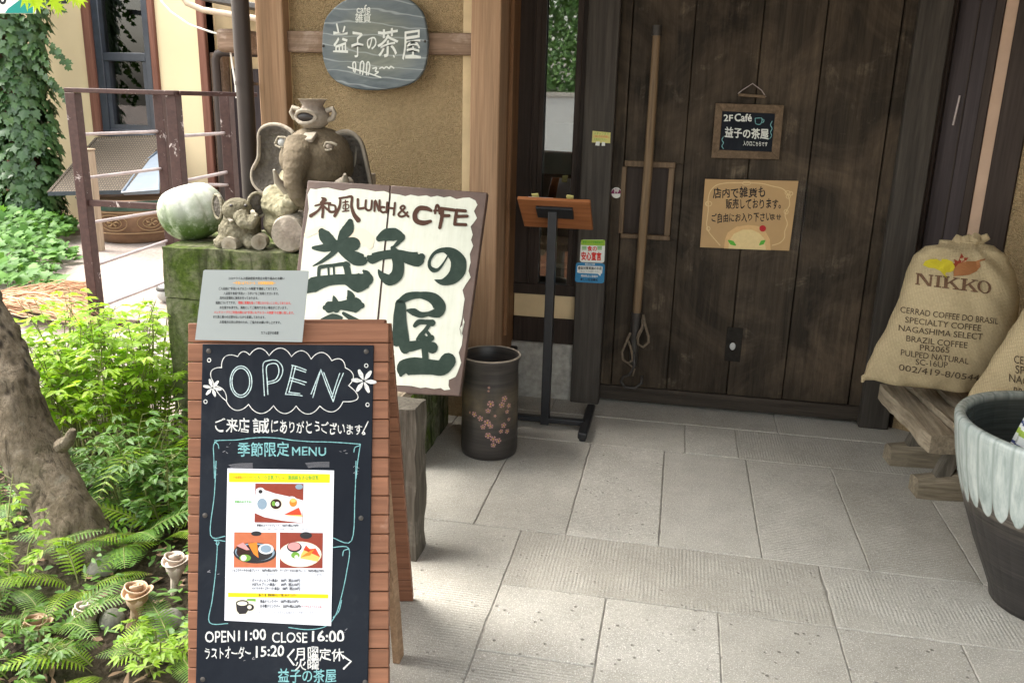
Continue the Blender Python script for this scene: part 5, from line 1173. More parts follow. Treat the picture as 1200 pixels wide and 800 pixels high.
S4([(150,128),(165,138),(145,150)], [6,14,8]); S4([(118,165),(160,155),(190,152)], [6,9,6]); S4([(152,140),(155,180),(152,218)], [8,10,10]); S4([(150,165),(130,190),(98,212)], [8,9,14]); S4([(158,165),(175,182),(188,190)], [5,9,6]); S4([(180,160),(210,165),(212,190),(185,192),(182,165)], [6,8,9,9,6])
S4([(236,132),(232,170),(210,212)], [8,10,12]); S4([(232,130),(262,126),(290,124),(288,165),(300,205),(320,232)], [8,8,10,10,14,18]); S4([(248,150),(272,146)], 5); S4([(260,140),(260,190)], 5); S4([(250,162),(274,160),(272,178),(250,180),(250,164)], 4); S4([(246,192),(276,188)], 5)
S4([(318,135),(318,165),(322,178),(346,176)], 9); S4([(356,140),(354,172),(364,186),(380,180),(384,142)], 8); S4([(396,190),(400,140),(418,190),(420,140)], 8); S4([(442,172),(428,172),(424,186),(434,196),(446,194)], 8); S4([(456,150),(452,196)], 8); S4([(492,152),(486,208)], 8); S4([(454,174),(490,178)], 8)
S4([(555,216),(530,190),(518,175),(530,165),(538,175),(520,192),(508,206),(520,216),(540,210),(550,196)], 8)
S4([(662,188),(640,178),(605,178),(586,205),(592,235),(625,246),(658,238)], [10,16,18,18,18,18,12]); S4([(680,200),(686,165),(696,168),(702,202)], 9); S4([(676,188),(706,188)], 8); S4([(716,178),(712,220),(702,268)], [10,14,12]); S4([(708,178),(740,182),(770,186)], 12); S4([(710,212),(745,212)], 12); S4([(782,186),(776,220),(772,252)], 12); S4([(780,186),(822,190)], 12); S4([(776,216),(830,214)], 12); S4([(772,252),(824,254)], 12)
part('small_lettering', b, M['ink_brown'], ls, smooth=0)
b = MB(); b.prism([LS.at(438, 330), LS.at(460, 330), LS.at(460, 440), LS.at(438, 440)], -.052, -.031); part('back_batten', b, M['oldwoodz'], ls, bevel=.003)
m0 = LS.world(*LS.at(450, 300), -.03); b = MB(); b.bar(m0, (m0.x, 3.09, .515), .03, .03); part('prop', b, M['oldwoodz'], ls, world=True, bevel=.003)

# chalkboard A-frame
AD = 2.1; AF = Fr(onD(340, 600, AD), CX, -CY_)
af = thing('chalkboard_stand', 'tall red brown A-frame stand with a navy chalkboard lettered OPEN in chalk', 'sign', m=AF.mat())
xl, xr_ = AF.at(219, 600).x, AF.at(455, 600).x; yt = AF.at(340, 378.5).y
yb = -(AF.o.z)/AF.v.z
bvl = MB(); ny = 21; hh = (yt-yb)/ny
b = MB()
for i in range(ny):
    if i == ny-1: y1_ = yt
    else: y1_ = yb+hh*(i+1)-.0022
    b.box(xl, xr_, yb+hh*i, y1_, -.030, -.0055+random.uniform(-.0006, .0006))
part('front_panel', b, M['siding'], af, bevel=.002)
b = MB(); b.box(xl+.004, xr_-.004, yb+.01, yt-.004, -.034, -.0305); part('front_backing', b, M['siding'], af, smooth=0)
HRt = AF.world(xr_, yt-.012, -.038); HLt = AF.world(xl, yt-.012, -.038)
RBt = onZ(487, 706, 0.0); d = RBt-HRt; d2 = Vector((0, d.y, d.z)); uu = (HRt-HLt).normalized()
RP = Fr(HRt, uu, -d); L_ = d.length*1.0
b = MB(); nr = 21
for i in range(nr):
    y1_ = -L_*i/nr; y0_ = -L_*(i+1)/nr+.0022
    b.box(-(xr_-xl), 0, y0_, y1_, -.028, -.004+random.uniform(-.0005, .0005))
o_ = part('rear_panel', b, M['siding'], af, bevel=.002); o_.data.transform(wmat(af).inverted() @ RP.mat())
b = MB(); b.box(AF.at(352, 600).x, xr_-.012, yt-.004, yt+.010, -.060, -.031); part('top_rail', b, M['siding'], af, bevel=.003)
q0, q1 = AF.world(AF.at(441, 500).x, AF.at(441, 500).y, -.06), onZ(467, 772, 0)
b = MB(); b.bar(q0, q1+Vector((0,0,.0)), .042, .020, (1,0,0)); part('strut', b, M['strut'], af, world=True, bevel=.003)
q1b = q1 - uu*(xr_-xl-.10); q0b = q0-uu*(xr_-xl-.10); b = MB(); b.bar(q0b, q1b, .042, .020, (1,0,0)); part('strut', b, M['strut'], af, world=True, bevel=.003)
z1 = Z(215, 390, 4.704); z2 = Z(215, 540, 3.075)
k0, k1, k2, k3 = AF.at(237, 403), AF.at(438, 404.5), AF.at(431, 808), AF.at(229, 808)
b = MB(); b.prism([k3, k2, k1, k0], -.0052, 0); cbd = part('chalkboard', b, M['board'], af, bevel=.002)
for (px, py) in (z1(140, 100), z1(1008, 102), z2(78, 195), z2(640, 205), z2(70, 785), z2(655, 795)):
    q = AF.at(px, py); part('screw', MB().lathe([(.0062,0),(.0062,.0015),(.004,.003),(.0,.0035)], 14, (q.x, q.y, .0002)), M['iron'], cbd)
b = MB()
def arc(p, q, h, n=7):
    p, q = Vector(p), Vector(q); d = q-p; nn = Vector((d.y, -d.x))*h; return [tuple(p+d*t+nn*math.sin(math.pi*t)**.8) for t in [i/n for i in range(n+1)]]
C1 = [(210,192),(300,130),(365,122),(473,125),(596,130),(704,144),(818,153),(893,192)]
sc = []
for p, q in zip(C1, C1[1:]): sc.append(arc(p, q, .36))
sc += [arc((893,192),(910,290),.36), arc((912,290),(880,378),.75), arc((238,374),(162,262),.10), arc((165,270),(212,190),.42), arc((238,374),(160,290),-.25)]
C2 = [(880,378),(752,402),(622,402),(497,400),(360,393),(236,374)]
for p, q in zip(C2, C2[1:]): sc.append(arc(p, q, .34))
sts(AF, z1, sc, .95, b); part('cloud_border', b, M['chalk'], cbd, smooth=0)
ell = lambda cx, cy, rx, ry, t=0: [(cx+rx*math.cos(a+t), cy+ry*math.sin(a+t)) for a in [2*math.pi*k/18 for k in range(19)]]
b = sts(AF, z1, [ell(318,268,60,86), ell(317,268,49,74,1), [(447,345),(442,260),(440,172),(470,152),(515,152),(545,185),(545,225),(520,265),(465,282)], [(466,338),(462,260),(458,190),(480,170),(512,170),(526,195),(524,228),(505,258),(463,270)],
    [(603,178),(585,260),(563,338)], [(620,182),(600,260),(582,328)], [(598,178),(640,190),(677,205)], [(612,196),(640,205),(674,216)], [(590,246),(630,258),(678,272)], [(592,262),(630,272),(668,286)], [(562,338),(610,340),(655,346)], [(580,326),(610,330),(642,334)],
    [(714,355),(735,280),(758,202)], [(704,336),(728,275),(752,215)], [(758,202),(790,290),(826,378)], [(774,218),(800,285),(824,350)], [(826,378),(850,300),(882,222)], [(820,350),(842,280),(862,222)]], 1.15)
part('open_lettering', b, M['chalk_pale'], cbd, smooth=0)
b = MB()
for (cx, cy, r, a0) in ((160,302,46,.2), (995,265,62,.1)):
    for k in range(6):
        a = a0+k*math.pi/3; stroke(b, AF, [z1(cx+r*.15*math.cos(a), cy+r*.15*math.sin(a)), z1(cx+r*.6*math.cos(a), cy+r*.6*math.sin(a)), z1(cx+r*math.cos(a), cy+r*math.sin(a))], [1.2, r*.085, r*.055], z=.0009)
sts(AF, z1, [ell(cx, cy, 9, 10) for cx, cy in ((142,150),(122,378),(1008,180),(1015,395))], 1.0, b); part('chalk_flowers', b, M['chalk'], cbd, smooth=0)
b = tx(AF, z1, [("ご来店",(176,545),(362,548),76),("誠",(384,552),(472,552),84),("にありがとう",(486,548),(752,552),70),("ございます",(760,552),(985,562),62)], bold=.015, wob=1.1)
sts(AF, z1, [[(1018,488),(1000,525),(988,548)], [(985,552),(995,546),(1000,556),(990,558)]], 1.2, b)
part('thanks_lettering', b, M['chalk'], cbd, smooth=0)
b = tx(AF, z1, [("季節限定",(300,680),(582,680),80)], bold=.016, wob=.4); tx(AF, z1, [("MENU",(600,674),(786,676),46)], bold=.012, wob=.6, mb=b); part('blue_lettering', b, M['chalk_blue'], cbd, smooth=0); b = tx(AF, z2, [("益子の茶屋",(342,796),(550,796),48)], bold=.016, wob=.4)
part('blue_lettering', b, M['chalk_blue'], cbd, smooth=0)
b = sts(AF, z1, [[(172,592),(240,590),(300,588),(380,578),(450,575),(530,580),(600,590),(700,598),(800,600),(900,606),(976,612)], [(200,590),(178,600),(166,625),(168,680),(172,800)], [(172,600),(190,612),(196,636)], [(976,612),(962,700),(952,800)], [(940,655),(946,630),(970,620),(972,610)]], 1.0)
sts(AF, z2, [[(118,0),(112,120),(98,265),(150,270)], [(622,0),(618,130),(606,286),(540,276)], [(150,288),(112,284),(122,300),(116,400),(104,500),(94,580),(160,584)], [(112,284),(128,290),(124,302),(118,296)], [(540,310),(596,314),(588,400),(566,500),(545,560),(510,595),(450,606),(380,598)], [(574,340),(578,322),(596,316)], [(570,500),(560,540),(540,562)]], 1.0, b)
part('blue_frame', b, M['chalk_blue'], cbd, smooth=0)
b = tx(AF, z2, [("OPEN",(78,653),(186,650),40),("CLOSE",(320,653),(446,653),37)], bold=.012, wob=.5); tx(AF, z2, [("11:00",(198,647),(298,642),38),("16:00",(464,649),(578,647),38),("15:20",(262,706),(362,700),39)], bold=.024, wob=.9, mb=b)
tx(AF, z2, [("ラストオーダー",(78,712),(243,708),42),("月曜",(402,716),(487,716),46),("定休",(490,718),(578,718),46),("火曜",(402,752),(487,750),38)], bold=.015, wob=1.1, mb=b)
sts(AF, z2, [[(398,678),(376,703),(398,732)], [(574,700),(604,720),(578,746)]], 2.2, b, smooth=False); part('hours_lettering', b, M['chalk'], cbd, smooth=0)
b = MB()
for (a0_, c0_) in ((250,725),(672,718)):
    for i in range(7): stroke(b, AF, [z1(a0_+i*3, c0_+i*4+random.uniform(-2,2)), z1(a0_+60, c0_+i*4.2-6), z1(a0_+132, c0_-8+i*4.5)], .35, z=.0007)
for i in range(16): x_, y_ = random.choice(((235,635),(885,665),(160,760),(940,760))); x_ += random.uniform(-25,25); y_ += random.uniform(-25,25); stroke(b, AF, [z1(x_, y_), z1(x_+random.uniform(4,14), y_+random.uniform(-8,8))], random.uniform(.3,.8), z=.0007)
for i in range(10): x_, y_ = random.choice(((75,408),(230,720),(140,410),(590,605),(580,85))); x_ += random.uniform(-20,20); y_ += random.uniform(-12,12); stroke(b, AF, [z2(x_, y_), z2(x_+random.uniform(3,10), y_+random.uniform(-6,4))], random.uniform(.4,.9), z=.0007)
part('chalk_smudges', b, M['ink_grey'], cbd, smooth=0)

# menu poster taped on the chalkboard
MP = Fr(AF.world(*AF.at(327, 640), .0022), CX, -CY_)
mp = thing('menu_poster', 'white dessert menu poster with food photos and yellow bands taped to the chalkboard', 'poster', m=MP.mat())
b = MB(); b.prism([MP.at(*p) for p in ((263,726.5),(388,733),(391.5,551),(266.5,548.5))], -.0008, 0); part('sheet', b, M['white_paper'], mp, smooth=0)
u = Z(260, 545, 8.422); w = Z(260, 635, 8.0)
b = pgon(MB(), MP, [u(70,165),u(1065,172),u(1068,85),u(70,72)], .0003); part('yellow_band', b, M['ink_yellow'], mp, smooth=0); b = pgon(MB(), MP, [w(58,512),w(998,525),w(999,487),w(58,471)], .0003); part('yellow_band', b, M['ink_yellow'], mp, smooth=0)
def photo(name, quad, layers):
    o = part(name, pgon(MB(), MP, quad, .0003), layers[0], mp, smooth=0); k = .0004
    for nm, mat, fn in layers[1:]:
        bb_ = MB(); fn(bb_, k); part(nm, bb_, mat, o, smooth=0); k += .00012
def pm(n, c): M[n] = ink(n, c, rough=0.35); return M[n]
tbl = pm('photo_table', (0.22, 0.045, 0.030)); tbl2 = pm('photo_tray', (0.42, 0.13, 0.065)); wht = pm('photo_plate', (0.62, 0.63, 0.66)); cream_ = pm('photo_cream', (0.66, 0.62, 0.50)); choc = pm('photo_chocolate', (0.035, 0.018, 0.015)); cake = pm('photo_cake', (0.66, 0.42, 0.12)); redc = pm('photo_red', (0.55, 0.06, 0.03)); org = pm('photo_orange', (0.66, 0.19, 0.03)); grn = pm('photo_green', (0.14, 0.30, 0.05)); dk = pm('photo_dark', (0.03, 0.028, 0.03)); blu = pm('photo_grey_blue', (0.20, 0.27, 0.34)); pnk = pm('photo_pink', (0.60, 0.25, 0.25))
D_ = lambda zf, cx, cy, rx, ry, rot=0: (lambda m, k: disc(m, MP, zf(cx, cy), rx/zf.k, ry/zf.k, k, rot=rot))
G_ = lambda zf, *pts: (lambda m, k: pgon(m, MP, [zf(*p) for p in pts], k))
photo('food_photo', [u(322,562),u(800,570),u(806,182),u(330,178)], [tbl, ('plate', wht, G_(u,(328,470),(420,510),(600,545),(795,568),(802,345),(700,315),(520,275),(400,235),(340,232),(330,300))), ('bowl', blu, D_(u,398,380,48,55)), ('cup', wht, D_(u,380,258,46,40)), ('coffee', dk, D_(u,382,258,20,19)), ('bowl', cream_, D_(u,530,385,82,75)), ('filling', choc, D_(u,535,380,55,50)), ('topping', grn, D_(u,512,375,18,25)), ('cream', wht, D_(u,548,380,20,22)), ('bowl', wht, D_(u,690,360,58,56)), ('filling', org, D_(u,705,365,38,42)), ('filling', cake, D_(u,705,345,28,20)), ('cake', redc, G_(u,(612,485),(790,490),(760,415))), ('cake_base', cake, G_(u,(612,487),(798,505),(790,488))), ('cup', blu, D_(u,765,210,38,26))])
photo('food_photo', [w(112,236),w(508,238),u(540,662),u(122,658)], [tbl2, ('cup', dk, D_(u,340,672,52,24)), ('plate', dk, D_(w,310,100,202,98,.03)), ('plate_well', blu, D_(w,310,92,186,84,.03)), ('well', dk, D_(w,305,98,170,78,.03)), ('cake', choc, G_(w,(138,30),(270,78),(262,150),(150,120))), ('cake_top', pnk, G_(w,(138,32),(200,0),(262,70),(230,72))), ('pudding_slice', org, G_(w,(245,10),(330,0),(345,145),(300,110))), ('bowl', wht, D_(w,415,62,72,48)), ('filling', blu, D_(w,415,60,52,36)), ('salad', grn, D_(w,220,145,54,32)), ('cream', cream_, D_(w,205,145,28,28))])
photo('food_photo', [w(542,240),w(944,243),u(998,666),u(572,660)], [tbl, ('cup', dk, D_(u,830,690,60,34)), ('plate', cream_, D_(w,735,112,200,120)), ('plate_well', wht, D_(w,742,100,170,92)), ('bowl', dk, D_(w,680,45,70,48)), ('filling', pnk, D_(w,678,38,58,38)), ('cake', cake, G_(w,(735,150),(900,180),(922,130),(790,30),(745,110))), ('cake_top', redc, G_(w,(765,70),(880,55),(925,140),(860,110),(790,25))), ('cake', org, G_(w,(740,140),(830,120),(870,60),(800,95))), ('garnish', grn, D_(w,690,120,40,30)), ('garnish', cream_, D_(w,700,135,18,16))])
photo('food_photo', [w(122,678),w(320,680),w(322,528),w(122,524)], [cream_, ('leaf', grn, G_(w,(230,545),(318,555),(318,528),(240,528))), ('mug', dk, G_(w,(132,575),(140,640),(165,672),(225,668),(245,640),(250,575))), ('mug_rim', dk, D_(w,192,568,60,28)), ('latte', cream_, D_(w,192,572,48,20)), ('handle', dk, D_(w,262,608,40,32)), ('handle_gap', cream_, D_(w,260,606,20,18))])
b = MB()
tx(MP, u, [("とろーり豆乳プリン　黒胡麻＆きな粉豆乳",(320,140),(955,142),42),("季節のおすすめ！",(128,372),(296,372),26)], bold=.03, mb=b, zoff=.0006); part('green_print', b, M['ink_leaf'], mp, smooth=0)
b = tx(MP, u, [("〜自家製スイーツ〜",(112,132),(305,132),28)], zoff=.0006); tx(MP, w, [("※小学生までのお子様",(752,612),(935,618),24)], mb=b, zoff=.0006); part('red_print', b, M['ink_red'], mp, smooth=0)
b = tx(MP, u, [("季節のスイーツプレート　700円<税込770円>",(346,604),(762,606),26)], bold=.03, zoff=.0006)
tx(MP, w, [("ショコラケーキの小皿プレート　700円<税込770円>",(92,275),(525,278),28),("チーズケーキの小皿プレート　700円<税込770円>",(545,278),(962,282),28),("・ガトーオショコラ<単品>　500円（税込550円）",(268,372),(735,374),32),("・かぼちゃプリン<単品>　　500円（税込550円）",(268,410),(735,412),32),("・ベイクドチーズケーキ<単品>　500円（税込550円）",(268,448),(735,450),32),("飲んで一息　食事の時のセットで楽しめるドリンクバー",(345,506),(702,508),26),("単品ドリンクバー　500円<税込550円>",(360,568),(722,570),32),("お子様ドリンクバー　200円<税込220円>",(360,612),(745,616),32)], bold=.03, mb=b, zoff=.0006); part('black_print', b, M['ink'], mp, smooth=0)
b = tx(MP, u, [("豆乳プリン・抹茶・黒糖・白玉団子　自家製アイス・季節のフルーツの盛り合わせ",(318,636),(868,640),18)], zoff=.0006); tx(MP, w, [("ガトーショコラ・かぼちゃプリン・アイスの盛り合わせ",(130,312),(495,314),26),("ベイクドチーズケーキ・かぼちゃプリン・アイスの盛り合わせ",(548,315),(960,318),26),("※ドリンクバーはご注文のお客様のみのご利用となります。",(350,668),(865,674),28)], mb=b, zoff=.0006); part('grey_print', b, M['ink_grey'], mp, smooth=0)

# laminated notice clipped to the top
NP = Fr(AF.world(*AF.at(300, 360), .012), CX, -CY_); z = Z(230, 310, 8.421)
no = thing('laminated_notice', 'laminated notice with lines of black and red print fixed above the chalkboard', 'notice', m=NP.mat())
b = MB(); q = [NP.at(*z(*p)) for p in ((-12,742),(1045,765),(1112,68),(1098,60),(85,52),(70,62))]; b.prism(q, -.0012, 0); part('sheet', b, M['laminate'], no, smooth=0)
b = tx(NP, z, [("コロナウイルス感染症拡大防止の取り組みとお願い",(318,150),(872,150),28),("ご入店前に“手洗い＆アルコール除菌”を徹底しております。",(222,250),(805,252),28),("入店前や食前“手洗い・うがい”をご利用くださいませ。",(270,298),(815,300),28),("店内は定期的に換気を行っております。",(232,342),(612,345),28),("座席についてですが、",(192,390),(390,390),28),("お仕度がお済でも、満席としてご案内できない場合がございます。",(232,437),(900,440),28),("また急に最小の注意を払いながら営業しております。",(168,528),(682,534),28),("お客様方の安心安全のため、ご協力をお願い申し上げます。",(232,580),(835,585),28),("カフェ益子の茶屋",(640,688),(812,690),32)], bold=.012, zoff=.0006); part('black_print', b, M['ink'], no, smooth=0)
b = tx(NP, z, [("間隔に距離を保って密にならないことをしております。",(415,390),(935,395),28),("ハンドソープでご利用の際には“手洗い＆アルコール除菌”のお願い致します。",(176,484),(965,490),28)], bold=.012, zoff=.0006); part('red_print', b, M['ink_red'], no, smooth=0)
b = tx(NP, z, [("〜手洗い＆アルコール　お客様徹底運動〜",(365,196),(785,198),30)], bold=.03, zoff=.0006); part('orange_print', b, M['ink_orange'], no, smooth=0)

# signs on the sliding door
z = Z(780, 80, 3.335); CS = Fr((onY(876, 155, YD-.022)), (1,0,0), (0,0,1))
cs = thing('small_cafe_sign', 'small wood framed blackboard reading 2F Cafe hanging on the sliding door', 'sign', m=CS.mat())
ou = [CS.at(*z(*p)) for p in ((178,350),(443,357),(463,145),(196,137))]; inn = [CS.at(*z(*p)) for p in ((210,319),(414,327),(428,178),(222,168))]
for i in range(4):
    j = (i+1) % 4; b = MB(); b.prism([ou[i], ou[j], inn[j], inn[i]], -.010, .004); part('frame', b, M['door_trim'], cs, bevel=.0015)
b = MB(); b.prism(inn, -.009, -.001); part('blackboard', b, M['board'], cs, smooth=0)
b = MB(); b.prism([CS.at(*z(*p)) for p in ((284,110),(390,118),(391,106),(284,98))], -.010, .002); part('hanger_bar', b, M['door_trim'], cs, bevel=.002)
b = MB(); pts = [CS.at(*z(*p)) for p in ((283,100),(300,86),(340,60),(375,86),(392,112))]; b.tube([(p.x, p.y, -.002) for p in pts], .0022, 8); part('hanger_wire', b, M['rail_bar'], cs)
b = tx(CS, z, [("2F",(228,207),(262,206),24),("Café",(270,208),(336,208),29),("益子の茶屋",(232,270),(402,278),40),("入り口こちらです",(303,302),(398,306),17)], bold=.03, wob=.5, zoff=.0006); part('white_lettering', b, M['paint_white'], cs, smooth=0)
b = sts(CS, z, [[(350,196),(352,216),(366,220),(374,214),(376,196),(350,196)], [(376,200),(384,202),(382,211),(374,213)], [(226,268),(220,280),(226,292),(220,304),(226,315)], [(416,208),(410,222),(416,236),(410,250),(414,264),(406,276)]], .9, zoff=.0008); part('green_drawing', b, M['chalk_blue'], cs, smooth=0)

z = Z(800, 190, 6.669); KP = Fr((onY(876, 252, YD-.012)), (1,0,0), (0,0,1))
kp = thing('kraft_poster', 'brown kraft paper poster with black handwritten lines fixed on the sliding door', 'poster', m=KP.mat())
b = MB(); b.prism([KP.at(*z(*p)) for p in ((135,665),(832,692),(905,148),(175,132))], -.001, 0); part('sheet', b, M['kraft'], kp, smooth=0)
b = MB(); b.prism([KP.at(*z(*p)) for p in ((836,690),(925,692),(985,156),(909,148))], -.001, -.0004); fm = NT('clear_film'); fm.p(Base_Color=(0.06,0.055,0.05), Roughness=0.2, Alpha=0.06); part('clear_film', b, fm.m, kp, smooth=0)
b = tx(KP, z, [("店内で雑貨も",(236,282),(645,272),78),("販売しております。",(338,364),(766,364),74),("ご自由にお入り下さい",(226,472),(690,458),68),("ませ",(690,450),(768,452),44)], bold=.022, wob=.9, zoff=.0006); part('lettering', b, M['ink'], kp, smooth=0)
b = sts(KP, z, [[(292,650),(240,590),(205,545),(188,490),(192,440),(200,370),(198,300),(215,230),(262,182),(330,165),(400,162),(520,162),(620,168),(700,188),(780,208),(822,255),(836,330),(812,380),(800,420),(818,480),(798,540),(795,590),(760,630),(700,650)]], 1.1, zoff=.0006)
sts(KP, z, [ell(205,325,22,18), ell(190,325,12,16), ell(500,165,32,14), ell(820,240,20,16), ell(845,245,16,14), ell(825,270,16,14), ell(808,388,16,18), ell(200,520,14,16)], .8, b, .0010); part('border_drawing', b, M['kraft_line'], kp, smooth=0)
b = pgon(MB(), KP, [z(*p) for p in ((322,674),(332,600),(352,550),(420,505),(510,490),(590,500),(650,545),(682,605),(688,688))], .0006); part('loaf_drawing', b, M['bread'], kp, smooth=0)
b = pgon(MB(), KP, [z(*p) for p in ((358,675),(366,610),(400,560),(470,528),(540,528),(600,555),(640,600),(650,686))], .0010); part('loaf_inside', b, M['bread_in'], kp, smooth=0)
b = MB(); disc(b, KP, z(625,518), 26/z.k, 25/z.k, .0014); part('berry_drawing', b, M['berry'], kp, smooth=0)
b = sts(KP, z, [[(358,612),(385,630),(412,648)], [(602,645),(622,628),(642,612)]], [1.5, 5.5, 1.5], zoff=.0014); part('leaf_drawing', b, M['ink_leaf'], kp, smooth=0)

# stickers
z = Z(660, 260, 8.886); ST = Fr(onY(692, 310, 4.127), (1,0,0), (0,0,1))
def rrect(pts, r=.12, k=5):
    out = []; n = len(pts)
    for i in range(n):
        p0, p1, p2 = Vector(pts[i-1]), Vector(pts[i]), Vector(pts[(i+1) % n])
        a = p1+(p0-p1)*r; c = p1+(p2-p1)*r
        for j in range(k+1): t = j/k; out.append(a*(1-t)**2+p1*2*t*(1-t)+c*t*t)
    return out
sl_ = thing('food_safety_sticker', 'square lime green and white sticker with red characters on the door post', 'sticker', m=ST.mat())
b = MB(); b.prism(rrect([ST.at(*z(*p)) for p in ((172,418),(428,428),(438,186),(186,184))]), -.0008, 0); part('sheet', b, M['sticker_white'], sl_, smooth=0)
b = MB(); b.poly(rrect([ST.at(*z(*p)) for p in ((184,242),(434,250),(436,188),(188,186))], .1), .0004); part('lime_band', b, M['sticker_lime'], sl_, smooth=0)
b = MB(); text(b, ST, "食の", z(252,302), z(350,304), 52/8.886, .0008, .04); text(b, ST, "安心宣言", z(190,396), z(396,400), 84/8.886, .0008, .05); part('red_lettering', b, M['ink_red'], sl_, smooth=0)
b = MB(); text(b, ST, "新型コロナ対策取組中", z(205,222), z(410,226), 24/8.886, .0008, .03)
for x in (195, 355): 
    for k in range(3): pgon(b, ST, [z(x,262+k*14), z(x+48,262+k*14), z(x+48,253+k*14), z(x,253+k*14)], .0006)
part('green_lettering', b, M['ink_leaf'], sl_, smooth=0)
sb_ = thing('infection_control_sticker', 'blue sticker with a white speech bubble below the lime one on the door post', 'sticker', m=ST.mat())
b = MB(); b.prism(rrect([ST.at(*z(*p)) for p in ((122,626),(424,640),(434,434),(134,422))]), -.0014, -.0006); part('sheet', b, M['sticker_blue'], sb_, smooth=0)
b = MB(); b.poly(rrect([ST.at(*z(*p)) for p in ((145,530),(404,542),(412,462),(150,454))]), .0002); pgon(b, ST, [z(360,538), z(385,565), z(392,540)], .0004); text(b, ST, "新型コロナ対策", z(228,450), z(330,452), 22/8.886, .0002, .02); text(b, ST, "感染防止に取組中", z(185,572), z(360,580), 24/8.886, .0002, .02); part('white_bubble', b, M['sticker_white'], sb_, smooth=0)
b = MB(); text(b, ST, "感染対策実施のお店", z(155,496), z(400,500), 32/8.886, .0008, .03); text(b, ST, "ご安心してご利用ください", z(165,522), z(380,528), 16/8.886, .0008); text(b, ST, "新しい生活様式", z(180,610), z(360,618), 26/8.886, .0002, .03); part('dark_lettering', b, M['ink'], sb_, smooth=0)
YN = Fr(onY(705, 161, 4.1275), (1,0,0), (0,0,1)); z = Z(690, 0, 4.0)
yn = thing('yellow_note', 'small pale yellow printed note stuck on the door post with two white tabs', 'note', m=YN.mat())
b = MB(); b.prism([YN.at(*z(*p)) for p in ((14,668),(100,672),(102,622),(18,614))], -.0008, 0); part('sheet', b, M['sticker_yellow'], yn, smooth=0)
for q in ([z(30,682), z(50,684), z(52,664), z(34,664)], [z(60,684), z(76,684), z(76,668), z(62,666)]): part('tab', pgon(MB(), YN, q, .0006), M['sticker_white'], yn, smooth=0)
b = MB(); text(b, YN, "スタッフまで", z(24,632), z(94,634), 12/4, .0006); text(b, YN, "お声がけ下さい", z(24,659), z(84,661), 11/4, .0006); part('green_print', b, M['ink_leaf'], yn, smooth=0)
b = MB(); text(b, YN, "ご用の方はお気軽に", z(22,645), z(96,648), 12/4, .0006); part('red_print', b, M['ink_red'], yn, smooth=0)
PS = Fr(onY(722.3, 226, YD-.008), (1,0,0), (0,0,1))
ps = thing('push_sticker', 'tiny round wine red and white sticker on the left stile of the sliding door', 'sticker', m=PS.mat())
b = MB(); disc(b, PS, (722.3,226), 6, 6.3, .0004); part('white_half', b, M['sticker_white'], ps, smooth=0)
b = MB(); b.poly([PS.at(722.3+6*math.cos(a), 227-6.3*math.sin(a)) for a in [math.pi*k/14 for k in range(15)]], .0009); part('wine_half', b, M['sticker_wine'], ps, smooth=0)
b = MB(); text(b, PS, "押", (719.6,226.3), (725,226.3), 5.4, .0014, .02); part('lettering', b, M['sticker_white'], ps, smooth=0)
VL = Fr(onY(588, 111, YW+.155), (1,0,0), (0,0,1))
vl = thing('name_strip', 'narrow vertical white name strip fixed to the side of the brown timber post', 'label', m=VL.mat())
b = MB(); b.prism([VL.at(*p) for p in ((585.8,143.5),(590.2,143.5),(591,79),(587,79))], -.003, 0); part('strip', b, M['sticker_white'], vl, smooth=0)
b = MB()
for k, ch in enumerate("益子焼の器と雑貨の店"): text(b, VL, ch, (587.2-.08*k, 87+k*6), (590.0-.08*k, 87+k*6), 3.6, .0005, .03)
part('lettering', b, M['ink'], vl, smooth=0)
# ------------------------------------------------------------------ garden side: railing, pots, broom
GZ = -.045
Y1 = onZ(111, 374, GZ).y
ra = thing('steel_railing', 'chipped dark brown steel railing with pale worn bars on the garden path', 'railing', loc=(onY(98, 300, Y1).x, Y1, GZ))
def rp(px, py, y): return onY(px, py, y)
Y2, Y3 = Y1+.62, Y1+.40
def post(px, pyt, y, pyb=None):
    t = rp(px, pyt, y); b = MB(); x = rp(px, (pyt+300)/2, y).x; b.box(x-.036, x+.036, y-.036, y+.036, GZ, t.z); part('post', b, M['rust_rail'], ra, world=True, bevel=.004); return x, t.z
xa, za = post(96, 109, Y1); xd, zd = post(195, 106, Y2); xb, zb_ = post(210.5, 110, Y1+.02); xc, zc = post(271, 111, Y3)
b = MB(); b.box(xa-.04, xb+.04, Y1-.032, Y1+.032, za+.001, za+.030); part('top_rail', b, M['rust_rail'], ra, world=True, bevel=.004)
b = MB(); b.bar((xb+.041, Y1+.02, za+.015), (onY(300, 110, Y3).x, Y3, za+.015), .05, .028); part('top_rail', b, M['rust_rail'], ra, world=True, bevel=.004)
b = MB(); b.bar((xa, Y1+.033, za+.014), (xd, Y2+.04, za+.014), .05, .026); part('top_rail', b, M['rust_rail'], ra, world=True, bevel=.004)
z = onY(150, 240, Y1).z; b = MB(); b.box(xa+.037, xb-.037, Y1-.016, Y1+.016, z-.02, z+.02); part('cross_rail', b, M['rust_rail'], ra, world=True, bevel=.003)
for ya, yb_ in ((158,154),(209,197),(261,246),(311,280),(359,325)):
    p, q = rp(100, ya, Y1), rp(190, yb_, Y2); p.x, q.x = xa+.01, xd-.01
    part('bar', MB().tube([p, q], .011, 10), M['rail_bar'], ra, world=True)
for ya, yb_ in ((160,156),(213,201),(216,217)):
    p, q = rp(214, ya, Y1+.02), rp(271, yb_, Y3); p.x, q.x = xb, xc
    part('bar', MB().tube([p, q], .011, 10), M['rail_bar'], ra, world=True)
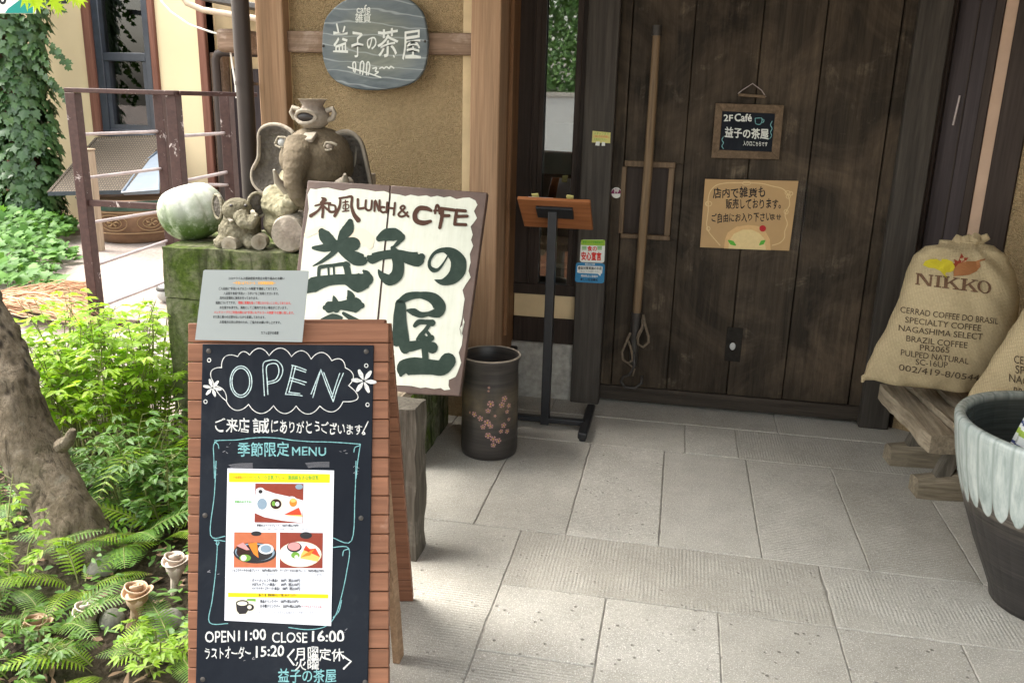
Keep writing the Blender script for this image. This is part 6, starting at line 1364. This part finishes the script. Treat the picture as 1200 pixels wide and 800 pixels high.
p = onZ(97, 377, GZ); b = MB(); b.box(p.x-.02, p.x+.42, p.y-.04, p.y+.03, GZ-.01, GZ+.035); part('base_plate', b, M['rust_rail'], ra, world=True, bevel=.005)

c = onZ(160, 290, GZ); tc = Vector((onY(158, 260, c.y+.5).x, c.y+.5, GZ))
tb = thing('glazed_water_jar', 'wide brown glazed water jar with scroll pattern standing behind the railing', 'jar', loc=tuple(tc))
part('body', MB().lathe([(0,0),(.34,0),(.36,.02),(.44,.16),(.485,.30),(.50,.40),(.53,.44),(.54,.455),(.52,.462),(.47,.44),(.46,.40),(0,.40)], 64), M['trough'], tb)
part('rim_band', MB().lathe([(.49,.35),(.503,.40),(.533,.44),(.5425,.455),(.545,.45),(.51,.40),(.495,.35)], 64), M['water'], tb)
def onjar(a, h): r = .47+(h-.24)*.30+.006; return (r*math.sin(a), -r*math.cos(a), h)
b = MB()
for a0, s_ in ((-.75,1),(.15,1),(.95,-1)):
    for k in (1, .62):
        b.tube([onjar(a0+.30*k*math.cos(t)*1.0, .225+.085*k*math.sin(t)) for t in [2*math.pi*i/22 for i in range(23)]], .005, 6)
    for i in range(5):
        t = i*1.257; b.tube([onjar(a0, .225), onjar(a0+.10*math.cos(t+.4), .225+.035*math.sin(t+.4)), onjar(a0+.14*math.cos(t), .225+.045*math.sin(t))], [.004,.012,.003], 6)
part('scroll_relief', b, M['trough_fig'], tb, smooth=180)
b = MB(); b.tube([onjar(a, .335) for a in [-1.5+3*i/40 for i in range(41)]], .006, 6); b.tube([onjar(a, .115) for a in [-1.5+3*i/40 for i in range(41)]], .006, 6); part('border_relief', b, M['trough_fig'], tb, smooth=180)
yl = tc.y-.35
q = [onY(58, 228, yl), onY(150, 226, yl), onY(194, 161, yl+.85), onY(114, 164, yl+.85)]
ld = thing('woven_lid', 'tilted brown woven mesh panel leaning over the glazed water jar', 'panel', loc=tuple(q[0]))
n_ = (q[1]-q[0]).cross(q[3]-q[0]).normalized()*.02
b = MB(); b.add(q+[p+n_ for p in q], [(3,2,1,0),(4,5,6,7),(0,1,5,4),(1,2,6,5),(2,3,7,6),(3,0,4,7)]); part('mesh', b, M['lid'], ld, world=True)
for i in range(4): b = MB(); b.bar(q[i]+n_*.5, q[(i+1) % 4]+n_*.5, .03, .04); part('edge_strip', b, M['far_frame'] if i == 0 else M['lid'], ld, world=True)
px_ = onZ(113, 294, GZ); t = onY(112, 177, px_.y)
bpst = thing('wooden_stake', 'pale square wooden stake standing beside the glazed water jar', 'post', loc=tuple(px_))
b = MB(); b.box(-.065, .065, -.05, .05, -.02, t.z-GZ); part('post', b, M['bare_post'], bpst, bevel=.008); b = MB(); b.box(-.07, .07, -.055, .055, t.z-GZ+.001, t.z-GZ+.02); part('cap', b, M['bare_post'], bpst, bevel=.006)
q0 = onY(150, 232, yl-.05); tr_ = thing('grey_tray', 'pale grey plastic tray leaning against the tilted woven panel', 'tray', loc=tuple(q0))
Q = [onY(147, 234, yl-.02), onY(190, 232, yl-.02), onY(191, 184, yl+.55), onY(171, 200, yl+.48)]; n_ = (Q[1]-Q[0]).cross(Q[3]-Q[0]).normalized()*.05
b = MB(); b.add([p+n_*.8 for p in Q]+[p+n_*1.6 for p in Q], [(3,2,1,0),(4,5,6,7),(0,1,5,4),(1,2,6,5),(2,3,7,6),(3,0,4,7)]); part('shell', b, M['tray'], tr_, world=True, bevel=.02)
b = MB(); b.tube([p+n_*1.7 for p in Q+[Q[0]]], .012, 6); part('lip', b, M['tray'], tr_, world=True)
c = onZ(197, 354, GZ); bl_ = thing('stone_ball', 'small pale stone ball lying on the path beside the mossy wall', 'ball', loc=tuple(c)); part('ball', MB().ell((0,0,.075), (.08,.08,.075)), M['screen_paper'], bl_); part('band', MB().tube([(.083*math.cos(a)*.75,.083*math.sin(a)*.75,.105) for a in [2*math.pi*i/24 for i in range(25)]], .018, 8), M['iron'], bl_)
br = thing('twig_broom', 'orange brown twig broom head lying on the path beside the ground ivy', 'broom', loc=tuple(onZ(60, 360, GZ)))
rb_ = random.Random(3); b = MB(); h0 = onZ(4, 358, .06)
for i in range(330):
    e = onZ(rb_.uniform(88, 116), rb_.uniform(330, 381), GZ+rb_.uniform(.01, .09)); s_ = h0 + Vector((rb_.uniform(-.2,.2), rb_.uniform(-.09,.09), rb_.uniform(-.04,.07)))
    m_ = (s_+e)/2 + Vector((rb_.uniform(-.05,.05), rb_.uniform(-.12,.12), rb_.uniform(.0,.09))); b.tube([s_, (s_+m_)/2+Vector((0,rb_.uniform(-.02,.02),.015)), m_, (m_+e)/2+Vector((0,rb_.uniform(-.03,.03),.01)), e], [.004,.0036,.0032,.0028,.0015], 4, caps=False)
part('bristles', b, M['broom'], br, world=True, smooth=180)
part('handle', MB().tube([h0+Vector((.05,0,.0)), h0+Vector((-.9,-.25,.02))], .018, 10), M['pole'], br, world=True); part('binding', MB().tube([h0+Vector((.02,0,.0)), h0+Vector((-.12,-.03,.0))], [.07,.04], 12), M['rope'], br, world=True)

# ------------------------------------------------------------------ leaves
rl = random.Random(11)
def rv(a=1): return Vector((rl.uniform(-a, a), rl.uniform(-a, a), rl.uniform(-a, a)))
def leaf(mb, p, d, n, L, W, droop=.15):
    d = d.normalized(); s_ = d.cross(n)
    if s_.length < 1e-4: s_ = d.cross(Vector((1,0,0)))
    s_.normalize(); n = s_.cross(d)
    P_ = [p, p+d*L*.32+s_*W*.5+n*W*.10, p+d*L*.68+s_*W*.36-n*L*droop*.35, p+d*L-n*L*droop, p+d*L*.68-s_*W*.36-n*L*droop*.35, p+d*L*.32-s_*W*.5+n*W*.10, p+d*L*.5-n*L*droop*.15-n*W*.06]
    mb.add(P_, [(0,1,2,6),(6,2,3),(6,3,4),(0,6,4,5)])
LOBES = {'ivy': [(0,0),(.30,-.10),(.52,.12),(.34,.30),(.46,.55),(.20,.62),(0,1.0),(-.20,.62),(-.46,.55),(-.34,.30),(-.52,.12),(-.30,-.10)],
         'maple': [(0,0),(.22,-.16),(.16,.02),(.62,.02),(.30,.20),(.78,.42),(.28,.42),(.44,.86),(.12,.58),(0,1.1),(-.12,.58),(-.44,.86),(-.28,.42),(-.78,.42),(-.30,.20),(-.62,.02),(-.16,.02),(-.22,-.16)]}
def lobed(mb, p, d, n, L, kind, curl=.12):
    d = d.normalized(); s_ = d.cross(n)
    if s_.length < 1e-4: s_ = d.cross(Vector((1,0,0)))
    s_.normalize(); n = s_.cross(d); c = p+d*L*.35
    pts = [p+s_*x*L+d*y*L-n*L*curl*(abs(x)*1.2+max(0, y-.4)) for x, y in LOBES[kind]]; k = len(pts)
    mb.add(pts+[c], [(k, i, (i+1) % k) for i in range(k)])
def frond(mb, base, az, L, W, e0=70, e1=-25, npin=20, tooth=6, roll=0.0):
    h = Vector((math.cos(az), math.sin(az), 0)); up = Vector((0,0,1)); side0 = h.cross(up)
    pts = []; p = base.copy(); m = npin+5
    for i in range(m+1):
        t = i/m; a = R(e0+(e1-e0)*t**.85); pts.append(p.copy()); p = p + (h*math.cos(a)+up*math.sin(a))*(L/m)
    for i in range(m):                                                   # stalk: thin three sided
        t = i/m; r0, r1 = .0028*(1-t)+.0006, .0028*(1-(i+1)/m)+.0006
        a, c = pts[i], pts[i+1]; mb.add([a+side0*r0, a-side0*r0, a+up*r0, c+side0*r1, c-side0*r1, c+up*r1], [(0,1,4,3),(1,2,5,4),(2,0,3,5)], 1)
    for i in range(4, m+1):
        t = (i-4)/(m-4); pl = W*(math.sin(math.pi*min(1, .18+t*.82))**.75)*(1 if t < .97 else .6); tg = (pts[min(i+1, m)]-pts[i-1]).normalized()
        nn = side0.cross(tg)
        for s_ in (-1, 1):
            d = (side0*s_*math.cos(.35)+tg*math.sin(.35+.25*t)+nn*(.05+roll)*1).normalized(); wd = min(pl*.30, L/m*.92); q = tg
            rows = []; k = max(3, int(tooth*(.4+.6*pl/W)))
            for j in range(k*2+1):
                f = j/(k*2); w_ = wd*.5*(1-f)**.6*(1.0 if j % 2 else .48)+.0004; c = pts[i]+d*pl*f-up*pl*.22*f*f
                rows.append((c+q*w_, c, c-q*w_))
            vs = [x for r_ in rows for x in r_]; fs = []
            for j in range(k*2): fs += [(j*3, j*3+1, j*3+4, j*3+3), (j*3+1, j*3+2, j*3+5, j*3+4)]
            mb.add(vs, fs, 0)
def fern_parts(root, n, L, W, mat, seed, e0=(50, 80), e1=(-35, 5), npin=20, az=None):
    global rl; rl = random.Random(seed); b = MB()
    for i in range(n):
        a = (az[0]+(az[1]-az[0])*i/max(1, n-1)+rl.uniform(-.25,.25)) if az else 2*math.pi*i/n+rl.uniform(-.35,.35)
        l = L*.84*rl.uniform(.6, 1.1); frond(b, Vector((.02*math.cos(a), .02*math.sin(a), 0)), a, l, W*l/L, rl.uniform(*e0), rl.uniform(*e1), npin+rl.randint(-3, 5))
    return part('fronds', b, [M[mat], M['stem']], root, smooth=180)

FERNS = [   # px of the base, fronds, length, width, material, label
    ((28, 668), 7, .40, .068, 'fern', 'light green fern left of the tree trunk foot, its fronds arching over the dark soil'),
    ((62, 742), 6, .36, .065, 'fern', 'low green fern in front of the brown half buried clay rose'),
    ((118, 778), 5, .34, .062, 'fern_b', 'bright fern at the lower edge of the photo below the upright clay rose'),
    ((20, 796), 6, .32, .060, 'fern', 'fern in the bottom left corner of the photo'),
    ((146, 640), 9, .46, .095, 'mid', 'darker green fern behind the upright clay rose at the foot of the tree'),
    ((196, 628), 8, .50, .085, 'fern_b', 'yellow green fern beside the chalkboard stand with curling bright fronds'),
    ((206, 760), 5, .30, .058, 'fern', 'small fern growing against the left edge of the chalkboard stand'),
    ((180, 566), 10, .56, .095, 'mid', 'bushy green fern between the tree trunk and the chalkboard stand'),
    ((200, 556), 9, .92, .105, 'fern_b', 'bright fern with long feathery fronds standing before the mossy wall'),
    ((10, 604), 7, .40, .080, 'mid', 'dark green fern behind the foot of the leaning tree trunk'),
    ((95, 690), 6, .32, .060, 'fern_b', 'small bright fern just left of the upright clay rose'),
]
for i, (px, n, L, W, mat, lab) in enumerate(FERNS):
    p = onZ(px[0], px[1], -.06); p.z = soil_z(p.x, p.y)-.01
    f = thing('fern_plant', lab, 'fern', loc=tuple(p), rz=i*1.3); fern_parts(f, n, L, W, mat, 20+i, (74, 87) if L > .7 else (35, 72), (-40, 0))

# leafy stems: upright thin stalks with many pointed leaflets
def leafy(name, label, cat, base, nst, H_, spread, L, W, mat, seed, lobes=None, per=9, stemmat='stem'):
    global rl; rl = random.Random(seed); t = thing(name, label, cat, loc=tuple(base)); lb_ = MB(); sb = MB()
    for i in range(nst):
        a = rl.uniform(0, 6.28); r = spread*math.sqrt(rl.random()); h = H_*rl.uniform(.55, 1.05); o = Vector((r*.35*math.cos(a), r*.35*math.sin(a), 0)); e = Vector((r*math.cos(a), r*math.sin(a), h))
        m_ = (o+e)/2+Vector((-.1*r*math.cos(a), -.1*r*math.sin(a), h*.12)); pts = [o, (o+m_)/2+rv(.01), m_, (m_+e)/2+rv(.015), e]; sb.tube(pts, [.004,.0035,.003,.0022,.0012], 5, caps=False)
        for k in range(per):
            f = .32+.68*(k+rl.random())/per; j = min(3, int(f*4)); q = pts[j].lerp(pts[j+1], f*4-j); az = rl.uniform(0, 6.28)
            dd = Vector((math.cos(az), math.sin(az), rl.uniform(-.1, .45))); tip = q+dd*L*rl.uniform(.4, 1.1); sb.tube([q, tip], [.0014,.0008], 4, caps=False)
            if lobes: lobed(lb_, tip, dd+rv(.25), Vector((0,0,1))+rv(.35), L*rl.uniform(.7, 1.2), lobes)
            else:
                for w_ in (-.75, 0, .75):
                    d2 = Vector((math.cos(az+w_), math.sin(az+w_), dd.z*.4-.05)); leaf(lb_, tip, d2, Vector((0,0,1))+rv(.3), L*rl.uniform(.7, 1.1), W*rl.uniform(.8, 1.1), .25)
    part('leaves', lb_, M[mat], t, smooth=180); part('stems', sb, M[stemmat], t, smooth=180); return t
def gp(px, py, dz=0): p = onZ(px, py, -.05); p.z = soil_z(p.x, p.y)+dz-.01; return p
leafy('nandina_shrub', 'bright yellow green young shrub in sunlight right of the leaning tree trunk', 'shrub', gp(128, 530), 40, .72, .38, .056, .022, 'bright', 51, per=14)
leafy('nandina_shrub', 'bright young shrub with small star shaped leaves before the mossy wall', 'shrub', gp(178, 520), 30, .70, .32, .050, .018, 'bright', 52, 'maple', 14)
leafy('nandina_shrub', 'bright leafy shrub directly behind the leaning tree trunk', 'shrub', gp(84, 528), 28, .70, .32, .058, .023, 'bright', 53, per=13)
leafy('leafy_plant', 'mid green leafy plant growing between the tree foot and the fern bed', 'plant', gp(160, 590), 22, .36, .26, .05, .02, 'mid', 54, per=9)
leafy('leafy_plant', 'green leafy seedling plant right of the upright clay rose at the stand', 'plant', gp(186, 775), 8, .18, .13, .034, .012, 'fern_b', 55, per=8)
leafy('leafy_plant', 'low leafy plant below the half buried clay rose near the photo corner', 'plant', gp(36, 776), 9, .18, .18, .036, .015, 'fern', 56, per=7)
leafy('leafy_plant', 'green plant with pale leaves at the left photo edge beside the trunk', 'plant', gp(2, 700), 10, .34, .22, .040, .015, 'fern_b', 57, per=9)
leafy('leafy_plant', 'dark green leafy plant in the shade behind the pale clay rose', 'plant', gp(198, 608), 14, .30, .2, .05, .02, 'mid', 58, per=8)
leafy('broad_leaf_plant', 'plant with a few broad light green oval leaves beside the leaning trunk', 'plant', gp(92, 500), 7, .46, .22, .12, .055, 'bright', 59, per=3)

# ground cover, litter
rl = random.Random(5); b = MB()
for i in range(5200):
    x, y = rl.uniform(-8.4, -4.45), rl.uniform(5.0, 8.45)
    edge = -4.42-.10*math.sin(y*4.3)-.70*(y-5.3)-.25*noise.noise((y*2, 0, 0))
    if x > edge: continue
    k = min(1, (edge-x)/.5); hgt = (.10+.24*k+.12*noise.noise((x*1.5, y*1.5, 4)))*rl.uniform(.5, 1)
    (lobed(b, Vector((x, y, GZ+hgt)), Vector((rl.uniform(-1,1), rl.uniform(-1,.2), rl.uniform(-.2,.3))), Vector((0,-.5,1))+rv(.5), rl.uniform(.06, .12), 'ivy', .2))
tag(part('ground_ivy', b, M['cover'], None, smooth=180), 'thick green ivy covering the ground below the ochre house', 'ground cover', kind='stuff')
b = MB()
for i in range(3800):
    x, y = rl.uniform(-3.6, -1.06), rl.uniform(1.0, 3.5)
    if noise.noise((x*2.1, y*2.1, 8)) < -.12: continue
    leaf(b, Vector((x, y, soil_z(x, y)+rl.uniform(.005, .10))), Vector((rl.uniform(-1,1), rl.uniform(-1,1), rl.uniform(-.1,.6))), Vector((0,0,1))+rv(.5), rl.uniform(.02, .05), rl.uniform(.009, .02), .2)
tag(part('undergrowth', b, M['mid'], None, smooth=180), 'small green seedlings scattered over the dark garden soil', 'undergrowth', kind='stuff')
b = MB()
for i in range(900):
    x, y = rl.uniform(-3.2, -1.05), rl.uniform(1.0, 3.4); leaf(b, Vector((x, y, soil_z(x, y)+rl.uniform(.002, .018))), Vector((rl.uniform(-1,1), rl.uniform(-1,1), rl.uniform(-.1,.15))), Vector((0,0,1))+rv(.3), rl.uniform(.02, .06), rl.uniform(.008, .022), rl.uniform(-.3,.3))
tag(part('leaf_litter', b, M['dead'], None, smooth=180), 'dry brown leaves and twigs littering the dark soil', 'leaf litter', kind='stuff')

# ivy covered post
c = onY(22, 130, 8.25); iv = thing('ivy_column', 'wooden post thickly covered in dark green ivy before the ochre house', 'ivy post', loc=(c.x, 8.25, GZ))
b = MB(); b.box(-.10, .10, -.10, .10, 0, 3.4); part('post', b, M['far_post'], iv, bevel=.01)
rl = random.Random(8); b = MB()
for i in range(3600):
    z_ = rl.uniform(0, 3.2); a = rl.uniform(0, 6.28); lump = .40+.10*noise.noise((math.cos(a)*1.3, math.sin(a)*1.3, z_*1.4))+.05*math.sin(z_*3)-.07*min(1, max(0, (1.6-z_)/1.2))
    r = lump*rl.uniform(.55, 1.05)**.5; o = Vector((math.cos(a), math.sin(a), 0))
    lobed(b, Vector((r*o.x, r*o.y*.8, z_)), Vector((o.x*.4, o.y*.4, -1))+rv(.45), o+Vector((0,0,.35))+rv(.35), rl.uniform(.07, .13), 'ivy', .18)
for k in range(14):
    a = rl.uniform(-.8, .5); z_ = rl.uniform(1.3, 2.7); o = Vector((math.cos(a), math.sin(a), 0))
    for j in range(4): lobed(b, Vector((o.x*(.42+j*.055), o.y*.4, z_-j*.05)), Vector((o.x, o.y, -.6))+rv(.3), Vector((0,-1,.4))+rv(.3), rl.uniform(.06,.09), 'ivy', .15)
part('leaves', b, M['ivy'], iv, smooth=180)

# leaning tree at the left edge
base = onZ(96, 650, -.05)
trk = [onY(104, 668, 2.33), onY(90, 636, 2.34), onY(66, 585, 2.37), onY(42, 535, 2.40), onY(8, 455, 2.44), onY(-26, 370, 2.50), onY(-66, 260, 2.56), onY(-110, 130, 2.62), onY(-140, 0, 2.68), onY(-150, -160, 2.74)]
tree = thing('maple_tree', 'leaning grey brown maple trunk with flaky bark at the left edge of the garden', 'tree', loc=(base.x, 2.34, -.06))
pts, rad = [], []; RR = [.15, .122, .102, .097, .092, .087, .082, .076, .07, .06]
for i in range(len(trk)-1):
    for k in range(14): t = k/14; pts.append(trk[i].lerp(trk[i+1], t)); rad.append(RR[i]*(1-t)+RR[i+1]*t)
pts.append(trk[-1]); rad.append(RR[-1]); rad = [r+(.009 if i >= 56 else 0) for i, r in enumerate(rad)]
b = MB(); b.tube(pts, rad, 84)
def bark(p):
    q = p; return p + (Vector((0,1,0))*0) + Vector((noise.noise(q*7), noise.noise(q*7+Vector((9,0,0))), 0))*.016 + Vector((noise.noise(q*26), noise.noise(q*26+Vector((9,0,0))), 0))*.005*(1+1.5*max(0, min(1, (q.z-.40)*4))) + Vector((noise.noise((q.x*30, q.y*30, q.z*6)), noise.noise((q.x*30+9, q.y*30, q.z*6)), 0))*.006
b.warp(bark); part('trunk', b, M['bark'], tree, world=True, smooth=180)
s0 = onY(72, 522, 2.36); part('broken_stub', MB().tube([s0, onY(80, 517, 2.31), onY(84, 508, 2.29), onY(85, 503, 2.29)], [.026,.02,.016,.010], 9), M['bark'], tree, world=True)
tp = trk[7]; lim = [[tp, tp+Vector((.15,.1,.45)), tp+Vector((.45,.15,.80)), Vector(onY(62, -60, 2.95))], [trk[8], trk[8]+Vector((-.3,.3,.4)), trk[8]+Vector((-.5,.7,.7))], [trk[9], trk[9]+Vector((.2,-.2,.5)), trk[9]+Vector((.3,-.5,.8))]]
for L_ in lim: part('limb', MB().tube(L_, [.035,.022,.014,.005][:len(L_)], 10), M['bark'], tree, world=True, smooth=180)
rl = random.Random(21); b = MB()
for px, py, s_, r_ in ((30,-2,24,.1),(44,4,22,-.5),(62,2,24,.3),(69,10,20,-.2),(85,-3,24,.6),(92,1,18,1.0),(52,-10,24,0),(75,-12,22,.2),(20,-10,22,-.6),(38,-14,22,.4)):
    p = onY(px, py-s_*.28, 2.95+rl.uniform(-.1,.1)); lobed(b, p, Vector((r_*.7, -.15, -1)), Vector((0,-1,.25))+rv(.25), s_/998*3.0*.85, 'maple', .06)
for i in range(160):
    c_ = rl.choice((tp+Vector((.4,.3,1.0)), trk[8]+Vector((-.5,.6,.7)), trk[9]+Vector((.2,-.3,.6)), trk[9]+Vector((-.2,.3,.5)))); p = c_+Vector((rl.gauss(0,.45), rl.gauss(0,.4), abs(rl.gauss(0,.22))))
    lobed(b, p, Vector((rl.uniform(-1,1), rl.uniform(-1,1), rl.uniform(-.9,.1))), Vector((0,0,1))+rv(.5), rl.uniform(.05,.075), 'maple', .1)
part('crown', b, M['maple'], tree, world=True, smooth=180)

# clay roses
def rose(label, px, py, zh, s_, mat, bx, by):
    p = gp(bx, by); t = thing('clay_rose', label, 'ornament', loc=tuple(p)); o = onY(px, py, p.y)-p
    b = MB(); b.tube([(0,0,-.02), (o.x*.5, 0, o.z*.5), (o.x, 0, o.z-.05*s_)], .007*s_+.004, 8); part('stem', b, M[mat], t)
    b = MB(); n = 74; k = 7; vs = []
    for i in range(n+1):
        u_ = i/n; a = u_*math.pi*2*3.3; r = (.010+.040*u_**.9)*s_; en = 1-max(0, (u_-.93)/.07)**2*.8
        for j in range(k+1):
            v = j/k; rr = r*(.62+.38*v+.30*max(0, v-.6)*en*(.4+u_)*(1+.4*math.sin(a*1.35)))*(1-.18*(1-en)); v2 = v*en; h = (-.055+.066*v2+.012*v2*math.sin(min(1,u_*1.3)*math.pi)-(.014*u_**2)*v2+.007*math.sin(a*1.35+.7)*v2-.010*max(0, v2-.75)*4*u_)*s_; vs.append((o.x+rr*math.cos(a), rr*math.sin(a), o.z+h))
    b.add(vs, [(i*(k+1)+j, (i+1)*(k+1)+j, (i+1)*(k+1)+j+1, i*(k+1)+j+1) for i in range(n) for j in range(k)])
    b.lathe([(.007*s_,-.115*s_),(.012*s_,-.095*s_),(.024*s_,-.070*s_),(.034*s_,-.042*s_),(.036*s_,-.018*s_),(0,-.02*s_)], 22, tuple(o), wob=lambda w, z: 1+.07*math.sin(w*5+z*30)); q_ = part('bloom', b, M[mat], t, smooth=180)
    sd = q_.modifiers.new('s', 'SOLIDIFY'); sd.thickness = .0035*s_; return t
rose('upright tan clay rose on a thin stem standing in the fern bed', 159, 690, 0, .88, 'rose', 154, 724)
rose('pale clay rose on a stem tucked beside the chalkboard stand edge', 204, 654, 0, .82, 'rose_pale', 202, 690)
rose('brown half buried clay rose low among the fern fronds at the left', 42, 728, 0, .8, 'rose', 42, 744)
rose('pale clay rose lying low between the ferns left of the upright one', 100, 712, 0, .8, 'rose_pale', 102, 724)
for i, (px, py, s_, lab) in enumerate(((176, 738, .07, 'grey stone lying right of the upright clay rose stem'), (118, 668, .06, 'small grey stone on the soil in front of the tree foot'), (128, 722, .05, 'small dark stone left of the upright clay rose stem'), (196, 718, .055, 'grey stone below the pale clay rose by the stand'))):
    p = gp(px, py); t = thing('garden_stone', lab, 'stone', loc=tuple(p), rz=i); b = MB(); b.ell((0,0,.01), (s_, s_*.7, s_*.55), n=12); b.warp(lambda q: q+q.normalized()*s_*.35*noise.noise(q*14+Vector((i*5,0,0)))); part('stone', b, M['rock'], t, smooth=180)

# teal sign half hidden in the top left corner
TS = Fr(onY(20, 4, 7.6), (1,0,0), (0,0,1)); ts = thing('teal_sign', 'teal and white sign partly hidden behind the ivy in the upper left corner', 'sign', m=TS.mat()); z = Z(0, 0, 10.0)
b = MB(); b.prism([TS.at(*z(*p)) for p in ((-60,160),(390,160),(390,-320),(-60,-320))], -.04, 0); part('panel', b, M['sticker_white'], ts, bevel=.004)
b = MB(); pgon(b, TS, [z(60,158), z(388,158),z(388,-80),z(330,-70),z(95,104)], .003); part('teal_field', b, M['teal'], ts, smooth=0)
b = MB(); stroke(b, TS, [z(5,-60), z(5,15), z(30,40), z(60,20), z(62,-60)], 2.6, z=.004); part('lettering', b, M['ink'], ts, smooth=0)

b = MB(); q = TS.world(*TS.at(18, -8), -.041); b.bar(q, (q.x, 8.3, q.z), .05, .05); part('bracket', b, M['far_frame'], ts, world=True)

# what the window reflects: trees and an added pale wall
gw = thing('added_reflection_wall', 'pale low wall added across the yard to give the window its white reflection', 'wall', loc=(-2, -7.2, 0)); b = MB(); b.box(-7, 6, -.1, .1, -.2, 1.55); part('wall', b, M['screen_paper'], gw); b = MB(); b.box(-7, 6, -.14, .14, 1.551, 1.62); part('coping', b, M['mortar'], gw)  # added wall, stands in for the white shape reflected in the glass
rl = random.Random(31); b = MB()
for i in range(23000):
    x = rl.uniform(-5, .5); z_ = rl.uniform(1.2, 4.9+.8*noise.noise((x*.6, 0, 0))); y = -8.6+.6*noise.noise((x*.8, z_*.8, 3))+rl.uniform(-.5,.3)
    leaf(b, Vector((x, y, z_)), Vector((rl.uniform(-1,1), .6, rl.uniform(-1,.2))), Vector((0,1,.6))+rv(.6), rl.uniform(.08,.14), rl.uniform(.05,.08), .2)
yt_ = thing('yard_tree', 'dense green tree row across the yard, seen reflected in the window', 'tree', loc=(-2, -8.8, 0)); part('crown', b, M['hedge'], yt_, world=True, smooth=180); b = MB()
b.tube([(-2,-8.9,-.2),(-2.1,-8.9,2.2)], [.16,.12], 12); part('trunk', b, M['bark'], yt_, world=True)
